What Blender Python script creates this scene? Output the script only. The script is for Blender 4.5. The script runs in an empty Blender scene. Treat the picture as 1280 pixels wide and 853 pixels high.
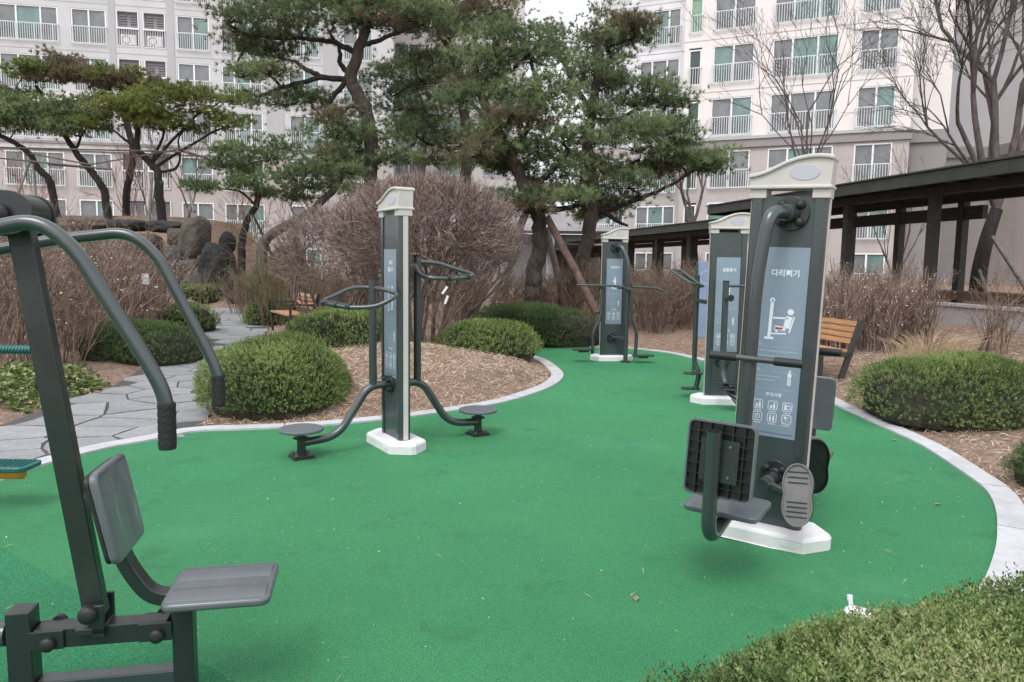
import bpy, bmesh, math, random
import numpy as np
from mathutils import Vector, Matrix

# ------------------------------------------------------------------ camera, world, sun, exposure
S = bpy.context.scene
COL = S.collection
R = math.radians
CAM_H = 1.55
F = 924.0
PITCH = R(5.96)
ROLL = R(0.8)
cam_d = bpy.data.cameras.new('camera')
cam = bpy.data.objects.new('camera', cam_d)
COL.objects.link(cam)
cam_d.sensor_width = 36.0
cam_d.lens = F / 1280.0 * 36.0
cam_d.clip_start = 0.05
cam_d.clip_end = 2000.0
cam.matrix_world = Matrix.Translation((0, 0, CAM_H)) @ Matrix.Rotation(R(90) - PITCH, 4, 'X') @ Matrix.Rotation(ROLL, 4, 'Z')
S.camera = cam

SUN_EL, SUN_AZ = R(58), R(200)
w = bpy.data.worlds.new('World')
S.world = w
w.use_nodes = True
nt = w.node_tree
nt.nodes.clear()
sky = nt.nodes.new('ShaderNodeTexSky')
sky.sky_type = 'NISHITA'
sky.sun_disc = False
sky.sun_elevation = SUN_EL
sky.sun_rotation = SUN_AZ
sky.air_density = 1.0
sky.dust_density = 6.0
sky.ozone_density = 1.0
hs = nt.nodes.new('ShaderNodeHueSaturation')
hs.inputs['Saturation'].default_value = 0.22
bg = nt.nodes.new('ShaderNodeBackground')
bg.inputs['Strength'].default_value = 0.15
wo = nt.nodes.new('ShaderNodeOutputWorld')
nt.links.new(sky.outputs[0], hs.inputs['Color'])
# thin cloud deck over the whole sky: even, slightly cool white with faint soft variation
cn = nt.nodes.new('ShaderNodeTexNoise')
cn.inputs['Scale'].default_value = 1.6
cn.inputs['Detail'].default_value = 5
cr = nt.nodes.new('ShaderNodeValToRGB')
cr.color_ramp.elements[0].position = 0.3
cr.color_ramp.elements[1].position = 0.7
cr.color_ramp.elements[0].color = (5.0, 5.15, 5.4, 1)
cr.color_ramp.elements[1].color = (6.2, 6.3, 6.45, 1)
nt.links.new(cn.outputs['Fac'], cr.inputs['Fac'])
cm = nt.nodes.new('ShaderNodeMix')
cm.data_type = 'RGBA'
cm.inputs['Factor'].default_value = 0.72
nt.links.new(hs.outputs[0], cm.inputs['A'])
nt.links.new(cr.outputs['Color'], cm.inputs['B'])
nt.links.new(cm.outputs['Result'], bg.inputs['Color'])
nt.links.new(bg.outputs[0], wo.inputs['Surface'])

sun_d = bpy.data.lights.new('sun', 'SUN')
sun_d.energy = 0.8
sun_d.angle = R(25)
sun_d.color = (1.0, 0.97, 0.94)
sun = bpy.data.objects.new('sun', sun_d)
COL.objects.link(sun)
sd = Vector((math.sin(SUN_AZ) * math.cos(SUN_EL), math.cos(SUN_AZ) * math.cos(SUN_EL), math.sin(SUN_EL)))
sun.rotation_euler = sd.to_track_quat('Z', 'Y').to_euler()
S.view_settings.view_transform = 'Standard'
S.view_settings.look = 'None'
S.view_settings.exposure = 0.95
S.view_settings.gamma = 1.0

# ------------------------------------------------------------------ survey helpers (photo pixel -> place)
def ray(px, py):
    u, v = (px - 640) / F, (426.5 - py) / F
    c, s = math.cos(ROLL), math.sin(ROLL)
    a, b = u * c - v * s, u * s + v * c
    return Vector((a, math.cos(PITCH) + b * math.sin(PITCH), -math.sin(PITCH) + b * math.cos(PITCH)))

def G(px, py, z=0.0):
    d = ray(px, py)
    k = (z - CAM_H) / d.z
    return Vector((d.x * k, d.y * k, z))

def P(px, py, Y):
    d = ray(px, py)
    k = Y / d.y
    return Vector((d.x * k, Y, CAM_H + d.z * k))

# ------------------------------------------------------------------ materials
MATS = {}
def srgb(r, g, b):
    return tuple(((x / 255.0) / 12.92 if x / 255.0 <= 0.04045 else ((x / 255.0 + 0.055) / 1.055) ** 2.4) for x in (r, g, b))

def mat(name, col, rough=0.6, var=0.15, scale=6.0, bump=0.0, bscale=60.0, metal=0.0, spec=0.5, attr=None, col2=None, stretch=None, detail=6.0, dirt=None, coat=0.0, bdist=0.01):
    if name in MATS:
        return MATS[name]
    m = bpy.data.materials.new(name)
    m.use_nodes = True
    n = m.node_tree
    p = n.nodes['Principled BSDF']
    p.inputs['Roughness'].default_value = rough
    p.inputs['Metallic'].default_value = metal
    p.inputs['Specular IOR Level'].default_value = spec
    p.inputs['Coat Weight'].default_value = coat
    tc = n.nodes.new('ShaderNodeTexCoord')
    src = tc.outputs['Object']
    if stretch:
        mp = n.nodes.new('ShaderNodeMapping')
        mp.inputs['Scale'].default_value = stretch
        n.links.new(src, mp.inputs['Vector'])
        src = mp.outputs[0]
    no = n.nodes.new('ShaderNodeTexNoise')
    no.inputs['Scale'].default_value = scale
    no.inputs['Detail'].default_value = detail
    no.inputs['Roughness'].default_value = 0.65
    n.links.new(src, no.inputs['Vector'])
    c2 = col2 if col2 else tuple(c * (1 - var * 2) for c in col)
    c1 = col if col2 else tuple(min(1, c * (1 + var)) for c in col)
    rp = n.nodes.new('ShaderNodeValToRGB')
    rp.color_ramp.elements[0].position = 0.32
    rp.color_ramp.elements[1].position = 0.68
    rp.color_ramp.elements[0].color = (*c2, 1)
    rp.color_ramp.elements[1].color = (*c1, 1)
    n.links.new(no.outputs['Fac'], rp.inputs['Fac'])
    out = rp.outputs['Color']
    if attr:
        at = n.nodes.new('ShaderNodeAttribute')
        at.attribute_name = 'rnd'
        r2 = n.nodes.new('ShaderNodeValToRGB')
        els = r2.color_ramp.elements
        els[0].color = (*attr[0], 1)
        els[1].color = (*attr[-1], 1)
        for i, a in enumerate(attr[1:-1]):
            e = els.new((i + 1) / (len(attr) - 1))
            e.color = (*a, 1)
        n.links.new(at.outputs['Fac'], r2.inputs['Fac'])
        mx = n.nodes.new('ShaderNodeMix')
        mx.data_type = 'RGBA'
        mx.blend_type = 'MIX'
        mx.inputs['Factor'].default_value = 0.75
        n.links.new(out, mx.inputs['A'])
        n.links.new(r2.outputs['Color'], mx.inputs['B'])
        out = mx.outputs['Result']
    if dirt:
        n2 = n.nodes.new('ShaderNodeTexNoise')
        n2.inputs['Scale'].default_value = dirt[1]
        n2.inputs['Detail'].default_value = 8
        n.links.new(tc.outputs['Object'], n2.inputs['Vector'])
        r3 = n.nodes.new('ShaderNodeValToRGB')
        r3.color_ramp.elements[0].position = dirt[2]
        r3.color_ramp.elements[1].position = dirt[2] + 0.18
        n.links.new(n2.outputs['Fac'], r3.inputs['Fac'])
        ml = n.nodes.new('ShaderNodeMath')
        ml.operation = 'MULTIPLY'
        ml.inputs[1].default_value = dirt[3]
        n.links.new(r3.outputs['Color'], ml.inputs[0])
        mx = n.nodes.new('ShaderNodeMix')
        mx.data_type = 'RGBA'
        n.links.new(ml.outputs[0], mx.inputs['Factor'])
        n.links.new(out, mx.inputs['A'])
        mx.inputs['B'].default_value = (*dirt[0], 1)
        out = mx.outputs['Result']
    n.links.new(out, p.inputs['Base Color'])
    if bump:
        nb = n.nodes.new('ShaderNodeTexNoise')
        nb.inputs['Scale'].default_value = bscale
        nb.inputs['Detail'].default_value = 4
        n.links.new(src, nb.inputs['Vector'])
        bp = n.nodes.new('ShaderNodeBump')
        bp.inputs['Strength'].default_value = bump
        bp.inputs['Distance'].default_value = bdist
        n.links.new(nb.outputs['Fac'], bp.inputs['Height'])
        n.links.new(bp.outputs['Normal'], p.inputs['Normal'])
    MATS[name] = m
    return m

M_RUBBER = mat('green_rubber', (0.050, 0.240, 0.104), 0.85, 0.05, 0.7, 1.0, 420, spec=0.25, dirt=((0.030, 0.19, 0.095), 0.5, 0.5, 0.45), bdist=0.006)
M_RUBBER2 = mat('green_rubber_darker_batch', (0.034, 0.208, 0.095), 0.85, 0.05, 0.7, 1.0, 420, spec=0.25, bdist=0.006)
# fine granule colour in the rubber
def add_granules(m, scale, a, b, fac):
    n = m.node_tree
    p = n.nodes['Principled BSDF']
    l = p.inputs['Base Color'].links[0]
    src = l.from_socket
    tc = n.nodes.new('ShaderNodeTexCoord')
    nz = n.nodes.new('ShaderNodeTexNoise')
    nz.inputs['Scale'].default_value = scale
    nz.inputs['Detail'].default_value = 3
    n.links.new(tc.outputs['Object'], nz.inputs['Vector'])
    r = n.nodes.new('ShaderNodeValToRGB')
    r.color_ramp.elements[0].position = 0.35
    r.color_ramp.elements[1].position = 0.66
    r.color_ramp.elements[0].color = (a, a, a, 1)
    r.color_ramp.elements[1].color = (b, b, b, 1)
    n.links.new(nz.outputs['Fac'], r.inputs['Fac'])
    mx = n.nodes.new('ShaderNodeMix')
    mx.data_type = 'RGBA'
    mx.blend_type = 'MULTIPLY'
    mx.inputs['Factor'].default_value = fac
    n.links.new(src, mx.inputs['A'])
    n.links.new(r.outputs['Color'], mx.inputs['B'])
    n.links.new(mx.outputs['Result'], p.inputs['Base Color'])
add_granules(M_RUBBER, 160, 0.55, 1.35, 0.9)
add_granules(M_RUBBER2, 160, 0.55, 1.35, 0.9)
add_granules(M_RUBBER, 45, 0.82, 1.08, 0.35)
M_KERB = mat('kerb_concrete', (0.43, 0.44, 0.465), 0.85, 0.06, 9, 0.4, 120, dirt=((0.30, 0.28, 0.26), 3.0, 0.5, 0.5))
M_MULCH = mat('pine_straw_ground', (0.36, 0.255, 0.19), 0.95, 0.3, 9, 1.0, 45, col2=(0.18, 0.12, 0.088), bdist=0.04)
add_granules(M_MULCH, 60, 0.5, 1.3, 0.9)
M_GROUT = mat('path_joint_earth', (0.075, 0.07, 0.068), 0.95, 0.2, 20, 0.5, 80)
M_STONE = mat('slate_paving', (0.265, 0.268, 0.28), 0.75, 0.10, 2.2, 0.45, 28, dirt=((0.15, 0.16, 0.18), 1.4, 0.48, 0.55))
add_granules(M_STONE, 40, 0.8, 1.1, 0.8)
def object_tone(m, a, b):
    n = m.node_tree
    p = n.nodes['Principled BSDF']
    src = p.inputs['Base Color'].links[0].from_socket
    oi = n.nodes.new('ShaderNodeObjectInfo')
    r = n.nodes.new('ShaderNodeMapRange')
    r.inputs['To Min'].default_value = a
    r.inputs['To Max'].default_value = b
    n.links.new(oi.outputs['Random'], r.inputs['Value'])
    mx = n.nodes.new('ShaderNodeMix')
    mx.data_type = 'RGBA'
    mx.blend_type = 'MULTIPLY'
    mx.inputs['Factor'].default_value = 1
    n.links.new(src, mx.inputs['A'])
    n.links.new(r.outputs['Result'], mx.inputs['B'])
    n.links.new(mx.outputs['Result'], p.inputs['Base Color'])
object_tone(M_STONE, 0.86, 1.08)
M_METAL = mat('painted_steel_greygreen', (0.032, 0.044, 0.046), 0.28, 0.08, 3, 0.05, 300, spec=0.6, coat=0.35, dirt=((0.075, 0.08, 0.076), 2.2, 0.56, 0.30))
M_METALD = mat('painted_steel_dark', (0.016, 0.022, 0.022), 0.36, 0.08, 3, 0.05, 300, spec=0.5, coat=0.2, dirt=((0.07, 0.075, 0.07), 3.0, 0.56, 0.3))
M_PANEL = mat('pillar_panel_paint', (0.038, 0.052, 0.055), 0.38, 0.05, 2, 0.02, 200, coat=0.2, dirt=((0.09, 0.095, 0.09), 2.0, 0.55, 0.25))
M_BLACK = mat('black_rubber', (0.012, 0.012, 0.013), 0.55, 0.1, 30, 0.2, 200)
M_PLAST = mat('grey_plastic', (0.095, 0.108, 0.122), 0.30, 0.04, 4, 0.05, 400, coat=0.25, dirt=((0.17, 0.17, 0.165), 5.0, 0.55, 0.3))
M_DISC = mat('disc_plastic', (0.10, 0.115, 0.13), 0.5, 0.1, 60, 0.4, 300)
M_PEDAL = mat('pedal_plastic', (0.15, 0.145, 0.15), 0.5, 0.08, 12, 0.15, 200)
M_DARKPL = mat('dark_plastic', (0.010, 0.013, 0.013), 0.35, 0.1, 12, 0.0)
M_CREAM = mat('cream_plastic', (0.50, 0.475, 0.455), 0.45, 0.04, 5, 0.02, 100, dirt=((0.33, 0.32, 0.28), 4.0, 0.55, 0.3))
M_WHITE = mat('white_concrete', (0.68, 0.68, 0.70), 0.6, 0.04, 5, 0.1, 60, dirt=((0.45, 0.44, 0.42), 5.0, 0.55, 0.4))
M_BADGE = mat('badge_print', (0.42, 0.42, 0.47), 0.4, 0.02, 5)
M_POSTER = mat('poster_blue', (0.20, 0.262, 0.33), 0.35, 0.05, 2.0, coat=0.3)
M_POSTER2 = mat('poster_blue_fresh', (0.19, 0.25, 0.38), 0.35, 0.05, 2.0, coat=0.3)
M_PRINT = mat('print_white', (0.62, 0.68, 0.74), 0.5, 0.02, 5)
M_PRINTF = mat('print_faint', (0.36, 0.45, 0.53), 0.5, 0.02, 5)
M_PRINTD = mat('print_dark', (0.07, 0.11, 0.17), 0.5, 0.02, 5)
M_RED = mat('print_red', (0.45, 0.02, 0.06), 0.5, 0.02, 5)
M_TEAL = mat('teal_plastic', (0.01, 0.10, 0.095), 0.4, 0.05, 5, coat=0.2)
M_YELLOW = mat('yellow_paint', (0.55, 0.25, 0.02), 0.4, 0.1, 8, dirt=((0.2, 0.08, 0.02), 12, 0.55, 0.5))
M_WOOD = mat('bench_wood', (0.44, 0.235, 0.115), 0.5, 0.2, 3, 0.2, 40, stretch=(1, 14, 14))
M_WOOD2 = mat('bench_wood_weathered', (0.40, 0.215, 0.12), 0.55, 0.2, 3, 0.2, 40, stretch=(1, 14, 14))
M_BENCHMETAL = mat('bench_metal', (0.035, 0.035, 0.033), 0.5, 0.1, 10)
M_CANOPY = mat('canopy_timber_dark', (0.034, 0.030, 0.027), 0.6, 0.2, 3, 0.2, 30, stretch=(4, 1, 4))
M_CANOPYT = mat('canopy_fascia', (0.050, 0.055, 0.052), 0.5, 0.15, 3, 0.05, 30)
M_SOFFIT = mat('canopy_soffit', (0.11, 0.085, 0.07), 0.6, 0.2, 3, 0.2, 30)
M_DECK = mat('deck_timber', (0.10, 0.055, 0.04), 0.7, 0.2, 3)
M_WALLC = mat('retaining_wall_render', (0.36, 0.33, 0.34), 0.85, 0.08, 2.0, 0.4, 60, dirt=((0.24, 0.21, 0.20), 1.2, 0.5, 0.5))
M_BWHITE = mat('building_white', (0.74, 0.695, 0.685), 0.8, 0.03, 0.6, dirt=((0.6, 0.56, 0.55), 0.5, 0.5, 0.3))
M_BGREY = mat('building_grey', (0.42, 0.42, 0.435), 0.8, 0.03, 0.6)
M_BMID = mat('building_mid', (0.54, 0.54, 0.555), 0.8, 0.03, 0.6)
M_BDARK = mat('building_band', (0.27, 0.25, 0.255), 0.8, 0.04, 0.6)
M_BPINK = mat('building_stone_pink', (0.44, 0.40, 0.392), 0.8, 0.05, 0.8)
M_BLAV = mat('building_lavender', (0.60, 0.575, 0.60), 0.8, 0.03, 0.6)
M_BCOOL = mat('building_cool_white', (0.70, 0.70, 0.73), 0.8, 0.03, 0.6)
M_JOINT = mat('building_joint', (0.26, 0.25, 0.25), 0.9, 0.02, 1)
M_FRAME = mat('window_frame_white', (0.78, 0.80, 0.82), 0.4, 0.02, 3)
M_RAIL = mat('railing_paint', (0.62, 0.64, 0.66), 0.5, 0.02, 3)
M_GTEAL = mat('pane_teal', (0.14, 0.235, 0.22), 0.12, 0.2, 0.7, spec=0.8)
M_GGREY = mat('pane_grey', (0.17, 0.18, 0.19), 0.12, 0.2, 0.7, spec=0.8)
M_GDARK = mat('pane_dark', (0.02, 0.05, 0.055), 0.1, 0.3, 0.7, spec=0.8)
M_GGREEN = mat('pane_green', (0.20, 0.36, 0.22), 0.12, 0.2, 0.7, spec=0.8)
M_LOUV = mat('louvre_grey', (0.24, 0.24, 0.26), 0.6, 0.03, 3)
M_INT = mat('room_dark', (0.03, 0.03, 0.03), 0.9, 0.02, 3)
M_AC = mat('ac_casing', (0.72, 0.72, 0.72), 0.5, 0.03, 3)
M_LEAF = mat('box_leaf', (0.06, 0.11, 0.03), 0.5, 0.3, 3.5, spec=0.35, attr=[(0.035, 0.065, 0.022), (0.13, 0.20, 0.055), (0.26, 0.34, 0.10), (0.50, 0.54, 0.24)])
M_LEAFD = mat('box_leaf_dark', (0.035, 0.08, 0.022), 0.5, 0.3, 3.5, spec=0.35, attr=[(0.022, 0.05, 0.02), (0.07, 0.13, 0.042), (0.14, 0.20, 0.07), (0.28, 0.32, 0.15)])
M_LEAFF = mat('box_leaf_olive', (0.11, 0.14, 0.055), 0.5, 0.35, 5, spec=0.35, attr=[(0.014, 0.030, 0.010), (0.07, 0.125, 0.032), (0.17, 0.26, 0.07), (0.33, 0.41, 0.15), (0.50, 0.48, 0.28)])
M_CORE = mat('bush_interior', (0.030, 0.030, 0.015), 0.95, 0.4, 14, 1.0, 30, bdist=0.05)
M_NEEDLE = mat('pine_needles', (0.10, 0.135, 0.075), 0.6, 0.3, 0.9, spec=0.3, attr=[(0.045, 0.075, 0.040), (0.14, 0.20, 0.095), (0.26, 0.335, 0.155), (0.42, 0.46, 0.23)])
M_NEEDLEL = mat('pine_needles_light', (0.13, 0.18, 0.045), 0.6, 0.35, 0.9, spec=0.3, attr=[(0.06, 0.085, 0.03), (0.15, 0.19, 0.05), (0.27, 0.32, 0.09), (0.40, 0.40, 0.13)])
M_NEEDLEB = mat('pine_needles_brown', (0.15, 0.12, 0.075), 0.7, 0.3, 1.5, spec=0.2, attr=[(0.07, 0.075, 0.045), (0.19, 0.17, 0.11), (0.28, 0.21, 0.145), (0.17, 0.20, 0.10)])
M_BARK = mat('pine_bark', (0.10, 0.075, 0.062), 0.95, 0.45, 7, 1.0, 9, col2=(0.030, 0.024, 0.021), stretch=(2.2, 2.2, 0.5), bdist=0.08)
M_BARKD = mat('dark_bark', (0.033, 0.026, 0.024), 0.95, 0.4, 5, 0.8, 12, stretch=(2, 2, .6), bdist=0.05)
M_BARKG = mat('grey_bark', (0.11, 0.088, 0.084), 0.9, 0.3, 5, 0.7, 18, stretch=(2, 2, .6), bdist=0.03)
M_LOG = mat('prop_log_light', (0.27, 0.22, 0.20), 0.9, 0.4, 6, 0.8, 20, col2=(0.12, 0.09, 0.08), bdist=0.03)
M_LOGB = mat('prop_log_brown', (0.12, 0.075, 0.062), 0.9, 0.3, 6, 0.5, 20, bdist=0.02)
M_TWIG = mat('twig_brown', (0.17, 0.11, 0.085), 0.85, 0.3, 3, attr=[(0.075, 0.045, 0.038), (0.15, 0.095, 0.075), (0.23, 0.16, 0.13), (0.36, 0.28, 0.23)])
M_TWIGP = mat('twig_grey_pink', (0.20, 0.145, 0.135), 0.85, 0.3, 3, attr=[(0.06, 0.04, 0.034), (0.14, 0.095, 0.08), (0.25, 0.18, 0.155), (0.38, 0.30, 0.265)])
M_TWIGR = mat('twig_red', (0.20, 0.06, 0.05), 0.85, 0.3, 3, attr=[(0.10, 0.03, 0.03), (0.25, 0.06, 0.05), (0.3, 0.12, 0.1)])
M_TWIGO = mat('twig_olive', (0.14, 0.11, 0.06), 0.85, 0.3, 3, attr=[(0.06, 0.045, 0.03), (0.13, 0.10, 0.06), (0.2, 0.17, 0.09)])
M_LIMB = mat('shrub_limb_bark', (0.19, 0.135, 0.115), 0.85, 0.35, 9, 0.5, 30)
M_STRAW = mat('straw', (0.36, 0.25, 0.17), 0.9, 0.2, 5, attr=[(0.15, 0.095, 0.065), (0.37, 0.26, 0.185), (0.56, 0.44, 0.33), (0.76, 0.66, 0.54)])
M_GRASSD = mat('dry_grass', (0.40, 0.30, 0.19), 0.9, 0.2, 5, attr=[(0.25, 0.17, 0.10), (0.42, 0.32, 0.21), (0.55, 0.45, 0.30)])
M_ROCKB = mat('rock_brown', (0.10, 0.082, 0.066), 0.9, 0.4, 1.6, 1.0, 6, col2=(0.06, 0.048, 0.04), bdist=0.12)
M_ROCKG = mat('rock_grey', (0.070, 0.068, 0.065), 0.9, 0.4, 1.8, 1.0, 6, col2=(0.04, 0.038, 0.038), bdist=0.12)
M_ROCKD = mat('rock_dark', (0.035, 0.034, 0.036), 0.9, 0.4, 2, 1.0, 6, col2=(0.014, 0.013, 0.014), bdist=0.12)
M_POLE = mat('prop_pole', (0.17, 0.16, 0.14), 0.8, 0.2, 5)
M_ROPE = mat('support_cane', (0.12, 0.09, 0.085), 0.8, 0.2, 5)
M_BOTTLE = mat('pouch_white', (0.75, 0.75, 0.80), 0.35, 0.05, 20, 0.3, 60)
M_LITTER = mat('debris', (0.45, 0.42, 0.30), 0.8, 0.2, 20, attr=[(0.25, 0.2, 0.12), (0.5, 0.5, 0.35), (0.7, 0.7, 0.6)])
M_SHELTER = mat('shelter_grey', (0.36, 0.35, 0.365), 0.8, 0.05, 1.0)
M_SHELTERD = mat('shelter_dark_panel', (0.21, 0.20, 0.20), 0.8, 0.05, 1.0)  # darker grey of the annex rear panel
M_BOLT = mat('bolt_steel', (0.20, 0.20, 0.20), 0.4, 0.1, 30, metal=0.6)
object_tone(M_WOOD, 0.85, 1.12)
object_tone(M_WOOD2, 0.8, 1.15)
object_tone(M_KERB, 0.93, 1.05)

def translucent(m, f):
    """thin leaves and needles let some light through"""
    n = m.node_tree
    p = n.nodes['Principled BSDF']
    out = next(k for k in n.nodes if k.type == 'OUTPUT_MATERIAL')
    src = p.inputs['Base Color'].links[0].from_socket
    t = n.nodes.new('ShaderNodeBsdfTranslucent')
    n.links.new(src, t.inputs['Color'])
    mx = n.nodes.new('ShaderNodeMixShader')
    mx.inputs[0].default_value = f
    n.links.new(p.outputs[0], mx.inputs[1])
    n.links.new(t.outputs[0], mx.inputs[2])
    n.links.new(mx.outputs[0], out.inputs['Surface'])
for m_ in (M_LEAF, M_LEAFD, M_LEAFF, M_NEEDLE, M_NEEDLEL, M_NEEDLEB):
    translucent(m_, 0.35)
def smudges(m, scale, thr, col, fac):
    n = m.node_tree
    p = n.nodes['Principled BSDF']
    src = p.inputs['Base Color'].links[0].from_socket
    tc = n.nodes.new('ShaderNodeTexCoord')
    nz = n.nodes.new('ShaderNodeTexNoise')
    nz.inputs['Scale'].default_value = scale
    nz.inputs['Detail'].default_value = 9
    nz.inputs['Roughness'].default_value = 0.7
    n.links.new(tc.outputs['Object'], nz.inputs['Vector'])
    r = n.nodes.new('ShaderNodeMapRange')
    r.inputs['From Min'].default_value = thr
    r.inputs['From Max'].default_value = thr + 0.12
    r.inputs['To Max'].default_value = fac
    n.links.new(nz.outputs['Fac'], r.inputs['Value'])
    mx = n.nodes.new('ShaderNodeMix')
    mx.data_type = 'RGBA'
    n.links.new(r.outputs['Result'], mx.inputs['Factor'])
    n.links.new(src, mx.inputs['A'])
    mx.inputs['B'].default_value = (*col, 1)
    n.links.new(mx.outputs['Result'], p.inputs['Base Color'])
smudges(M_RUBBER, 2.3, 0.56, (0.028, 0.12, 0.062), 0.5)
smudges(M_RUBBER, 0.9, 0.55, (0.075, 0.26, 0.135), 0.5)
smudges(M_RUBBER, 9.0, 0.66, (0.05, 0.09, 0.06), 0.5)
smudges(M_KERB, 14.0, 0.60, (0.20, 0.17, 0.14), 0.6)
smudges(M_WHITE, 16.0, 0.62, (0.30, 0.27, 0.23), 0.5)
smudges(M_BWHITE, 0.35, 0.55, (0.55, 0.52, 0.52), 0.4)
smudges(M_BMID, 0.35, 0.55, (0.36, 0.36, 0.38), 0.5)
smudges(M_BPINK, 0.5, 0.55, (0.28, 0.24, 0.235), 0.5)

# ------------------------------------------------------------------ building tools
def obj(name, me, m, parent=None, loc=None, rz=None):
    o = bpy.data.objects.new(name, me)
    COL.objects.link(o)
    if m is not None and len(me.materials) == 0:
        me.materials.append(m)
    if parent is not None:
        o.parent = parent
    if loc is not None:
        o.location = loc
    if rz is not None:
        o.rotation_euler[2] = rz
    return o

def tag(o, label=None, cat=None, group=None, kind=None):
    if label: o['label'] = label
    if cat: o['category'] = cat
    if group: o['group'] = group
    if kind: o['kind'] = kind
    return o

def thing(name, label, cat, loc=(0, 0, 0), rz=0.0, group=None):
    o = bpy.data.objects.new(name, None)
    COL.objects.link(o)
    o.empty_display_size = 0.2
    o.location = loc
    o.rotation_euler[2] = rz
    return tag(o, label, cat, group)

def copy_tree(o, parent=None):
    c = o.copy()
    COL.objects.link(c)
    c.parent = parent
    for ch in list(o.children):
        copy_tree(ch, c)
    return c

def raw_mesh(name, V, Fs, sizes=None, smooth=False, sharp=40, rnd=None):
    """V (n,3) array, Fs flat index array, sizes per-face loop counts (or int)"""
    me = bpy.data.meshes.new(name)
    V = np.asarray(V, dtype=np.float32)
    Fs = np.asarray(Fs, dtype=np.int32).ravel()
    if isinstance(sizes, int):
        nf = len(Fs) // sizes
        tot = np.full(nf, sizes, dtype=np.int32)
    else:
        tot = np.asarray(sizes, dtype=np.int32)
        nf = len(tot)
    me.vertices.add(len(V))
    me.vertices.foreach_set('co', V.ravel())
    me.loops.add(len(Fs))
    me.loops.foreach_set('vertex_index', Fs)
    me.polygons.add(nf)
    st = np.concatenate(([0], np.cumsum(tot)[:-1])).astype(np.int32)
    me.polygons.foreach_set('loop_start', st)
    me.polygons.foreach_set('loop_total', tot)
    me.polygons.foreach_set('use_smooth', np.full(nf, bool(smooth)))
    me.update(calc_edges=True)
    if rnd is not None:
        a = me.attributes.new('rnd', 'FLOAT', 'FACE')
        a.data.foreach_set('value', np.asarray(rnd, dtype=np.float32))
    if smooth and sharp and nf < 60000:
        me.set_sharp_from_angle(angle=R(sharp))
    return me

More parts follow.
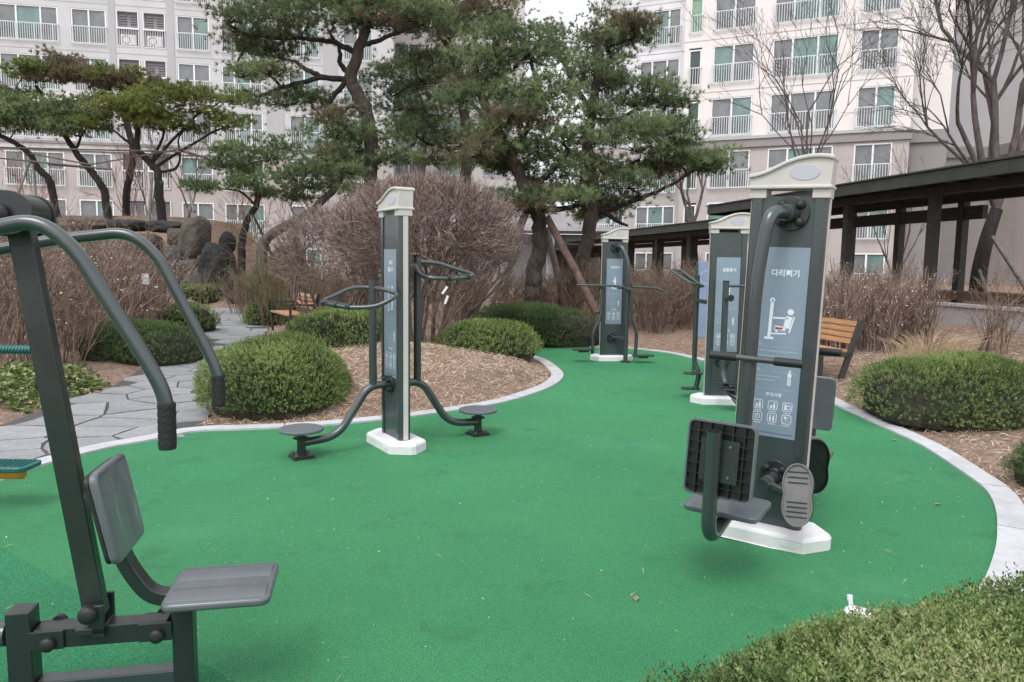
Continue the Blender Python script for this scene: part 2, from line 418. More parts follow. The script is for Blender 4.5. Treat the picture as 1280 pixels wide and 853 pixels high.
class MB:
    """collects shapes for one mesh"""
    def __init__(s):
        s.v = []; s.f = []
    def add(s, vs, fs):
        b = len(s.v)
        s.v += [tuple(x) for x in vs]
        s.f += [tuple(i + b for i in f) for f in fs]
        return s
    def box(s, c, size, rot=None):
        hx, hy, hz = size[0] / 2, size[1] / 2, size[2] / 2
        vs = [Vector((x * hx, y * hy, z * hz)) for z in (-1, 1) for y in (-1, 1) for x in (-1, 1)]
        if rot is not None:
            vs = [rot @ v for v in vs]
        c = Vector(c)
        return s.add([v + c for v in vs], [(0, 2, 3, 1), (4, 5, 7, 6), (0, 1, 5, 4), (2, 6, 7, 3), (0, 4, 6, 2), (1, 3, 7, 5)])
    def bx(s, x0, x1, y0, y1, z0, z1):
        return s.box(((x0 + x1) / 2, (y0 + y1) / 2, (z0 + z1) / 2), (abs(x1 - x0), abs(y1 - y0), abs(z1 - z0)))
    def beam(s, a, b, w, h):
        a, b = Vector(a), Vector(b)
        d = b - a
        q = d.to_track_quat('X', 'Z').to_matrix()
        return s.box((a + b) / 2, (d.length, w, h), q)
    def prism(s, poly, z0, z1, M=None):
        """poly list of (x,y); extruded z0..z1; M maps to place"""
        n = len(poly)
        vs = [Vector((p[0], p[1], z0)) for p in poly] + [Vector((p[0], p[1], z1)) for p in poly]
        if M is not None:
            vs = [M @ v for v in vs]
        fs = [tuple(range(n - 1, -1, -1)), tuple(range(n, 2 * n))]
        fs += [(i, (i + 1) % n, n + (i + 1) % n, n + i) for i in range(n)]
        return s.add(vs, fs)
    def cyl(s, a, b, r, n=16, r2=None):
        return s.tube([a, b], [r, r if r2 is None else r2], n)
    def tube(s, pts, r, n=12, caps=True, hollow=0.0, closed=False):
        pts = [Vector(p) for p in pts]
        k = len(pts)
        rs = r if isinstance(r, (list, tuple)) else [r] * k
        tang = []
        for i in range(k):
            if closed:
                t = (pts[(i + 1) % k] - pts[i - 1])
            else:
                t = (pts[min(i + 1, k - 1)] - pts[max(i - 1, 0)])
            tang.append(t.normalized() if t.length > 1e-9 else Vector((0, 0, 1)))
        t0 = tang[0]
        ref = Vector((0, 0, 1)) if abs(t0.z) < 0.9 else Vector((1, 0, 0))
        nrm = (ref - t0 * ref.dot(t0)).normalized()
        b0 = len(s.v)
        for i in range(k):
            t = tang[i]
            nrm = (nrm - t * nrm.dot(t))
            nrm = nrm.normalized() if nrm.length > 1e-6 else Vector((1, 0, 0))
            bi = t.cross(nrm)
            for j in range(n):
                a = 2 * math.pi * j / n
                s.v.append(tuple(pts[i] + (nrm * math.cos(a) + bi * math.sin(a)) * rs[i]))
        m = k if closed else k - 1
        for i in range(m):
            i2 = (i + 1) % k
            for j in range(n):
                j2 = (j + 1) % n
                s.f.append((b0 + i * n + j, b0 + i * n + j2, b0 + i2 * n + j2, b0 + i2 * n + j))
        if caps and not closed:
            s.f.append(tuple(b0 + j for j in range(n - 1, -1, -1)))
            s.f.append(tuple(b0 + (k - 1) * n + j for j in range(n)))
        return s
    def sphere(s, c, r, sx=1, sy=1, sz=1, n=12, m=8):
        c = Vector(c)
        b = len(s.v)
        s.v.append(tuple(c + Vector((0, 0, r * sz))))
        for i in range(1, m):
            ph = math.pi * i / m
            for j in range(n):
                a = 2 * math.pi * j / n
                s.v.append((c.x + r * sx * math.sin(ph) * math.cos(a), c.y + r * sy * math.sin(ph) * math.sin(a), c.z + r * sz * math.cos(ph)))
        s.v.append(tuple(c - Vector((0, 0, r * sz))))
        e = len(s.v) - 1
        for j in range(n):
            j2 = (j + 1) % n
            s.f.append((b, b + 1 + j, b + 1 + j2))
            for i in range(m - 2):
                s.f.append((b + 1 + i * n + j, b + 1 + (i + 1) * n + j, b + 1 + (i + 1) * n + j2, b + 1 + i * n + j2))
            s.f.append((b + 1 + (m - 2) * n + j, e, b + 1 + (m - 2) * n + j2))
        return s
    def mesh(s, name='m', smooth=True, sharp=35):
        me = bpy.data.meshes.new(name)
        me.from_pydata(s.v, [], s.f)
        me.polygons.foreach_set('use_smooth', [smooth] * len(me.polygons))
        me.update()
        if smooth:
            me.set_sharp_from_angle(angle=R(sharp))
        return me
    def build(s, name, m, parent=None, smooth=True, bevel=0.0, seg=2, loc=None, rz=None, sharp=35):
        o = obj(name, s.mesh(name, smooth, sharp), m, parent, loc, rz)
        if bevel:
            b = o.modifiers.new('bevel', 'BEVEL')
            b.width = bevel
            b.segments = seg
            b.limit_method = 'ANGLE'
            b.angle_limit = R(40)
            b.harden_normals = False
        return o

def smooth_path(pts, res=6, closed=False):
    """Catmull-Rom through the points"""
    pts = [Vector(p) for p in pts]
    n = len(pts)
    out = []
    rng = range(n if closed else n - 1)
    for i in rng:
        p0 = pts[(i - 1) % n] if (closed or i > 0) else pts[0] * 2 - pts[1]
        p1 = pts[i]
        p2 = pts[(i + 1) % n]
        p3 = pts[(i + 2) % n] if (closed or i + 2 < n) else pts[n - 1] * 2 - pts[n - 2]
        for k in range(res):
            t = k / res
            out.append(0.5 * ((2 * p1) + (p2 - p0) * t + (2 * p0 - 5 * p1 + 4 * p2 - p3) * t * t + (3 * p1 - p0 - 3 * p2 + p3) * t ** 3))
    if not closed:
        out.append(pts[-1])
    return out

def bent_path(pts, rad=0.08, res=6):
    """polyline with rounded corners"""
    pts = [Vector(p) for p in pts]
    out = [pts[0]]
    for i in range(1, len(pts) - 1):
        a, b, c = pts[i - 1], pts[i], pts[i + 1]
        la, lc = (a - b).length, (c - b).length
        r = min(rad, la * 0.49, lc * 0.49)
        p0 = b + (a - b).normalized() * r
        p2 = b + (c - b).normalized() * r
        for k in range(res + 1):
            t = k / res
            out.append(p0 * (1 - t) ** 2 + b * 2 * t * (1 - t) + p2 * t * t)
    out.append(pts[-1])
    return out

def rounded_rect(w, h, r, n=5):
    out = []
    for cx, cy, a0 in ((w / 2 - r, h / 2 - r, 0), (-w / 2 + r, h / 2 - r, 90), (-w / 2 + r, -h / 2 + r, 180), (w / 2 - r, -h / 2 + r, 270)):
        for k in range(n + 1):
            a = R(a0 + 90 * k / n)
            out.append((cx + r * math.cos(a), cy + r * math.sin(a)))
    return out

def frame_mat(origin, xdir, ydir):
    x = Vector(xdir).normalized()
    y = Vector(ydir).normalized()
    z = x.cross(y)
    M = Matrix((x, y, z)).transposed().to_4x4()
    M.translation = Vector(origin)
    return M

# smooth random field from sine waves (cheap, vectorised)
class Field:
    def __init__(s, seed, freq, n=7):
        g = np.random.default_rng(seed)
        d = g.normal(size=(n, 3))
        d /= np.linalg.norm(d, axis=1)[:, None]
        s.k = d * freq * g.uniform(0.6, 1.6, (n, 1))
        s.p = g.uniform(0, 6.28, n)
        s.n = n
    def __call__(s, X):
        return np.sin(X @ s.k.T + s.p).sum(axis=1) / math.sqrt(s.n)

def segs_mesh(name, p0, p1, r0, r1, sides=3, rnd=None, smooth=False):
    """prisms along many segments"""
    p0 = np.asarray(p0, float); p1 = np.asarray(p1, float)
    r0 = np.asarray(r0, float); r1 = np.asarray(r1, float)
    n = len(p0)
    d = p1 - p0
    L = np.linalg.norm(d, axis=1)[:, None] + 1e-9
    d = d / L
    ref = np.where(np.abs(d[:, 2:3]) < 0.9, np.array([[0, 0, 1.0]]), np.array([[1.0, 0, 0]]))
    a = np.cross(d, ref); a /= np.linalg.norm(a, axis=1)[:, None]
    b = np.cross(d, a)
    V = np.empty((n, 2 * sides, 3))
    for j in range(sides):
        an = 2 * math.pi * j / sides
        off = a * math.cos(an) + b * math.sin(an)
        V[:, j] = p0 + off * r0[:, None]
        V[:, sides + j] = p1 + off * r1[:, None]
    Fq = np.array([[j, (j + 1) % sides, sides + (j + 1) % sides, sides + j] for j in range(sides)])
    Fa = (np.arange(n)[:, None, None] * 2 * sides + Fq[None]).reshape(-1)
    rr = None
    if rnd is not None:
        rr = np.repeat(np.asarray(rnd), sides)
    return raw_mesh(name, V.reshape(-1, 3), Fa, 4, smooth=smooth, sharp=None, rnd=rr)

def leaf_mesh(name, C, N, size, seed=0, aspect=0.55, jitter=0.9, rnd=None):
    """one bent diamond leaf per point: C centres, N outward normals"""
    g = np.random.default_rng(seed)
    n = len(C)
    nn = N + g.normal(size=(n, 3)) * jitter
    nn /= np.linalg.norm(nn, axis=1)[:, None]
    t = np.cross(nn, g.normal(size=(n, 3)))
    t /= np.linalg.norm(t, axis=1)[:, None]
    b = np.cross(nn, t)
    sz = (size * g.uniform(0.6, 1.3, n))[:, None]
    V = np.empty((n, 4, 3))
    V[:, 0] = C - t * sz
    V[:, 1] = C + b * sz * aspect + nn * sz * 0.18
    V[:, 2] = C + t * sz
    V[:, 3] = C - b * sz * aspect + nn * sz * 0.18
    Fa = (np.arange(n)[:, None] * 4 + np.arange(4)[None]).reshape(-1)
    if rnd is None:
        rnd = g.uniform(0, 1, n)
    return raw_mesh(name, V.reshape(-1, 3), Fa, 4, smooth=False, rnd=rnd)

def sprig_mesh(name, C, N, size, seed, length=0.055, per=7, base_rnd=None, up=0.5, jit=0.45):
    """small leafy shoots: C shoot bases, N outward normals; leaves set in pairs along each shoot"""
    g = np.random.default_rng(seed)
    n = len(C)
    D = N + np.array([[0, 0, up]]) + g.normal(size=(n, 3)) * jit
    D /= np.linalg.norm(D, axis=1)[:, None]
    S_ = np.cross(D, g.normal(size=(n, 3))); S_ /= np.linalg.norm(S_, axis=1)[:, None]
    T_ = np.cross(D, S_)
    L = length * g.uniform(0.6, 1.3, n)
    Vs, Rs = [], []
    if base_rnd is None: base_rnd = g.uniform(0.2, 0.8, n)
    for k in range(per):
        t = (k + 0.5) / per
        an = k * 2.4 + g.uniform(-0.4, 0.4, n)
        side = S_ * np.cos(an)[:, None] + T_ * np.sin(an)[:, None]
        tip = 0.45 + 0.75 * t
        ax = D * tip + side * (1.0 if k < per - 1 else 0.25)
        ax /= np.linalg.norm(ax, axis=1)[:, None]
        wv = np.cross(D, side); wv /= np.linalg.norm(wv, axis=1)[:, None] + 1e-9
        nn = np.cross(ax, wv)
        sz = (size * g.uniform(0.7, 1.25, n) * (1.1 - 0.35 * t))[:, None]
        c0 = C + D * (L * t)[:, None]
        V = np.empty((n, 4, 3))
        V[:, 0] = c0
        V[:, 1] = c0 + ax * sz * 0.95 + wv * sz * 0.52 + nn * sz * 0.16
        V[:, 2] = c0 + ax * sz * 2.0
        V[:, 3] = c0 + ax * sz * 0.95 - wv * sz * 0.52 + nn * sz * 0.16
        Vs.append(V); Rs.append(np.clip(base_rnd + 0.30 * (t - 0.55) + g.normal(0, 0.08, n), 0, 1))
    V = np.concatenate(Vs); rr = np.concatenate(Rs)
    Fa = (np.arange(len(V))[:, None] * 4 + np.arange(4)[None]).reshape(-1)
    return raw_mesh(name, V.reshape(-1, 3), Fa, 4, smooth=False, rnd=rr)

def point_in_poly(x, y, poly):
    """vectorised"""
    x = np.asarray(x); y = np.asarray(y)
    ins = np.zeros(x.shape, bool)
    n = len(poly)
    j = n - 1
    for i in range(n):
        xi, yi = poly[i][0], poly[i][1]
        xj, yj = poly[j][0], poly[j][1]
        c = ((yi > y) != (yj > y)) & (x < (xj - xi) * (y - yi) / (yj - yi + 1e-12) + xi)
        ins ^= c
        j = i
    return ins

def dist_poly(x, y, poly, closed=True):
    x = np.asarray(x, float); y = np.asarray(y, float)
    d = np.full(x.shape, 1e9)
    n = len(poly)
    for i in range(n if closed else n - 1):
        ax, ay = poly[i][0], poly[i][1]
        bx, by = poly[(i + 1) % n][0], poly[(i + 1) % n][1]
        dx, dy = bx - ax, by - ay
        t = np.clip(((x - ax) * dx + (y - ay) * dy) / (dx * dx + dy * dy + 1e-12), 0, 1)
        d = np.minimum(d, np.hypot(x - ax - t * dx, y - ay - t * dy))
    return d

def text_mesh(body, size, bold=0.0):
    cu = bpy.data.curves.new('lettering', 'FONT')
    cu.body = body
    cu.size = size
    cu.align_x = 'CENTER'
    cu.align_y = 'CENTER'
    cu.offset = bold
    cu.resolution_u = 3
    o = bpy.data.objects.new('lettering', cu)
    COL.objects.link(o)
    bpy.context.view_layer.update()
    dg = bpy.context.evaluated_depsgraph_get()
    me = bpy.data.meshes.new_from_object(o.evaluated_get(dg))
    bpy.data.objects.remove(o)
    bpy.data.curves.remove(cu)
    me.materials.clear()
    return me

# ------------------------------------------------------------------ ground, rubber court, kerb, path
EDGE_PX = [(-300, 692), (-100, 630), (35, 590), (130, 564), (190, 553), (245, 542), (298, 540), (385, 536), (474, 528), (515, 523), (597, 511),
           (637, 503), (668, 494), (690, 485), (702, 476), (704, 469), (697, 461), (683, 452), (667, 446), (655, 441), (660, 437), (700, 434), (735, 435),
           (783, 437), (830, 442), (862, 449), (900, 457), (940, 466), (985, 480), (1020, 496), (1048, 511), (1100, 535), (1152, 560), (1199, 591),
           (1231, 615), (1244, 640), (1246, 673), (1241, 701), (1225, 738), (1185, 790), (1130, 850)]
edge = [G(*p) for p in EDGE_PX]
edge = [Vector((p.x, p.y, 0)) for p in smooth_path(edge, 4)]
CLOSE = [Vector((1.45, 1.6, 0)), Vector((1.1, 0.6, 0)), Vector((1.0, -3, 0)), Vector((-7, -3, 0)), Vector((-7, 4.2, 0))]
COURT = [(p.x, p.y) for p in edge] + [(p.x, p.y) for p in CLOSE]

def offset_line(line, d):
    out = []
    n = len(line)
    for i in range(n):
        t = (line[min(i + 1, n - 1)] - line[max(i - 1, 0)]).normalized()
        out.append(line[i] + Vector((-t.y, t.x, 0)) * d)
    return out
KW = 0.17
kerb_out = offset_line(edge, KW)
COURT_K = [(p.x, p.y) for p in kerb_out] + [(p.x, p.y) for p in CLOSE]

PL_PX = [(-220, 602), (-60, 552), (0, 532), (44, 516), (92, 499), (135, 487), (175, 463), (212, 452), (240, 444), (252, 425), (250, 405), (246, 393), (243, 384)]
PR_PX = [(-220, 690), (-60, 640), (0, 605), (60, 584), (130, 565), (192, 553), (248, 541), (268, 500), (288, 470), (312, 440), (334, 415), (333, 398), (322, 384)]
pl = smooth_path([G(*p) for p in PL_PX], 3)
pr = smooth_path([G(*p) for p in PR_PX], 3)
PATH = [(p.x, p.y) for p in pl] + [(p.x, p.y) for p in reversed(pr)]

_hf = Field(5, 1.1)
_hf2 = Field(6, 5.0)
def sm(t):
    t = np.clip(t, 0, 1)
    return t * t * (3 - 2 * t)
def H(x, y):
    x = np.atleast_1d(np.asarray(x, float)); y = np.atleast_1d(np.asarray(y, float))
    inside = point_in_poly(x, y, COURT_K) | point_in_poly(x, y, PATH)
    d = np.minimum(dist_poly(x, y, COURT_K), dist_poly(x, y, PATH))
    X3 = np.stack([x, y, x * 0], 1)
    h = 0.30 * np.exp(-(((x + 1.6) / 1.9) ** 2 + ((y - 10.2) / 2.3) ** 2))
    h += 0.05 + 0.03 * _hf(X3) + 0.012 * _hf2(X3)
    h += np.where(x > 1.5, np.minimum(0.40, 0.07 * d), 0)
    h += 2.9 * sm((y - 28.0) / 1.4) * sm((-11.4 - x) / 1.2) * sm((37.5 - y) / 2.5)
    h += 0.35 * sm((y - 19) / 6.0) * sm((-3 - x) / 4.0)
    h = h * sm(d / 0.55)
    h = np.where(x > 11.6 - 0.203 * y, 0.8, h)
    return np.where(inside, -0.05, h)
def hz(x, y):
    return float(H(x, y)[0])

def axis(lo, hi, step, far, g=1.22):
    a = list(np.arange(lo, hi + 1e-6, step))
    s = step
    x = lo
    left = []
    while x > -far:
        s *= g; x -= s; left.append(x)
    s = step; x = a[-1]
    right = []
    while x < far:
        s *= g; x += s; right.append(x)
    return np.array(left[::-1] + a + right)
gx = axis(-9.0, 9.0, 0.16, 700)
gy = axis(0.5, 18.0, 0.16, 700)
XX, YY = np.meshgrid(gx, gy)
ZZ = H(XX.ravel(), YY.ravel())
nx, ny = len(gx), len(gy)
idx = np.arange(nx * ny).reshape(ny, nx)
Fq = np.stack([idx[:-1, :-1], idx[:-1, 1:], idx[1:, 1:], idx[1:, :-1]], -1).reshape(-1)
tag(obj('ground', raw_mesh('ground', np.stack([XX.ravel(), YY.ravel(), ZZ], 1), Fq, 4, smooth=True, sharp=None), M_MULCH), kind='structure')

def flat_sheet(name, poly, z, m, depth=0.0):
    bm = bmesh.new()
    vs = [bm.verts.new((p[0], p[1], z)) for p in poly]
    f = bm.faces.new(vs)
    if f.normal.z < 0:
        f.normal_flip()
    bmesh.ops.triangulate(bm, faces=[f])
    me = bpy.data.meshes.new(name)
    bm.to_mesh(me); bm.free()
    return obj(name, me, m)
tag(flat_sheet('rubber_court', COURT, 0.012, M_RUBBER), kind='structure')

a_, b_ = G(-20, 676), G(292, 856)
flat_sheet('rubber_patch', [(a_.x - 0.8, a_.y + 0.0), (a_.x, a_.y), (b_.x, b_.y), (-0.4, 1.2), (-3.5, 1.2), (-6.5, 2.5)], 0.0155, M_RUBBER2)
bpy.data.objects['rubber_patch']['kind'] = 'structure'
kerb = tag(bpy.data.objects.new('kerb', None), kind='structure')
COL.objects.link(kerb)
# individual kerb stones along the curve
dense = []
acc = [0.0]
for i in range(1, len(edge)):
    acc.append(acc[-1] + (edge[i] - edge[i - 1]).length)
def at_s(line, s):
    for i in range(1, len(line)):
        if acc[i] >= s:
            t = (s - acc[i - 1]) / max(1e-9, acc[i] - acc[i - 1])
            return line[i - 1].lerp(line[i], t)
    return line[-1]
total = acc[-1]
s = 0.0
random.seed(3)
while s < total - 0.2:
    e = min(total, s + 0.95)
    mb = MB()
    k = 7
    inn = [at_s(edge, s + 0.006 + (e - s - 0.012) * i / k) for i in range(k + 1)]
    out = [at_s(kerb_out, s + 0.006 + (e - s - 0.012) * i / k) for i in range(k + 1)]
    poly = [(p.x, p.y) for p in inn] + [(p.x, p.y) for p in reversed(out)]
    z = 0.028 + random.uniform(-0.003, 0.003)
    mb.prism(poly[::-1], -0.05, z)
    mb.build('kerb_stone', M_KERB, kerb, smooth=False)
    s = e

# path: earth bed and irregular flagstones, each a piece
path = tag(flat_sheet('path', PATH, 0.002, M_GROUT), kind='structure')
rg = random.Random(11)
minx = min(p[0] for p in PATH); maxx = max(p[0] for p in PATH)
miny = min(p[1] for p in PATH); maxy = max(p[1] for p in PATH)
sites = []
y = miny
row = 0
while y < maxy + 0.4:
    sx = 0.66 if y < 12 else 0.85
    sy = 0.44 if y < 12 else 0.62
    x = minx + (row % 2) * sx * 0.5
    while x < maxx + 0.4:
        sites.append((x + rg.uniform(-0.22, 0.22), y + rg.uniform(-0.15, 0.15)))
        x += sx
    y += sy
    row += 1
SA = np.array(sites)
ins = point_in_poly(SA[:, 0], SA[:, 1], PATH)
db = dist_poly(SA[:, 0], SA[:, 1], PATH)
def clip(poly, px, py, nx_, ny_):
    """keep side where (p - P).n <= 0"""
    out = []
    n = len(poly)
    for i in range(n):
        a, b = poly[i], poly[(i + 1) % n]
        da = (a[0] - px) * nx_ + (a[1] - py) * ny_
        db_ = (b[0] - px) * nx_ + (b[1] - py) * ny_
        if da <= 0:
            out.append(a)
        if (da < 0 < db_) or (db_ < 0 < da):
            t = da / (da - db_)
            out.append((a[0] + (b[0] - a[0]) * t, a[1] + (b[1] - a[1]) * t))
    return out
pseg = [(PATH[i], PATH[(i + 1) % len(PATH)]) for i in range(len(PATH))]
count = 0
for i, (x, y) in enumerate(sites):
    if not ins[i]:
        continue
    poly = [(x - 1, y - 1), (x + 1, y - 1), (x + 1, y + 1), (x - 1, y + 1)]
    dd = (SA[:, 0] - x) ** 2 + (SA[:, 1] - y) ** 2
    for j in np.argsort(dd)[1:15]:
        jx, jy = sites[j]
        L = math.hypot(jx - x, jy - y)
        ux, uy = (jx - x) / L, (jy - y) / L
        gap = 0.012
        poly = clip(poly, (x + jx) / 2 - ux * gap, (y + jy) / 2 - uy * gap, ux, uy)
        if len(poly) < 3: break
    for (a, b) in pseg:
        ex, ey = b[0] - a[0], b[1] - a[1]
        L = math.hypot(ex, ey)
        if L < 1e-6: continue
        t = ((x - a[0]) * ex + (y - a[1]) * ey) / (L * L)
        cx, cy = a[0] + ex * min(1, max(0, t)), a[1] + ey * min(1, max(0, t))
        if math.hypot(cx - x, cy - y) < 1.0 and -0.6 < t < 1.6:
            nx_, ny_ = ey / L, -ex / L
            if (x - a[0]) * nx_ + (y - a[1]) * ny_ > 0:
                nx_, ny_ = -nx_, -ny_
            poly = clip(poly, a[0], a[1], nx_, ny_)
            if len(poly) < 3: break
    if len(poly) < 3: continue
    area = abs(sum(poly[k][0] * poly[(k + 1) % len(poly)][1] - poly[(k + 1) % len(poly)][0] * poly[k][1] for k in range(len(poly)))) / 2
    if area < 0.015: continue
    cx = sum(p[0] for p in poly) / len(poly); cy = sum(p[1] for p in poly) / len(poly)
    # slightly wandering edges
    q = []
    for k in range(len(poly)):
        a, b = poly[k], poly[(k + 1) % len(poly)]
        q.append(a)
        if math.hypot(a[0] - b[0], a[1] - b[1]) > 0.2:
            mx_, my_ = (a[0] + b[0]) / 2, (a[1] + b[1]) / 2
            q.append((mx_ + (cx - mx_) * rg.uniform(-0.05, 0.09), my_ + (cy - my_) * rg.uniform(-0.05, 0.09)))
    z = 0.012 + rg.uniform(-0.002, 0.003)
    loc = [(p[0] - cx, p[1] - cy) for p in q]
    ar = sum(loc[k][0] * loc[(k + 1) % len(loc)][1] - loc[(k + 1) % len(loc)][0] * loc[k][1] for k in range(len(loc)))
    if ar < 0: loc = loc[::-1]
    tl = R(rg.uniform(-0.35, 0.35))
    mb = MB().prism(loc, -0.04, z)
    o = mb.build('paving_stone', M_STONE, path, smooth=False, loc=(cx, cy, 0))
    o.rotation_euler = (tl, R(rg.uniform(-0.3, 0.3)), 0)
    count += 1
print('stones', count)

# loose pine straw on the beds
g = np.random.default_rng(4)
def scatter_ground(n, x0, x1, y0, y1, dmin=0.02):
    x = g.uniform(x0, x1, n); y = g.uniform(y0, y1, n)
    ok = ~(point_in_poly(x, y, COURT_K) | point_in_poly(x, y, PATH))
    x, y = x[ok], y[ok]
    return x, y
parts = [scatter_ground(52000, -4.5, 1.5, 6.0, 13.5), scatter_ground(30000, 1.5, 9, 4.0, 14), scatter_ground(16000, -12, -3, 5, 24)]
x = np.concatenate([p[0] for p in parts]); y = np.concatenate([p[1] for p in parts])
C = np.stack([x, y, H(x, y) + g.uniform(0.0, 0.03, len(x))], 1)
N = np.tile([[0, 0, 1.0]], (len(x), 1))
me = leaf_mesh('pine_straw', C, N, 0.058, 3, aspect=0.048, jitter=0.32)
tag(obj('pine_straw', me, M_STRAW), 'loose dry pine straw covering the planted beds beside the green court', 'pine straw', kind='stuff')
# a few blades spilling on the kerb and specks over the rubber
n = 800
x = g.uniform(-3.5, 3.6, n); y = g.uniform(2.2, 11, n)
ok = point_in_poly(x, y, COURT)
x, y = x[ok], y[ok]
C = np.stack([x, y, np.full(len(x), 0.017)], 1)
N = np.tile([[0, 0, 1.0]], (len(x), 1))
me = leaf_mesh('fallen_specks', C, N, 0.0065, 5, aspect=0.5, jitter=0.2)
tag(obj('fallen_specks', me, M_LITTER), 'tiny dry leaf bits and seeds scattered over the green rubber', 'leaf litter', kind='stuff')
n = 330
x = g.uniform(-3.5, 3.6, n); y = g.uniform(2.2, 11, n)
ok = point_in_poly(x, y, COURT)
x, y = x[ok], y[ok]
C = np.stack([x, y, np.full(len(x), 0.019)], 1)
N = np.tile([[0, 0, 1.0]], (len(x), 1))
tag(obj('fallen_needles', leaf_mesh('fallen_needles', C, N, 0.035, 6, aspect=0.03, jitter=0.1), M_STRAW), 'single fallen pine needles lying on the green rubber', 'pine needles', kind='stuff')
# bigger dry leaves, one by one
for k, (lx, ly, ll) in enumerate([(1172, 634, 'pale curled dry leaf on the green rubber near the right kerb'), (795, 753, 'small dry leaf on the green rubber left of the leg machine'), (1118, 553, 'dry leaf on the green rubber between the leg machine and the domed bush')]):
    mb = MB()
    mb.add([(-0.03, 0, 0.004), (-0.005, 0.014, 0.010), (0.03, 0.002, 0.006), (-0.002, -0.013, 0.012), (0, 0, 0.003)], [(0, 3, 4), (3, 2, 4), (2, 1, 4), (1, 0, 4)])
    p = G(lx, ly)
    o = mb.build('dry_leaf', M_GRASSD, loc=(p.x, p.y, 0.013), rz=k * 1.3)
    tag(o, ll, 'leaf', 'dry leaves on the court')

# ------------------------------------------------------------------ exercise machines
def pictogram(mb, red, kind):
    """flat figures in the poster plane (x, z), at y = 0; sized in metres"""
    def disc(cx, cz, r, n=14):
        mb.add([(cx + r * math.cos(2 * math.pi * i / n), 0, cz + r * math.sin(2 * math.pi * i / n)) for i in range(n)], [tuple(range(n))])
    def bar(a, b, w, target=None):
        t = target or mb
        a, b = Vector((a[0], 0, a[1])), Vector((b[0], 0, b[1]))
        d = (b - a).normalized()
        q = Vector((-d.z, 0, d.x)) * w / 2
        t.add([a - q, b - q, b + q, a + q], [(0, 1, 2, 3)])
    def ring(cx, cz, r, w, n=16, target=None):
        t = target or mb
        for i in range(n):
            a0, a1 = 2 * math.pi * i / n, 2 * math.pi * (i + 1) / n
            t.add([(cx + rr * math.cos(a), 0, cz + rr * math.sin(a)) for rr, a in ((r, a0), (r + w, a0), (r + w, a1), (r, a1))], [(0, 1, 2, 3)])
    if kind == 'leg':
        bar((-0.06, -0.10), (-0.055, 0.10), 0.018); ring(-0.055, 0.105, 0.006, 0.008)
        bar((-0.085, -0.105), (-0.035, -0.105), 0.014)
        disc(0.045, 0.045, 0.017)
        bar((0.04, 0.02), (0.028, -0.045), 0.034)
        bar((0.035, 0.01), (-0.045, 0.008), 0.010)
        bar((0.025, -0.05), (-0.035, -0.045), 0.022)
        bar((-0.03, -0.04), (-0.02, -0.07), 0.012)
        bar((0.066, 0.02), (0.045, -0.07), 0.008)
        bar((0.03, -0.075), (-0.05, -0.08), 0.008)
        bar((-0.03, -0.048), (0.01, -0.048), 0.012, red)
    elif kind == 'twist':
        bar((-0.045, -0.10), (-0.045, 0.10), 0.012); bar((-0.06, -0.105), (-0.03, -0.105), 0.014)
        disc(0.028, 0.085, 0.014); bar((0.028, 0.065), (0.028, 0.0), 0.03); bar((0.028, 0.0), (0.028, -0.08), 0.022)
        bar((0.02, 0.045), (-0.045, 0.045), 0.008)
        bar((0.0, -0.09), (0.05, -0.09), 0.010)
        ring(0.028, 0.015, 0.012, 0.007, 14, red)
    else:
        disc(0, 0.085, 0.014); bar((0, 0.065), (0, 0.0), 0.036); bar((0, 0.0), (-0.012, -0.055), 0.02); bar((0, 0.0), (0.014, -0.055), 0.02)
        bar((0, 0.055), (-0.035, 0.03), 0.01); bar((-0.035, 0.03), (-0.04, 0.045), 0.008)
        for sx in (-1, 1):
            bar((sx * 0.012, -0.05), (sx * 0.055, -0.075), 0.012)
        bar((-0.05, -0.085), (0.05, -0.085), 0.010)
        bar((0, -0.055), (0, -0.095), 0.012)
        for i in range(6):
            a0, a1 = R(205 + 22 * i), R(205 + 22 * (i + 1))
            bar((0.045 * math.cos(a0), -0.03 + 0.03 * math.sin(a0)), (0.045 * math.cos(a1), -0.03 + 0.03 * math.sin(a1)), 0.009, red)

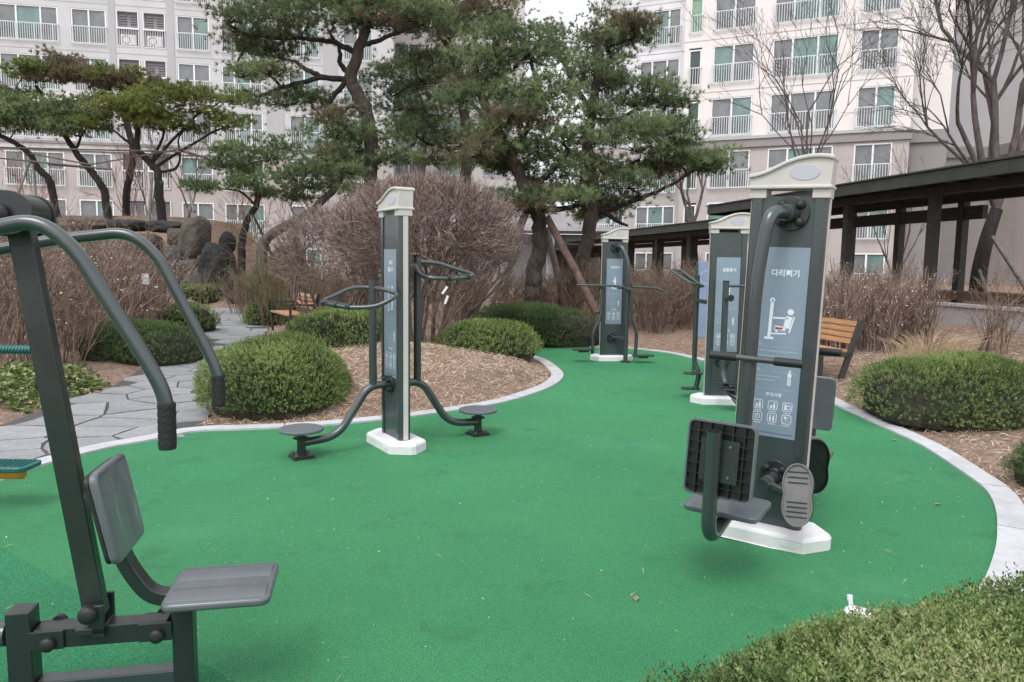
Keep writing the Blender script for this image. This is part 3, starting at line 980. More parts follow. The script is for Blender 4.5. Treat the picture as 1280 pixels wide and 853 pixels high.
def poster_details(root_poster, title, kind, x0, x1, z0, z1, y, seed=0):
    """children of the poster: lettering, pictogram, small print, warning icons"""
    W_, H_ = x1 - x0, z1 - z0
    cx = (x0 + x1) / 2
    rot = Matrix.Rotation(R(90), 4, 'X')
    lines = title.split('\n')
    ts = 0.041 if len(lines) == 1 else 0.042
    for i, tl in enumerate(lines):
        me = text_mesh(tl, ts, 0.0012)
        me.transform(Matrix.Translation((cx + 0.012, y, z1 - 0.135 * H_ + (0.0 if len(lines) == 1 else 0.03 - i * 0.056))) @ rot)
        obj('title_lettering', me, M_PRINT, root_poster)
    mb, red = MB(), MB()
    pictogram(mb, red, kind)
    M = Matrix.Translation((cx + 0.01, y, z1 - 0.375 * H_))
    for b, nm, mm in ((mb, 'pictogram', M_PRINT), (red, 'red_mark', M_RED)):
        b.v = [tuple(M @ Vector(v)) for v in b.v]
        b.v = [(v[0], y - (0.0006 if nm == 'red_mark' else 0), v[2]) for v in b.v]
        b.build(nm, mm, root_poster, smooth=False)
    # dotted rules and lines of tiny print
    fp = MB()
    rr = random.Random(seed)
    def q(xa, xb, za, zb):
        fp.add([(xa, y, za), (xb, y, za), (xb, y, zb), (xa, y, zb)], [(0, 1, 2, 3)])
    def tiny(z, xa, xb, h=0.007):
        x = xa
        while x < xb:
            wd = rr.uniform(0.004, 0.009)
            q(x, min(xb, x + wd), z, z + h * rr.uniform(0.7, 1.0))
            x += wd + rr.uniform(0.002, 0.005)
    for fr in (0.52, 0.655, 0.745, 0.935):
        z = z1 - fr * H_
        x = x0 + 0.02
        while x < x1 - 0.02:
            q(x, x + 0.004, z, z + 0.003)
            x += 0.0075
    tiny(z1 - 0.512 * H_, x0 + 0.02, x0 + 0.045, 0.011)
    tiny(z1 - 0.545 * H_, x0 + 0.02, x1 - 0.02); tiny(z1 - 0.572 * H_, x0 + 0.02, x0 + 0.14)
    tiny(z1 - 0.647 * H_, x0 + 0.02, x0 + 0.045, 0.011)
    tiny(z1 - 0.68 * H_, x0 + 0.02, x0 + 0.16); tiny(z1 - 0.70 * H_, x0 + 0.02, x0 + 0.13)
    tag(fp.build('small_print', M_PRINTF, root_poster, smooth=False), kind='stuff')
    fig = MB()
    def fq(xa, xb, za, zb): fig.add([(xa, y, za), (xb, y, za), (xb, y, zb), (xa, y, zb)], [(0, 1, 2, 3)])
    fx, fz = x1 - 0.055, z1 - 0.675 * H_
    fq(fx - 0.006, fx + 0.006, fz + 0.028, fz + 0.04); fq(fx - 0.010, fx + 0.010, fz, fz + 0.025); fq(fx - 0.009, fx - 0.002, fz - 0.045, fz - 0.003); fq(fx + 0.002, fx + 0.009, fz - 0.045, fz - 0.003)
    fig.build('muscle_figure', M_PRINT, root_poster, smooth=False)
    me = text_mesh('주의사항', 0.024, 0.0005)
    me.transform(Matrix.Translation((cx, y, z1 - 0.775 * H_)) @ rot)
    obj('warning_lettering', me, M_PRINT, root_poster)
    for r_ in range(2):
        for c_ in range(3):
            ix = cx + (c_ - 1) * W_ * 0.30
            iz = z1 - (0.825 + r_ * 0.066 * 1.0) * H_ - 0.006
            s_ = 0.026
            ic = MB()
            ol = rounded_rect(2 * s_, 2 * s_, 0.010, 4)
            il = rounded_rect(2 * s_ - 0.007, 2 * s_ - 0.007, 0.007, 4)
            n = len(ol)
            for i in range(n):
                j = (i + 1) % n
                ic.add([(ix + ol[i][0], y, iz + ol[i][1]), (ix + ol[j][0], y, iz + ol[j][1]), (ix + il[j][0], y, iz + il[j][1]), (ix + il[i][0], y, iz + il[i][1])], [(0, 1, 2, 3)])
            def dsc(a, b, r, n=10):
                ic.add([(ix + a + r * math.cos(6.2832 * i / n), y, iz + b + r * math.sin(6.2832 * i / n)) for i in range(n)], [tuple(range(n))])
            def rc(a, b, c, d):
                ic.add([(ix + a, y, iz + c), (ix + b, y, iz + c), (ix + b, y, iz + d), (ix + a, y, iz + d)], [(0, 1, 2, 3)])
            k = r_ * 3 + c_
            if k in (0, 1):
                dsc(0.008, 0.012, 0.005); rc(0.002, 0.014, -0.018, 0.006); dsc(-0.009, 0.0, 0.004); rc(-0.014, -0.004, -0.018, -0.005); rc(-0.006, 0.004, -0.006, -0.002)
            elif k == 2:
                dsc(-0.010, 0.013, 0.005); rc(-0.016, -0.004, -0.018, 0.007)
                for i in range(12):
                    a0, a1 = 6.2832 * i / 12, 6.2832 * (i + 1) / 12
                    ic.add([(ix + 0.006 + rr_ * math.cos(a), y, iz + rr_ * math.sin(a) - 0.002) for rr_, a in ((0.009, a0), (0.014, a0), (0.014, a1), (0.009, a1))], [(0, 1, 2, 3)])
            elif k == 3:
                for i in range(12):
                    a0, a1 = 6.2832 * i / 12, 6.2832 * (i + 1) / 12
                    ic.add([(ix + rr_ * math.cos(a), y, iz + rr_ * math.sin(a)) for rr_, a in ((0.010, a0), (0.014, a0), (0.014, a1), (0.010, a1))], [(0, 1, 2, 3)])
                rc(-0.002, 0.002, 0, 0.009)
            elif k == 4:
                dsc(-0.009, 0.010, 0.005); rc(-0.014, -0.004, -0.018, 0.004); dsc(0.009, 0.010, 0.005); rc(0.003, 0.014, -0.018, 0.004)
            else:
                dsc(-0.007, 0.009, 0.008); rc(0.006, 0.014, -0.012, -0.008)
                ic.add([(ix - 0.02, y, iz - 0.022), (ix - 0.017, y, iz - 0.022), (ix + 0.021, y, iz + 0.02), (ix + 0.018, y, iz + 0.02)], [(0, 1, 2, 3)])
            tiny_z = iz - s_ - 0.012
            for q_ in range(5):
                ic.add([(ix - 0.018 + q_ * 0.0075, y, tiny_z), (ix - 0.013 + q_ * 0.0075, y, tiny_z), (ix - 0.013 + q_ * 0.0075, y, tiny_z + 0.005), (ix - 0.018 + q_ * 0.0075, y, tiny_z + 0.005)], [(0, 1, 2, 3)])
            ic.build('warning_icon', M_PRINT, root_poster, smooth=False)
    ft = MB()
    x = x0 + 0.02
    while x < x1 - 0.02:
        wd = rr.uniform(0.004, 0.010)
        ft.add([(x, y, z0 + 0.018), (x + wd, y, z0 + 0.018), (x + wd, y, z0 + 0.018 + 0.008), (x, y, z0 + 0.026)], [(0, 1, 2, 3)])
        x += wd + 0.004
    ft.build('footer_print', M_PRINTD, root_poster, smooth=False)

def make_pillar(t, title, kind, pm=None, cap_flip=False, seed=0, HT=2.15, PW=0.405):
    """plinth, two columns, panel, poster, cap; front faces local -y"""
    D = 0.105
    cw = 0.064
    zt = HT - 0.225
    hw = PW / 2
    # plinth with chamfered ends
    pl_ = [(-0.355, 0.02), (-0.245, 0.165), (0.245, 0.165), (0.355, 0.02), (0.355, -0.02), (0.245, -0.165), (-0.245, -0.165), (-0.355, -0.02)]
    top = [(x * 0.965, y * 0.94) for x, y in pl_]
    n = 8
    mb = MB()
    mb.add([(x, y, 0.008) for x, y in pl_] + [(x, y, 0.075) for x, y in pl_] + [(x, y, 0.095) for x, y in top],
           [tuple(range(n))] + [(i, (i + 1) % n, n + (i + 1) % n, n + i) for i in range(n)] + [(n + i, n + (i + 1) % n, 2 * n + (i + 1) % n, 2 * n + i) for i in range(n)] + [tuple(range(2 * n, 3 * n))])
    base = mb.build('plinth', M_WHITE, t, smooth=False, bevel=0.006)
    mb = MB().box((0.17, -0.1665, 0.047), (0.10, 0.004, 0.028))
    mb.build('makers_plate', M_WHITE, base, smooth=False, bevel=0.002)
    for s in (-1, 1):
        prof = []
        # rounded outer extrusion
        r = 0.034
        xo, xi = s * hw, s * (hw - cw)
        pts = [(xi, -D / 2), (xo - s * r, -D / 2)]
        pts += [(xo - s * r + s * r * math.sin(R(a)), -D / 2 + r - r * math.cos(R(a))) for a in (20, 40, 60, 80)]
        pts += [(xo, -D / 2 + r), (xo, D / 2 - r)]
        pts += [(xo - s * r + s * r * math.cos(R(a)), D / 2 - r + r * math.sin(R(a))) for a in (20, 40, 60, 80)]
        pts += [(xi, D / 2)]
        MB().prism(pts if s > 0 else pts[::-1], 0.09, zt).build('column', M_METAL, t, sharp=30)
        MB().bx(xo - 0.001, xo + s * 0.004, -0.021, 0.021, 0.1, zt - 0.01).build('trim_strip', M_CREAM, t, smooth=False)
    MB().bx(-hw + cw, hw - cw, -D / 2 + 0.010, D / 2 - 0.010, 0.09, zt + 0.004).build('panel', M_PANEL, t, smooth=False)
    # cap: two sleeves, wave shaped head, lips, oval badge
    ct = zt + 0.045
    sls = []
    for s in (-1, 1):
        sl = MB(); sls.append(sl)
        sl.bx(s * (hw + 0.006), s * (hw - 0.084), -D / 2 - 0.006, D / 2 + 0.006, zt - 0.008, ct + 0.004)
    cap = MB()
    f = -1 if cap_flip else 1
    prof = [(-0.245, 0.066), (-0.20, 0.073), (-0.14, 0.088), (-0.08, 0.113), (-0.02, 0.138), (0.04, 0.156), (0.10, 0.166), (0.16, 0.168), (0.21, 0.164), (0.245, 0.156)]
    pp = [tuple((f * x * hw / 0.235, ct + z)) for x, z in prof]
    poly = [(f * -hw * 1.03, ct)] + pp + [(f * hw * 1.03, ct)]
    M = Matrix(((1, 0, 0, 0), (0, 0, 1, 0), (0, 1, 0, 0), (0, 0, 0, 1)))
    cap.prism(poly, -D / 2 - 0.012, D / 2 + 0.012, M)
    cp = cap.build('cap', M_CREAM, t, smooth=True, bevel=0.004, sharp=30)
    for sl in sls:
        sl.build('cap_sleeve', M_CREAM, cp, smooth=False, bevel=0.004)
    lip = MB()
    tp = [(x * 1.02, z + 0.0) for x, z in pp]
    lip.prism([(x, z - 0.012) for x, z in tp] + [(x, z + 0.010) for x, z in reversed(tp)], -D / 2 - 0.026, D / 2 + 0.026, M)
    lip.build('cap_rim', M_CREAM, cp, bevel=0.006, sharp=30)
    l2 = MB().bx(-hw * 1.06, hw * 1.06, -D / 2 - 0.022, D / 2 + 0.022, ct - 0.004, ct + 0.016)
    l2.build('cap_rim', M_CREAM, cp, bevel=0.006)
    bd = MB()
    ez = ct + 0.082
    ring = [(f * 0.075 + 0.078 * math.cos(2 * math.pi * i / 28), ez + 0.042 * math.sin(2 * math.pi * i / 28)) for i in range(28)]
    bd.prism(ring, -D / 2 - 0.015, -D / 2 - 0.010, M)
    bd.build('badge', M_BADGE, cp, smooth=False, bevel=0.0015)
    # poster plate
    x0, x1 = -0.130, 0.132
    z0, z1 = 0.60, zt - 0.27
    yb = -D / 2 + 0.010
    po = MB().bx(x0, x1, yb - 0.0025, yb, z0, z1).build('poster', pm or M_POSTER, t, smooth=False)
    poster_details(po, title, kind, x0, x1, z0, z1, yb - 0.0035, seed)
    return D

def hub(t, x, z, y, r=0.085, side=-1, knobs=4, rk=0.017):
    """bolted bearing plate on the panel; side -1 front, +1 back"""
    mb = MB().cyl((x, y, z), (x, y + side * 0.022, z), r, 28)
    mb.cyl((x, y + side * 0.02, z), (x, y + side * 0.045, z), r * 0.55, 24, r * 0.48)
    h = mb.build('bearing_plate', M_METALD, t, bevel=0.003)
    for k in range(knobs):
        a = R(45 + 360 / knobs * k)
        kx, kz = x + r * 0.72 * math.cos(a), z + r * 0.72 * math.sin(a)
        kb = MB().cyl((kx, y + side * 0.02, kz), (kx, y + side * 0.045, kz), rk, 12)
        kb.sphere((kx, y + side * 0.045, kz), rk, 1, 0.7, 1, 12, 6)
        kb.build('bolt_cap', M_BLACK, h)
    return h

def rot_pts(pts, flip):
    return [(-p[0], -p[1], p[2]) for p in pts] if flip else pts

def grip(t, a, b, r, rings=8, parent=None, ribs=14):
    """knurled rubber sleeve with raised diamonds"""
    a, b = Vector(a), Vector(b)
    d = (b - a)
    L = d.length
    u = d.normalized()
    ref = Vector((0, 0, 1)) if abs(u.z) < 0.9 else Vector((1, 0, 0))
    n1 = (ref - u * ref.dot(u)).normalized()
    n2 = u.cross(n1)
    mb = MB()
    seg = 24
    rows = max(8, int(L / 0.006))
    b0 = 0
    for i in range(rows + 1):
        s = i / rows
        for j in range(seg):
            an = 2 * math.pi * j / seg
            k1 = math.sin(an * 3 + s * L * 190)
            k2 = math.sin(an * 3 - s * L * 190)
            rr = r * (0.94 + 0.15 * max(abs(k1), abs(k2)) ** 3)
            if i in (0, rows): rr = r * 1.0
            mb.v.append(tuple(a + u * L * s + (n1 * math.cos(an) + n2 * math.sin(an)) * rr))
    for i in range(rows):
        for j in range(seg):
            j2 = (j + 1) % seg
            mb.f.append((i * seg + j, i * seg + j2, (i + 1) * seg + j2, (i + 1) * seg + j))
    mb.f.append(tuple(range(seg - 1, -1, -1)))
    mb.f.append(tuple(rows * seg + j for j in range(seg)))
    return mb.build('grip', M_BLACK, parent or t, sharp=60)

# ---- 1. waist twister with two turning discs
def waist_twister():
    t = thing('waist_twister', 'slim pillar machine with round turning discs and looped handlebars, left of centre', 'exercise machine', (-0.97, 6.12, 0), R(-57.3), 'pillar exercise machines')
    D = make_pillar(t, '허리\n돌리기', 'twist', seed=1)
    for flip, ztop in ((False, 1.41), (True, 1.60)):
        sg = 1 if flip else -1
        # local: x along panel, y = -u outward on the front side
        hub(t, 0, 0.54, sg * D / 2 - sg * 0.010, 0.075, sg, 4, 0.02)
        pipe = bent_path(rot_pts([(0, -0.05, 0.54), (0, -0.24, 0.54), (0.0, -0.50, 0.15), (0, -0.78, 0.13)], flip), 0.14, 8)
        MB().tube(pipe, 0.033, 14).build('support_pipe', M_METAL, t)
        post = rot_pts([(0, -0.20, 0.52), (0, -0.20, ztop)], flip)
        pz = MB().cyl(post[0], post[1], 0.032, 20).build('post', M_METAL, t)
        MB().cyl(post[1], (post[1][0], post[1][1], ztop + 0.012), 0.034, 20).sphere((post[1][0], post[1][1], ztop + 0.012), 0.014, 1, 1, 0.7).build('post_cap', M_BLACK, pz)
        dz = ztop - 1.41
        if not flip:
            lp = [(0.0, -0.20, 1.34), (-0.05, -0.36, 1.335), (-0.02, -0.52, 1.275), (0.06, -0.63, 1.235), (0.16, -0.56, 1.215), (0.25, -0.46, 1.20), (0.33, -0.30, 1.215), (0.35, -0.15, 1.29), (0.20, -0.13, 1.32)]
            ga, gb = (0.07, -0.635, 1.234), (0.235, -0.475, 1.204)
        else:
            lp = [(0.0, -0.20, 1.545), (-0.05, -0.36, 1.545), (-0.10, -0.50, 1.50), (-0.12, -0.66, 1.455), (-0.20, -0.60, 1.44), (-0.26, -0.42, 1.425), (-0.24, -0.22, 1.425), (-0.10, -0.17, 1.46)]
            lp = [(-x if False else x, y, z) for x, y, z in lp]
            ga, gb = (-0.215, -0.57, 1.437), (-0.262, -0.34, 1.424)
        hb = MB().tube(smooth_path(rot_pts(lp, flip), 5, True), 0.0175, 12, closed=True).build('handlebar', M_METAL, t)
        gg = rot_pts([ga, gb], flip)
        m_ = (Vector(gg[0]) + Vector(gg[1])) / 2
        dv = (Vector(gg[1]) - Vector(gg[0])).normalized() * 0.008
        MB().tube([gg[0], m_ - dv], 0.0245, 12).build('grip', M_BLACK, hb)
        MB().tube([m_ + dv, gg[1]], 0.0245, 12).build('grip', M_BLACK, hb)
        MB().tube([m_ - dv, m_ + dv], 0.029, 12).build('grip_collar', M_BLACK, hb)
        dx, dy = (0, -0.80) if not flip else (0, 0.80)
        MB().cyl((dx, dy, 0.02), (dx, dy, 0.225), 0.034, 18).build('disc_stem', M_METALD, t)
        MB().cyl((dx, dy, 0.165), (dx, dy, 0.172), 0.062, 24).build('flange', M_METALD, t)
        fb = MB().box((dx, dy, 0.032), (0.15, 0.15, 0.012)).box((dx, dy, 0.018), (0.17, 0.17, 0.014)).build('foot_plate', M_METALD, t, smooth=False, bevel=0.002)
        for bx_, by_ in ((-1, -1), (-1, 1), (1, -1), (1, 1)):
            MB().cyl((dx + bx_ * 0.055, dy + by_ * 0.055, 0.03), (dx + bx_ * 0.055, dy + by_ * 0.055, 0.056), 0.010, 8).build('bolt', M_BOLT, fb)
        MB().cyl((dx, dy, 0.224), (dx, dy, 0.250), 0.172, 40).build('turning_disc', M_DISC, t, bevel=0.008)
    return t
waist_twister()

# ---- 2. seated leg machine, double sided
def ribbed_pad(t, M, w, h, th=0.03):
    """seat back: smooth on +z, honeycomb ribs on -z (local to M)"""
    rr = rounded_rect(w, h, 0.03, 5)
    mb = MB().prism(rr, 0, 0.010, M)
    b = mb.build('backrest', M_PLAST, t, bevel=0.003)
    n = len(rr)
    rim = MB()
    inn = rounded_rect(w - 0.016, h - 0.016, 0.024, 5)
    for i in range(n):
        j = (i + 1) % n
        vs = [(*rr[i], 0.001), (*rr[j], 0.001), (*inn[j], 0.001), (*inn[i], 0.001), (*rr[i], -th), (*rr[j], -th), (*inn[j], -th), (*inn[i], -th)]
        rim.add([M @ Vector(v) for v in vs], [(0, 1, 2, 3), (4, 7, 6, 5), (0, 4, 5, 1), (3, 2, 6, 7)])
    rim.build('backrest_rim', M_PLAST, b, smooth=False)
    ribs = MB()
    nxr, nyr = 6, 7
    for i in range(1, nxr):
        x = -w / 2 + w * i / nxr
        ribs.box(M @ Vector((x, 0, -th * 0.42)), (1, 1, 1), None) if False else None
        vs = [(x - 0.0025, -h / 2 + 0.008, 0), (x + 0.0025, -h / 2 + 0.008, 0), (x + 0.0025, h / 2 - 0.008, 0), (x - 0.0025, h / 2 - 0.008, 0)]
        ribs.add([M @ Vector(v) for v in vs] + [M @ Vector((v[0], v[1], -th * 0.9)) for v in vs], [(4, 5, 6, 7), (0, 1, 5, 4), (2, 3, 7, 6), (1, 2, 6, 5), (3, 0, 4, 7)])
    for i in range(1, nyr):
        y = -h / 2 + h * i / nyr
        vs = [(-w / 2 + 0.008, y - 0.0025, 0), (w / 2 - 0.008, y - 0.0025, 0), (w / 2 - 0.008, y + 0.0025, 0), (-w / 2 + 0.008, y + 0.0025, 0)]
        ribs.add([M @ Vector(v) for v in vs] + [M @ Vector((v[0], v[1], -th * 0.86)) for v in vs], [(4, 5, 6, 7), (0, 1, 5, 4), (2, 3, 7, 6), (1, 2, 6, 5), (3, 0, 4, 7)])
    ribs.build('ribs', M_DARKPL, b, smooth=False)
    lin = MB().prism(rounded_rect(w - 0.018, h - 0.018, 0.024, 5), -0.002, -0.0005, M)
    lin.build('backrest_hollow', M_DARKPL, b, smooth=False)
    pl2 = MB().prism(rounded_rect(w * 0.56, h * 0.56, 0.006, 2), -th - 0.004, -th + 0.002, M).build('mounting_plate', M_METALD, b, smooth=False)
    for sx in (-1, 1):
        for sy in (-1, 1):
            c = M @ Vector((sx * w * 0.15, sy * h * 0.2, -th - 0.004)); e = M @ Vector((sx * w * 0.15, sy * h * 0.2, -th - 0.010))
            MB().cyl(c, e, 0.006, 8).build('bolt', M_BOLT, b)
    return b

def leg_unit(t, flip, D):
    """swing arm seat in front (local -y) of the pillar"""
    fl = Matrix.Rotation(math.pi, 4, 'Z') if flip else Matrix.Identity(4)
    sg = 1 if flip else -1
    O = -0.045
    T = lambda p: fl @ Vector(p)
    hub(t, 0.02 if not flip else -0.02, 1.835, sg * (D / 2 - 0.01), 0.092, sg, 4, 0.024)
    arm = bent_path([T(p) for p in [(0.02, -0.08, 1.835), (-0.045, -0.27, 1.84), (-0.078, -0.30, 1.5), (-0.075, -0.32, 0.40), (-0.065, -0.36, 0.30), (O, -0.60, 0.30)]], 0.16, 10)
    a_ = MB().tube(arm, 0.036, 20).build('swing_arm', M_METAL, t)
    c0, c1 = T((0.015, -0.10, 1.836)), T((0.006, -0.135, 1.8375))
    MB().cyl(c0, c1, 0.046, 24).build('arm_collar', M_METAL, a_)
    # T handle
    za = 1.065
    MB().cyl(T((-0.26, -0.345, za)), T((0.19, -0.345, za)), 0.0165, 14).build('handle_bar', M_METAL, t)
    grip(t, T((-0.28, -0.345, za)), T((-0.14, -0.345, za)), 0.021)
    grip(t, T((0.055, -0.345, za)), T((0.195, -0.345, za)), 0.021)
    # seat
    sm_ = frame_mat(T((O, -0.66, 0.348)), T((1, 0, 0)), T((0, 1, 0)))
    seat = MB().prism(rounded_rect(0.36, 0.33, 0.035, 5), 0, 0.03, sm_).build('seat', M_PLAST, t, bevel=0.008, seg=3)
    MB().prism(rounded_rect(0.20, 0.22, 0.01, 2), -0.012, 0.0, sm_).build('seat_plate', M_METALD, seat, smooth=False)
    # bent pipe carrying the backrest
    up = bent_path([T(p) for p in [(O, -0.62, 0.315), (O, -0.97, 0.27), (O, -0.985, 0.80)]], 0.13, 10)
    ub = MB().tube(up, 0.034, 22, caps=False).build('back_pipe', M_METAL, t)
    e = T((O, -0.985, 0.80))
    q = MB()
    n = 22
    ri = 0.029
    vs = []
    for rr, z in ((0.034, 0.80), (ri, 0.80), (ri, 0.70)):
        vs += [e + Vector((rr * math.cos(6.28318 * i / n), rr * math.sin(6.28318 * i / n), z - 0.80)) for i in range(n)]
    q.add(vs, [(i, (i + 1) % n, n + (i + 1) % n, n + i) for i in range(n)] + [(n + i, n + (i + 1) % n, 2 * n + (i + 1) % n, 2 * n + i) for i in range(n)] + [tuple(range(2 * n, 3 * n))])
    q.build('pipe_mouth', M_METALD, ub, sharp=30)
    MB().cyl(e - Vector((0, 0, 0.06)), e - Vector((0, 0, 0.012)), 0.0285, 22).build('pipe_inner_shade', M_DARKPL, ub)  # dark fill added in the open pipe, standing for the shade inside
    bm_ = frame_mat(T((O + 0.02, -0.915, 0.655)), T((-1, 0, 0)), T((0, 0.07, 1)))
    ribbed_pad(t, bm_, 0.315, 0.355)
    # pedals on the lower hub
    hub(t, 0.045 if not flip else -0.045, 0.39, sg * (D / 2 - 0.01), 0.085, sg, 4, 0.02)
    ax = MB().cyl(T((0.045, -0.06, 0.385)), T((0.02, -0.22, 0.365)), 0.033, 20)
    ps = -1 if flip else 1
    ax.cyl(T((0.02, -0.17, 0.37)), T((0.17 * ps, -0.22, 0.355)), 0.018, 14)
    ax.build('pedal_axle', M_METAL, t)
    MB().cyl(T((0.032, -0.155, 0.373)), T((0.028, -0.175, 0.370)), 0.037, 20).build('bronze_ring', M_ROCKB, t)
    pc = T((0.205 * ps, -0.235 if ps > 0 else -0.20, 0.355 if ps > 0 else 0.42))
    pm_ = frame_mat(pc, T((1, 0.05, 0.10)), T((-0.10, 0.30, 1.0))) if ps > 0 else frame_mat(pc, T((1, 0.35, 0.0)), T((0.0, 0.10, 1.0)))
    out = []
    for i in range(40):
        a = 2 * math.pi * i / 40
        x = 0.082 * math.cos(a); y = 0.165 * (abs(math.sin(a)) ** 0.72) * (1 if math.sin(a) >= 0 else -1)
        x *= 1 - 0.14 * math.exp(-((y) / 0.05) ** 2)
        out.append((x, y))
    ped = MB().prism(out, -0.012, 0.012, pm_).build('pedal', M_PEDAL, t, bevel=0.006)
    rb = MB()
    for y in (-0.115, -0.090, -0.065, -0.040, 0.062, 0.090, 0.118):
        hw_ = 0.050
        vs = [(-hw_, y - 0.003, 0.0115), (hw_, y - 0.003, 0.0115), (hw_, y + 0.003, 0.0115), (-hw_, y + 0.003, 0.0115)]
        rb.add([pm_ @ Vector(v) for v in vs] + [pm_ @ Vector((v[0], v[1], 0.0155)) for v in vs], [(4, 5, 6, 7), (0, 1, 5, 4), (1, 2, 6, 5), (2, 3, 7, 6), (3, 0, 4, 7)])
    rb.build('tread_rib', M_DARKPL, ped, smooth=False)
    sk = MB()
    o2 = [(x * 0.86, y * 0.9) for x, y in out]
    n = len(out)
    vs = [pm_ @ Vector((*p, 0.010)) for p in out] + [pm_ @ Vector((*p, 0.024)) for p in out] + [pm_ @ Vector((*p, 0.024)) for p in [(x * 0.93, y * 0.955) for x, y in out]] + [pm_ @ Vector((*p, 0.010)) for p in [(x * 0.91, y * 0.945) for x, y in out]]
    sk.add(vs, [(k * n + i, k * n + (i + 1) % n, (k + 1) * n + (i + 1) % n, (k + 1) * n + i) for k in range(3) for i in range(n)])
    sk.build('pedal_rim', M_PEDAL, ped)
    hl_ = MB()
    vs = [pm_ @ Vector((*p, -0.012)) for p in out] + [pm_ @ Vector((*p, -0.034)) for p in out] + [pm_ @ Vector((p[0] * 0.93, p[1] * 0.96, -0.034)) for p in out] + [pm_ @ Vector((p[0] * 0.93, p[1] * 0.96, -0.0135)) for p in out]
    hl_.add(vs, [(k * n + (i + 1) % n, k * n + i, (k + 1) * n + i, (k + 1) * n + (i + 1) % n) for k in range(3) for i in range(n)] + [tuple(3 * n + i for i in range(n))])
    hl_.build('pedal_hollow', M_DARKPL, ped)

def leg_machine():
    t = thing('leg_press_machine', 'large double sided pillar machine with two seats and foot pedals, nearest on the right', 'exercise machine', (1.465, 4.12, 0.006), R(-32), 'pillar exercise machines')
    t.rotation_euler[1] = R(1.6)      # the pillar stands slightly out of plumb
    D = make_pillar(t, '다리펴기', 'leg', seed=2)
    leg_unit(t, False, D)
    leg_unit(t, True, D)
leg_machine()

# ---- 3. air walker behind it
def air_walker():
    t = thing('air_walker', 'pillar machine with upright walking poles and low footrests, half hidden behind the leg machine', 'exercise machine', (2.40, 8.32, 0), R(-3), 'pillar exercise machines')
    D = make_pillar(t, '공중걷기', 'walk', seed=3)
    hub(t, -0.02, 0.50, -D / 2 + 0.01, 0.085, -1, 4, 0.018)
    # near swinging pole with two footrests
    MB().tube(bent_path([(-0.09, -0.36, 1.39), (-0.09, -0.36, 0.36), (-0.03, -0.50, 0.18), (0.14, -0.60, 0.14)], 0.12, 8), 0.034, 16).build('swing_pole', M_METAL, t)
    MB().cyl((-0.09, -0.36, 1.388), (-0.09, -0.36, 1.402), 0.036, 18).build('pole_cap', M_BLACK, t)
    kn = MB().cyl((-0.09, -0.36, 1.22), (-0.06, -0.47, 1.22), 0.030, 18).build('pivot', M_METAL, t)
    MB().cyl((-0.06, -0.468, 1.22), (-0.057, -0.478, 1.22), 0.036, 18).cyl((-0.058, -0.474, 1.22), (-0.055, -0.484, 1.22), 0.018, 12).build('pivot_cap', M_BLACK, kn)
    MB().tube(bent_path([(-0.09, -0.36, 1.345), (0.20, -0.36, 1.35), (0.20, -0.10, 1.36)], 0.03, 5), 0.015, 12).build('handle_bar', M_METAL, t)
    MB().cyl((-0.02, -0.05, 0.50), (-0.09, -0.34, 0.50), 0.028, 16).build('pivot_axle', M_METAL, t)
    for k, (x, z) in enumerate(((-0.09, 0.30), (-0.04, 0.24))):
        f = MB().prism(rounded_rect(0.30, 0.13, 0.04, 5), 0, 0.018, Matrix.Translation((x + 0.05, -0.44 - 0.08 * k, z)))
        fo = f.build('footrest', M_METALD, t, bevel=0.004)
        rr = MB()
        for i in range(7):
            rr.box((x - 0.05 + 0.034 * i, -0.44 - 0.08 * k, z + 0.020), (0.006, 0.10, 0.006))
        rr.build('tread_rib', M_BLACK, fo, smooth=False)
    MB().tube(bent_path([(0.02, -0.44, 0.26), (-0.02, -0.52, 0.16), (0.08, -0.60, 0.06), (0.14, -0.58, 0.25)], 0.06, 5), 0.018, 10).build('footrest_bracket', M_METAL, t)
    # far side: pole, ladder shaped handle and its footrests, seen left of the pillar
    MB().tube(bent_path([(-0.26, 0.34, 1.45), (-0.26, 0.34, 0.42), (-0.20, 0.30, 0.30), (-0.24, 0.30, 0.10)], 0.08, 6), 0.030, 14).build('swing_pole', M_METAL, t)
    for dy in (0.0, 0.16):
        pass
    hb = MB().tube(bent_path([(-0.26, 0.34, 1.32), (-0.47, 0.30, 1.50), (-0.60, 0.28, 1.51), (-0.40, -0.02, 1.36), (-0.24, 0.06, 1.33), (-0.25, 0.32, 1.31)], 0.03, 4), 0.014, 10).build('handle_bar', M_METAL, t)
    MB().cyl((-0.47, 0.28, 1.50), (-0.30, -0.0, 1.35), 0.013, 10).build('handle_rung', M_METAL, hb)
    MB().cyl((-0.55, 0.22, 1.48), (-0.44, 0.24, 1.46), 0.012, 10).build('handle_rung', M_METAL, hb)
    MB().cyl((-0.26, 0.32, 1.15), (-0.20, 0.04, 1.15), 0.025, 12).build('pivot', M_METAL, t)
    for z, y in ((0.30, 0.22), (0.10, 0.34)):
        MB().prism(rounded_rect(0.22, 0.13, 0.04, 5), 0, 0.018, Matrix.Translation((-0.29, y, z))).build('footrest', M_METALD, t, bevel=0.004)
air_walker()

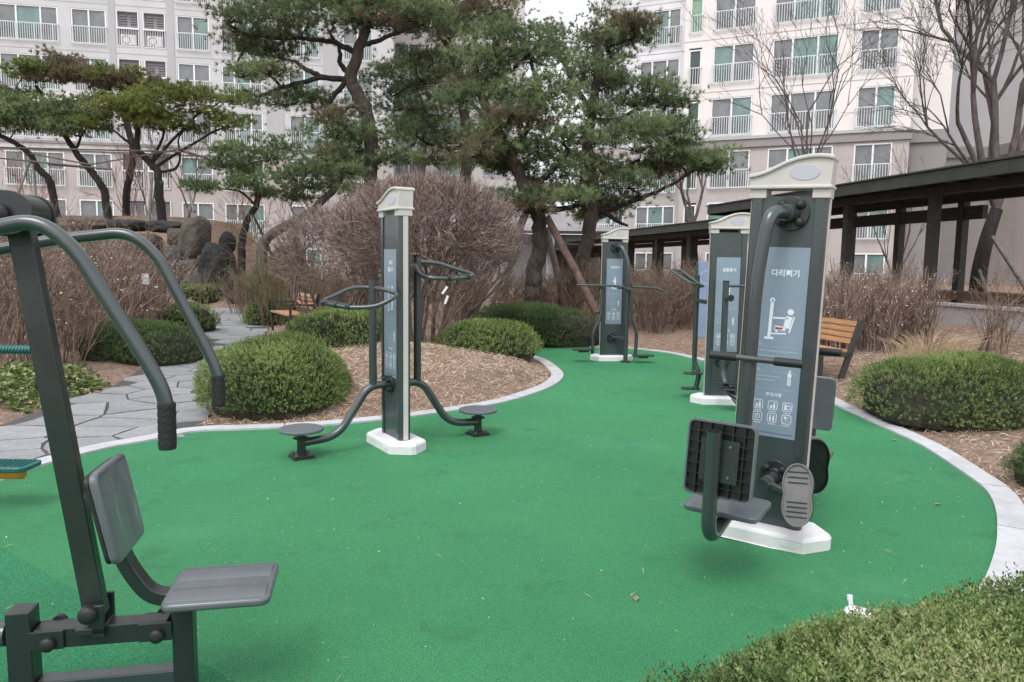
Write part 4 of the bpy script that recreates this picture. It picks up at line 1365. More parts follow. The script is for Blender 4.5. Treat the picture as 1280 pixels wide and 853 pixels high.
# ---- 4. far machine with a long shoulder bar
def wave_walker():
    t = thing('wave_walker', 'farthest pillar machine with a long level handlebar and two hanging foot pads', 'exercise machine', (1.63, 12.0, 0), R(7), 'pillar exercise machines')
    D = make_pillar(t, '파도타기', 'walk', seed=4)
    y = -D / 2 + 0.01
    hub(t, 0.0, 1.83, y, 0.080, -1, 4, 0.02)
    hub(t, -0.02, 0.385, y, 0.080, -1, 4, 0.02)
    MB().tube(bent_path([(0.0, -0.06, 1.84), (0.06, -0.22, 1.85), (0.15, -0.30, 1.62), (0.15, -0.30, 0.03)], 0.17, 10), 0.036, 18).build('main_pipe', M_METAL, t)
    MB().cyl((-0.02, -0.05, 0.385), (0.15, -0.29, 0.385), 0.028, 14).build('lower_pipe', M_METAL, t)
    MB().cyl((0.15, -0.30, 0.014), (0.15, -0.30, 0.034), 0.085, 24).build('foot_plate', M_METALD, t, bevel=0.002)
    MB().tube(bent_path([(-0.66, -0.26, 1.235), (0.06, -0.28, 1.225), (0.10, -0.40, 1.19)], 0.05, 5), 0.0165, 12).build('handle_bar', M_METAL, t)
    MB().tube(bent_path([(0.10, -0.30, 1.22), (0.62, -0.30, 1.20), (0.74, -0.30, 1.15)], 0.06, 5), 0.0165, 12).build('handle_bar', M_METAL, t)
    MB().cyl((0.12, -0.30, 1.17), (0.20, -0.30, 1.17), 0.045, 16).box((0.15, -0.30, 1.22), (0.14, 0.06, 0.06)).build('pivot', M_METALD, t)
    MB().cyl((-0.02, -0.30, 1.20), (0.15, -0.30, 1.20), 0.020, 12).build('pivot_axle', M_METALD, t)
    MB().cyl((-0.24, -0.16, 1.20), (-0.24, -0.32, 1.20), 0.032, 12).build('pivot', M_METALD, t)
    MB().tube(bent_path([(-0.24, -0.26, 1.20), (-0.26, -0.26, 0.72), (-0.38, -0.26, 0.50), (-0.38, -0.26, 0.15)], 0.10, 6), 0.026, 12).build('swing_leg', M_METAL, t)
    MB().tube(bent_path([(0.20, -0.34, 1.18), (0.22, -0.34, 0.72), (0.31, -0.34, 0.50), (0.30, -0.34, 0.10)], 0.10, 6), 0.028, 12).build('swing_leg', M_METAL, t)
    for x, z in ((-0.53, 0.20), (0.42, 0.115)):
        yy = -0.27 if x < 0 else -0.36
        f = MB().prism(rounded_rect(0.34, 0.16, 0.03, 4), 0, 0.02, Matrix.Translation((x, yy, z))).build('foot_pad', M_METALD, t, bevel=0.004)
        MB().box((x, yy, z - 0.015), (0.16, 0.07, 0.03)).build('pad_bracket', M_METALD, f, smooth=False)
wave_walker()

# blue notice board behind the air walker
nb = thing('notice_board', 'slim blue notice board with a pale ring, behind the air walker pillar', 'sign', (2.80, 10.4, 0), R(-4))
MB().bx(-0.21, 0.21, -0.02, 0.02, 0.55, 1.62).build('board', M_POSTER2, nb, smooth=False, bevel=0.006)
for s in (-1, 1):
    MB().bx(s * 0.235, s * 0.205, -0.03, 0.03, 0.02, 1.60).build('post', M_METAL, nb, smooth=False, bevel=0.005)
rg_ = MB()
for i in range(28):
    a0, a1 = 6.28318 * i / 28, 6.28318 * (i + 1) / 28
    rg_.add([(-0.09 + r_ * math.cos(a), -0.0225, 1.40 + r_ * math.sin(a)) for r_, a in ((0.085, a0), (0.095, a0), (0.095, a1), (0.085, a1))], [(0, 1, 2, 3)])
rg_.build('ring_print', M_PRINTF, nb, smooth=False)

# ---- 5. foreground pull-down chair
def pull_machine():
    t = thing('pull_down_machine', 'grey pull-down machine with a seat and two overhead bent arms, cut by the left edge', 'exercise machine', (-1.12, 2.46, 0), R(11.5))
    # seat post and beams
    MB().bx(-0.042, 0.026, -0.034, 0.034, 0.012, 0.402).build('seat_post', M_METALD, t, smooth=False, bevel=0.004)
    zb = 0.285
    MB().bx(-0.47, -0.055, -0.034, 0.034, zb - 0.034, zb + 0.034).build('beam', M_METALD, t, smooth=False, bevel=0.004)
    MB().bx(-0.47, 0.0, -0.03, 0.03, 0.085, 0.135).build('lower_beam', M_METAL, t, smooth=False, bevel=0.004)
    for x in (-0.42, -0.085):
        MB().bx(x - 0.06, x + 0.045, 0.037, 0.045, zb - 0.032, zb + 0.032).build('bracket', M_METALD, t, smooth=False, bevel=0.002)
        b = MB().bx(x - 0.06, x + 0.045, -0.045, -0.037, zb - 0.032, zb + 0.032).build('bracket', M_METALD, t, smooth=False, bevel=0.002)
        MB().cyl((x, -0.042, zb - 0.008), (x, -0.062, zb - 0.008), 0.024, 18).sphere((x, -0.062, zb - 0.008), 0.024, 1, 0.45, 1).build('bolt_cap', M_BLACK, b)
        MB().cyl((x, 0.042, zb + 0.02), (x, 0.062, zb + 0.02), 0.024, 18).build('bolt_cap', M_BLACK, b)
    MB().bx(-0.55, -0.475, -0.04, 0.04, 0.012, 0.385).build('rear_post', M_METALD, t, smooth=False, bevel=0.004)
    MB().cyl((-1.3, 0, 0.30), (-0.56, 0, 0.30), 0.040, 20).build('rear_tube', M_METAL, t)
    MB().tube(bent_path([(-0.60, 0.0, 0.012), (-0.62, 0.0, 0.12), (-0.80, 0.0, 0.20), (-0.95, 0, 0.30)], 0.1, 5), 0.022, 12).build('rear_brace', M_METAL, t)
    # lever from the lower pivot up to the bearing
    pv = MB().bx(-0.285, -0.245, -0.06, -0.045, 0.29, 0.40).bx(-0.335, -0.245, 0.045, 0.06, 0.29, 0.40).bx(-0.335, -0.245, -0.06, 0.06, 0.30, 0.322).build('pivot_bracket', M_METALD, t, smooth=False, bevel=0.003)
    MB().cyl((-0.29, -0.055, 0.375), (-0.29, -0.075, 0.375), 0.030, 20).sphere((-0.29, -0.075, 0.375), 0.030, 1, 0.5, 1).build('bolt_cap', M_BLACK, t)
    MB().beam((-0.285, 0, 0.35), (-0.455, 0, 1.66), 0.050, 0.070).build('lever', M_METALD, t, smooth=False, bevel=0.004)
    # top bearing
    h = MB().cyl((-0.45, -0.075, 1.685), (-0.45, 0.075, 1.685), 0.062, 28).build('bearing', M_METALD, t, bevel=0.004)
    ch = MB()
    M = Matrix(((1, 0, 0, 0), (0, 0, 1, 0), (0, 1, 0, 0), (0, 0, 0, 1)))
    for y0, y1 in ((-0.095, -0.080), (0.080, 0.095)):
        arc = [(-0.45 + 0.068 * math.sin(R(a)), 1.685 + 0.068 * math.cos(R(a))) for a in range(0, 181, 15)]
        ch.prism([(-1.2, 1.753)] + arc + [(-1.2, 1.617)], y0, y1, M)
    ch.build('cheek_plate', M_METALD, t, bevel=0.002)
    MB().cyl((-0.47, -0.094, 1.68), (-0.47, -0.118, 1.68), 0.030, 20).sphere((-0.47, -0.118, 1.68), 0.030, 1, 0.4, 1).build('bolt_cap', M_BLACK, t)
    MB().bx(-1.35, -1.22, -0.05, 0.05, 0.012, 1.95).build('main_post', M_METALD, t, smooth=False, bevel=0.005)
    # arms, surveyed in world space then brought into the machine's frame
    inv = (Matrix.Translation((-1.12, 2.46, 0)) @ Matrix.Rotation(R(11.5), 4, 'Z')).inverted()
    near = [P(*p) for p in [(-160, 296, 2.04), (-40, 292, 2.07), (45, 274, 2.10), (92, 308, 2.11), (186, 455, 2.12), (208, 497, 2.125), (209.5, 560, 2.125)]]
    far_ = [P(*p) for p in [(-110, 325, 2.72), (-10, 314, 2.76), (60, 301, 2.80), (160, 290, 2.84), (196, 318, 2.85), (258, 436, 2.86), (272, 465, 2.86), (273.5, 507, 2.86)]]
    near = [inv @ p for p in near]; far_ = [inv @ p for p in far_]
    for pts in (near, far_):
        body = bent_path(pts, 0.13, 8)
        MB().tube(body, 0.0215, 18).build('pull_arm', M_METAL, t)
        grip(t, pts[-2] + (pts[-1] - pts[-2]) * 0.10, pts[-1] + (pts[-1] - pts[-2]) * 0.02, 0.0238)
    MB().cyl(near[0], far_[0], 0.030, 18).build('cross_tube', M_METAL, t)
    a = (near[0] + far_[0]) / 2
    MB().cyl(a, (-1.22, 0, a.z), 0.03, 16).build('cross_stub', M_METAL, t)
    # seat and backrest on a bent flat pipe
    seat = MB()
    M2 = Matrix.Translation((0.125, -0.005, 0.402))
    def pad(w_, h_, th, M_):
        """moulded pad with two shallow ridges, (x=w, y=h)"""
        m = MB()
        nx_, ny_ = 28, 3
        rr_ = rounded_rect(w_, h_, 0.035, 6)
        m.prism(rr_, 0, th * 0.8, M_)
        return m
    s_ = pad(0.345, 0.315, 0.036, M2).build('seat', M_PLAST, t, bevel=0.010, seg=3)
    rd = MB()
    for yy in (-0.085, 0.085):
        n = 10
        prof = [(yy + 0.055 * math.cos(math.pi * i / n), 0.0045 * math.sin(math.pi * i / n)) for i in range(n + 1)]
        for i in range(n):
            (y0, z0), (y1, z1) = prof[i], prof[i + 1]
            rd.add([(0.125 - 0.155, y0 - 0.005, 0.4302 + z0), (0.125 + 0.155, y0 - 0.005, 0.4302 + z0), (0.125 + 0.155, y1 - 0.005, 0.4302 + z1), (0.125 - 0.155, y1 - 0.005, 0.4302 + z1)], [(0, 3, 2, 1)])
    rd.build('seat_ridge', M_PLAST, s_)
    MB().prism(rounded_rect(0.30, 0.27, 0.02, 3), -0.006, 0.0, M2).build('seat_plate', M_BLACK, s_, smooth=False)
    fr = bent_path([(0.0, 0.0, 0.385), (-0.11, 0.0, 0.395), (-0.19, 0.0, 0.52), (-0.235, 0.0, 0.70)], 0.11, 8)
    m = MB()
    for i in range(len(fr)):
        tt = (fr[min(i + 1, len(fr) - 1)] - fr[max(i - 1, 0)]).normalized()
        nn = Vector((0, 1, 0)).cross(tt)
        for a_, b_ in ((-1, -1), (1, -1), (1, 1), (-1, 1)):
            m.v.append(tuple(fr[i] + Vector((0, 1, 0)) * 0.032 * a_ + nn * 0.022 * b_))
        if i:
            o_ = (i - 1) * 4
            for k in range(4):
                m.f.append((o_ + k, o_ + (k + 1) % 4, o_ + 4 + (k + 1) % 4, o_ + 4 + k))
    m.f.append((3, 2, 1, 0)); l_ = len(m.v) - 4; m.f.append((l_, l_ + 1, l_ + 2, l_ + 3))
    m.build('back_frame', M_METALD, t, bevel=0.003)
    BMx = frame_mat((-0.220, 0.0, 0.715), (0, 1, 0), (-0.20, 0, 1))
    bb = MB().prism(rounded_rect(0.305, 0.31, 0.035, 6), 0.002, 0.030, BMx).build('backrest', M_PLAST, t, bevel=0.010, seg=3)
    MB().prism(rounded_rect(0.295, 0.30, 0.03, 4), -0.010, 0.001, BMx).build('back_plate', M_BLACK, bb, smooth=False)
    rd = MB()
    for xx in (-0.085, 0.085):
        n = 10
        prof = [(xx + 0.055 * math.cos(math.pi * i / n), 0.0045 * math.sin(math.pi * i / n)) for i in range(n + 1)]
        for i in range(n):
            (y0, z0), (y1, z1) = prof[i], prof[i + 1]
            rd.add([BMx @ Vector(v) for v in ((y0, -0.138, 0.0292 + z0), (y0, 0.138, 0.0292 + z0), (y1, 0.138, 0.0292 + z1), (y1, -0.138, 0.0292 + z1))], [(0, 3, 2, 1)])
    rd.build('back_ridge', M_PLAST, bb)
pull_machine()

# ---- 6. teal and yellow stepper at the left edge
def stepper():
    t = thing('stepper_machine', 'old yellow framed stepper with teal footplate and teal ribbed grip, at the far left edge', 'exercise machine', (-3.62, 4.45, 0), 0)
    MB().cyl((-0.2, 0, 0.012), (-0.2, 0, 1.35), 0.06, 24).build('main_post', M_YELLOW, t)
    MB().cyl((-0.2, 0, 1.35), (-0.2, 0, 1.38), 0.068, 24).build('post_cap', M_TEAL, t)
    MB().cyl((-0.25, -0.02, 0.215), (0.63, -0.02, 0.225), 0.032, 18).build('step_arm', M_YELLOW, t)
    fp = MB().prism(rounded_rect(0.42, 0.22, 0.06, 6), 0, 0.028, Matrix.Translation((0.49, -0.02, 0.262))).build('footplate', M_TEAL, t, bevel=0.006)
    gr = MB()
    for i in range(12):
        gr.box((0.32 + 0.031 * i, -0.02, 0.293), (0.008, 0.15, 0.006))
    gr.build('tread_rib', M_TEAL, fp, smooth=False)
    MB().cyl((-0.2, 0, 0.99), (0.45, 0, 0.99), 0.017, 14).build('handle_bar', M_YELLOW, t)
    gp = MB()
    gp.cyl((0.30, 0, 0.99), (0.735, 0, 0.992), 0.024, 16)
    for i in range(22):
        x = 0.315 + i * 0.0193
        gp.cyl((x, 0, 0.991), (x + 0.010, 0, 0.991), 0.028, 16)
    gp.build('grip', M_TEAL, t)
    MB().cyl((-0.2, 0, 0.012), (-0.2, 0, 0.026), 0.14, 24).build('foot_plate', M_YELLOW, t)
stepper()

# ------------------------------------------------------------------ benches and small things
def bench(label, loc, rz, arms, wood, length=1.55):
    t = thing('park_bench', label, 'bench', loc, rz, 'wooden park benches')
    hl = length / 2
    if arms:
        frames = (-1, 1)
    else:
        frames = (-1, 1)
    for s in frames:
        x = s * (hl - 0.04)
        mb = MB()
        mb.beam((x, 0.10, 0.02), (x, 0.37, 0.84), 0.045, 0.075)       # rear leg and back upright in one slanted piece
        mb.beam((x, -0.22, 0.395), (x, 0.25, 0.375), 0.045, 0.055)
        mb.beam((x, -0.20, 0.02), (x, -0.20, 0.42), 0.045, 0.05)
        if arms:
            mb.beam((x, -0.20, 0.40), (x, -0.20, 0.63), 0.04, 0.045)
            mb.beam((x, -0.22, 0.635), (x, 0.31, 0.625), 0.045, 0.035)
        mb.build('end_frame', M_BENCHMETAL, t, smooth=False, bevel=0.004)
    MB().beam((-hl, 0.20, 0.36), (hl, 0.20, 0.36), 0.03, 0.04).build('cross_rail', M_BENCHMETAL, t, smooth=False)
    n_back = 4
    for i in range(n_back):
        z = 0.55 + i * 0.078
        y = 0.255 + (z - 0.5) * 0.33
        q = Matrix.Rotation(math.atan(-0.33), 3, 'X')
        MB().box((0, 0, 0), (length - 0.10 if arms else length - 0.12, 0.026, 0.070), q).build('back_slat', wood, t, smooth=False, bevel=0.004).location = (0, y, z)
    for i in range(4):
        y = -0.20 + i * 0.115
        MB().box((0, 0, 0), (length - 0.10, 0.105, 0.030)).build('seat_slat', wood, t, smooth=False, bevel=0.004).location = (0, y, 0.43)
    if arms:
        m = MB().cyl((0.0, 0.272, 0.67), (0.0, 0.262, 0.67), 0.04, 5).build('emblem', M_BENCHMETAL, t, smooth=False)
    return t
bench('wooden park bench with dark armrests beside the stone path', (-4.50, 15.0, hz(-4.5, 15.0)), R(-59), True, M_WOOD2)
bench('wooden park bench with orange slats and no armrests beyond the leg machine', (4.10, 10.5, hz(4.1, 10.3)), R(-78), False, M_WOOD, 1.7)

# crumpled white drink pouch with its spout up
t = thing('drink_pouch', 'crumpled white drink pouch with a spout lying on the green rubber', 'litter', (G(1072, 776).x, G(1072, 776).y, 0.013), R(-38))
bm = bmesh.new()
bmesh.ops.create_icosphere(bm, subdivisions=4, radius=1.0)
fl_ = Field(21, 2.6); f2 = Field(22, 6.0)
for v in bm.verts:
    c = np.array([tuple(v.co)])
    k = 1 + 0.16 * float(fl_(c)[0]) + 0.06 * float(f2(c)[0])
    v.co = Vector((v.co.x * 0.062 * k, v.co.y * 0.036 * k, max(-0.7, v.co.z) * 0.030 * k + 0.021))
me = bpy.data.meshes.new('pouch_body'); bm.to_mesh(me); bm.free()
for p_ in me.polygons: p_.use_smooth = True
obj('pouch_body', me, M_BOTTLE, t)
MB().cyl((-0.030, 0.006, 0.035), (-0.038, 0.010, 0.068), 0.010, 14).cyl((-0.038, 0.010, 0.066), (-0.041, 0.011, 0.088), 0.012, 14).build('spout', M_BOTTLE, t)
MB().box((0.0, -0.01, 0.0505), (0.022, 0.010, 0.001)).build('red_print', M_RED, t, smooth=False).location = (0, 0, 0.002)

# plant label on two thin stakes among the left shrubs
p = P(182, 349, 13.2)
t = thing('plant_label', 'small white plant label on thin stakes among the brown shrubs', 'sign', (p.x, p.y, 0), R(10))
MB().box((0, 0, p.z), (0.12, 0.012, 0.19)).build('label_plate', M_WHITE, t, smooth=False, bevel=0.002)
MB().box((0, -0.0075, p.z + 0.02), (0.07, 0.001, 0.03)).box((0, -0.0075, p.z - 0.04), (0.08, 0.001, 0.02)).build('label_print', M_PRINTF, t, smooth=False)
for s in (-0.04, 0.04):
    MB().cyl((s, 0.012, 0.05), (s, 0.012, p.z + 0.05), 0.008, 8).build('stake', M_LOGB, t)
p = G(290, 436)
t = tag(MB().prism([(-0.09, -0.05), (0.08, -0.07), (0.10, 0.04), (-0.05, 0.07)], 0.0, 0.006).build('paper_scrap', M_BOTTLE, smooth=False, loc=(p.x, p.y, 0.026)), 'white scrap of paper lying on the stone path', 'litter')
# white tags tied to the branch of the big bare shrub
for k, (px_, py_) in enumerate(((556, 363), (558, 375))):
    p = P(px_, py_, 11.0)
    o = MB().box((0, 0, 0), (0.035, 0.015, 0.13), Matrix.Rotation(R(35 if k == 0 else 20), 3, 'Y')).build('branch_tag', M_WHITE, smooth=False, bevel=0.004, loc=p)
    tag(o, ['upper white tag tied to a branch of the big bare shrub', 'lower white tag tied to a branch of the big bare shrub'][k], 'tag', 'white tags on the bare shrub')

# ------------------------------------------------------------------ covered walkway and retaining wall
CAN_RZ = math.atan(0.203)
ks = math.hypot(1, 0.203)
can = thing('covered_walkway', 'long dark timber covered walkway with a flat roof running along the right side', 'walkway', (12.0, 0, 0), CAN_RZ)
secs = [(3.0, 24.4, 3.50), (24.0, 41.0, 3.04), (41.3, 62.0, 2.62)]
for k, (y0, y1, zt) in enumerate(secs):
    y0 *= ks; y1 *= ks
    MB().bx(-0.72, 2.66, y0, y1, zt - 0.13, zt - 0.02).build('roof_deck', M_SOFFIT, can, smooth=False)
    MB().bx(-0.80, -0.72, y0 - 0.02, y1 + 0.02, zt - 0.27, zt - 0.03).build('fascia', M_CANOPYT, can, smooth=False, bevel=0.005)
    MB().bx(-0.84, 2.78, y0 - 0.05, y1 + 0.05, zt - 0.0195, zt + 0.012).build('roof_sheet', M_CANOPYT, can, smooth=False)
    MB().bx(-0.715, 2.655, y0 - 0.018, y0 + 0.05, zt - 0.30, zt - 0.132).build('end_beam', M_CANOPY, can, smooth=False)
    MB().bx(-0.715, 2.655, y1 - 0.05, y1 + 0.018, zt - 0.30, zt - 0.132).build('end_beam', M_CANOPY, can, smooth=False)
    for x in (0.0, 1.80):
        MB().bx(x - 0.09, x + 0.09, y0 + 0.06, y1 - 0.06, zt - 0.40, zt - 0.225).build('long_beam', M_CANOPY, can, smooth=False, bevel=0.005)
    # purlins under the deck and soffit boards
    y = y0 + 0.5
    while y < y1 - 0.2:
        MB().bx(-0.70, 2.62, y - 0.035, y + 0.035, zt - 0.222, zt - 0.132).build('rafter', M_CANOPY, can, smooth=False)
        y += 0.9 if k == 0 else 1.5
    # lower tie beam of the rear row
    ya = 16.3 * ks if k == 0 else y0
    MB().bx(1.76, 1.90, ya, y1, zt - 0.80 if k == 0 else zt - 0.62, zt - 0.50 if k == 0 else zt - 0.42).build('tie_beam', M_CANOPY, can, smooth=False, bevel=0.004)
for y in (7.4, 10.2, 12.95, 15.7, 18.45, 21.3, 24.2):
    MB().bx(-0.095, 0.095, y * ks - 0.095, y * ks + 0.095, 0.6, 3.099).build('post', M_CANOPY, can, smooth=False, bevel=0.006)
for y in (14.2, 16.9, 18.9, 20.8, 23.4):
    MB().bx(1.74, 1.92, y * ks - 0.09, y * ks + 0.09, 0.6, 3.099).build('post', M_CANOPY, can, smooth=False, bevel=0.006)
for y in (27.1, 30.1, 33.3, 36.6, 40.0):
    MB().bx(-0.15, 0.15, y * ks - 0.15, y * ks + 0.15, 0.6, 2.639).build('post', M_CANOPY, can, smooth=False, bevel=0.006)
    MB().bx(1.70, 1.96, (y + 1.5) * ks - 0.12, (y + 1.5) * ks + 0.12, 0.6, 2.639).build('post', M_CANOPY, can, smooth=False, bevel=0.006)
for y in (44, 49, 54, 59):
    MB().bx(-0.15, 0.15, y * ks - 0.15, y * ks + 0.15, 0.0, 2.21).build('post', M_CANOPY, can, smooth=False, bevel=0.006)
MB().bx(0.3, 0.42, 9.0, 17.9, 0.93, 1.06).bx(0.3, 1.2, 9.0, 17.9, 1.062, 1.10).build('deck_edge', M_DECK, can, smooth=False)

rw = thing('retaining_wall', 'low rendered grey retaining wall with a flat coping below the walkway', 'wall', (11.47, 0, 0), CAN_RZ)
MB().bx(0, 0.22, 3, 30, -0.2, 0.84).build('wall_face', M_WALLC, rw, smooth=False)
y = 3.0
while y < 30:
    e = min(30, y + 1.8)
    MB().bx(-0.04, 0.26, y + 0.004, e - 0.004, 0.842, 0.905).build('coping_stone', M_WALLC, rw, smooth=False, bevel=0.006)
    y = e

# ------------------------------------------------------------------ apartment blocks
def make_window(w, h, panes, rail=True):
    """window part with its frame as own mesh; children panes and railing. local x centred, z from 0 (bottom) to h, -y outward"""
    f = 0.07
    mb = MB()
    mb.bx(-w / 2, w / 2, 0.02, 0.16, h - f, h).bx(-w / 2, w / 2, 0.02, 0.16, 0, f)
    mb.bx(-w / 2, -w / 2 + f, 0.02, 0.16, f, h - f).bx(w / 2 - f, w / 2, 0.02, 0.16, f, h - f)
    tot = sum(p[0] for p in panes)
    x = -w / 2 + f
    iw = w - 2 * f
    root = None
    edges = []
    for k, (fr, m) in enumerate(panes):
        x2 = x + iw * fr / tot
        if k < len(panes) - 1:
            mb.bx(x2 - 0.045, x2 + 0.045, 0.03, 0.15, f, h - f)
        edges.append((x + (0.045 if k else 0), x2 - (0.045 if k < len(panes) - 1 else 0), m))
        x = x2
    me = mb.mesh('window', False)
    o = obj('window', me, M_FRAME)
    for a, b, m in edges:
        MB().bx(a, b, 0.085, 0.10, f, h - f).build('pane', m, o, smooth=False)
    if rail:
        r = MB()
        rh = h * 0.50
        r.bx(-w / 2 - 0.04, w / 2 + 0.04, -0.14, -0.10, rh - 0.05, rh).bx(-w / 2 - 0.04, w / 2 + 0.04, -0.14, -0.10, 0.03, 0.07)
        n = int(w / 0.125)
        for i in range(n + 1):
            x = -w / 2 + w * i / n
            ww = 0.014 if i % 8 else 0.028
            r.bx(x - ww, x + ww, -0.134, -0.106, 0.07, rh - 0.05)
        r.bx(-w / 2 - 0.04, -w / 2, -0.138, 0.0, rh - 0.05, rh).bx(w / 2, w / 2 + 0.04, -0.138, 0.0, rh - 0.05, rh)
        r.build('railing', M_RAIL, o, smooth=False)
    return o

def ac_bay(w, h, unit=True):
    o = obj('service_bay', MB().bx(-w / 2, w / 2, 0.22, 0.26, 0, h).mesh('service_bay', False), M_LOUV)
    f = MB()
    for x in (-w / 2 + 0.03, w / 2 - 0.03): f.bx(x - 0.03, x + 0.03, -0.02, 0.20, 0, h)
    f.bx(-w / 2 + 0.06, w / 2 - 0.06, -0.02, 0.20, 0, 0.06).bx(-w / 2 + 0.06, w / 2 - 0.06, -0.02, 0.20, h * 0.52, h * 0.52 + 0.06)
    f.build('bay_frame', M_FRAME, o, smooth=False)
    l = MB()
    for i in range(5):
        for s in (-1, 1):
            l.bx(s * w * 0.08, s * w * 0.36, 0.14, 0.215, h * 0.60 + i * h * 0.072, h * 0.60 + i * h * 0.072 + 0.05)
    tag(l.build('louvre', M_BDARK, o, smooth=False), kind='stuff')
    r = MB()
    n = int(w / 0.13)
    for i in range(n + 1):
        x = -w / 2 + 0.03 + (w - 0.06) * i / n
        r.bx(x - 0.014, x + 0.014, -0.05, -0.025, 0.02, h * 0.50)
    r.bx(-w / 2, w / 2, -0.055, -0.022, h * 0.50, h * 0.50 + 0.04)
    r.build('railing', M_RAIL, o, smooth=False)
    if unit:
        MB().bx(-0.42, 0.42, 0.02, 0.20, 0.12, 0.72).build('air_conditioner', M_AC, o, smooth=False)
        MB().tube([(-0.12 + 0.22 * math.cos(6.2832 * i / 16), 0.012, 0.42 + 0.22 * math.sin(6.2832 * i / 16)) for i in range(16)], 0.022, 5, closed=True).build('fan_ring', M_LOUV, o)
    return o

def facade(root, x0, x1, rows, h, cols, m, y=0.0, thick=0.3, name='wall', zlo=None, zhi=None):
    """wall with real openings. rows: list of window top z (descending); cols list of (xa, xb)"""
    mb = MB()
    cols = sorted(cols)
    zt = zhi if zhi is not None else rows[0] + 1
    zprev = zt
    for z in rows:
        mb.bx(x0, x1, y, y + thick, z, zprev)
        xs = x0
        for a, b in cols:
            if a > xs: mb.bx(xs, a, y, y + thick, z - h, z)
            xs = b
        if xs < x1: mb.bx(xs, x1, y, y + thick, z - h, z)
        zprev = z - h
    if zlo is not None and zlo < zprev:
        mb.bx(x0, x1, y, y + thick, zlo, zprev)
    mb.build(name, m, root, smooth=False)
    # recessed joint lines as thin shadow gaps are modelled with narrow proud bands
    return mb

def local_x(px, py, P0, rz, y=0.0):
    """photo pixel to distance along a facade plane"""
    d = ray(px, py)
    c, s_ = math.cos(rz), math.sin(rz)
    # plane point = P0 + x*(c,s) + y*(-s,c);  ray = k*d
    ox, oy = P0[0] - y * s_, P0[1] + y * c
    det = d.x * (-s_) + d.y * c
    k = (ox * (-s_) + oy * c) / det
    return (d.x * k - ox) * c + (d.y * k - oy) * s_

ROWS_UP = [22.0, 19.15, 16.35, 13.55, 10.75]
ROWS_LO = [7.90, 5.10, 2.35]
WH = 2.05
rnd = random.Random(8)
def pane_sets(n):
    if n == 3:
        return [(0.30, M_GGREY), (0.42, M_GTEAL), (0.28, M_GGREY)]
    if n == 2:
        return [(1, M_GTEAL), (1, M_GGREY)]
    return [(1, M_GDARK)]
def populate(root, cols, rows, y=0.0, h=WH):
    protos = {}
    for (a, b, kind) in cols:
        for ri, z in enumerate(rows):
            key = (kind, round(b - a, 2), rnd.randrange(3))
            if key not in protos:
                w = b - a
                if kind == 'ac': o = ac_bay(w - 0.04, h)
                elif kind == 3:
                    v = key[2]
                    o = make_window(w - 0.02, h, [[(0.30, M_GGREY), (0.42, M_GTEAL), (0.28, M_GGREY)], [(0.30, M_GGREY), (0.40, M_GTEAL), (0.30, M_GTEAL)], [(0.3, M_GGREY), (0.4, M_GGREY), (0.3, M_GGREY)]][v])
                elif kind == 2:
                    v = key[2]
                    o = make_window(w - 0.02, h, [[(1, M_GTEAL), (1, M_GGREY)], [(1, M_GGREY), (1, M_GTEAL)], [(1, M_GGREY), (1, M_GGREY)]][v])
                else:
                    o = make_window(w - 0.02, h * 0.95, [(1, [M_GDARK, M_GGREEN, M_GDARK][key[2]])], True)
                protos[key] = o
                o.parent = root
                o.location = ((a + b) / 2, y, z - h + 0.002)
            else:
                c = copy_tree(protos[key], root)
                c.location = ((a + b) / 2, y, z - h + 0.002)

# right block
RZ_R = math.atan2(-0.419, 0.908)
P_R = (19.7, 37.8)
rb_ = thing('apartment_block', 'white apartment block with balconied windows above a grey stone band, on the right', 'building', (P_R[0], P_R[1], 0), RZ_R)
lx = lambda px: local_x(px, 75, P_R, RZ_R)
colsR = [(lx(861), lx(877), 1), (lx(891), lx(943), 2), (lx(965), lx(1048), 3), (lx(1074), lx(1123), 2)]
xL, xR = lx(855), lx(1144)
cs = [(a, b) for a, b, k in colsR]
facade(rb_, xL, xR, ROWS_UP, WH, cs, M_BWHITE, zlo=8.62, zhi=34)
facade(rb_, xL, xR, ROWS_LO, WH, cs, M_BPINK, y=0.03, zlo=0.0, zhi=8.02, name='stone_wall')
MB().bx(xL - 0.05, xR + 0.08, -0.10, 0.32, 8.022, 8.618).build('stone_band', M_BDARK, rb_, smooth=False)
MB().bx(xL - 0.08, xR + 0.12, -0.17, 0.30, 8.45, 8.60).build('ledge', M_BGREY, rb_, smooth=False)
populate(rb_, colsR, ROWS_UP + ROWS_LO)
for z in ROWS_UP:
    MB().bx(xL, xR, -0.012, 0.0, z + 0.33, z + 0.37).build('joint_line', M_BGREY, rb_, smooth=False)
# set-back part on its left
yb = 1.6
lx2 = lambda px: local_x(px, 75, P_R, RZ_R, yb)
colsR2 = [(lx2(754), lx2(785), 2), (lx2(800), lx2(850), 3)]
cs2 = [(a, b) for a, b, k in colsR2]
facade(rb_, lx2(740), xL + 0.01, ROWS_UP, WH, cs2, M_BCOOL, y=yb, zlo=8.62, zhi=34, name='set_back_wall')
facade(rb_, lx2(740), xL + 0.01, ROWS_LO, WH, cs2, M_BPINK, y=yb + 0.03, zlo=0.0, zhi=8.615, name='set_back_stone_wall')
populate(rb_, colsR2, ROWS_UP + ROWS_LO, y=yb)
for k, z in enumerate(ROWS_UP + ROWS_LO[:1]):
    MB().bx(lx2(740), xL - 0.02, yb - 0.012, yb, z + 0.33, z + 0.37).build('joint_line', M_BGREY, rb_, smooth=False)
MB().bx(xL - 0.002, xL + 0.25, 0.301, yb + 0.3, 0, 34).build('return_wall', M_BCOOL, rb_, smooth=False)
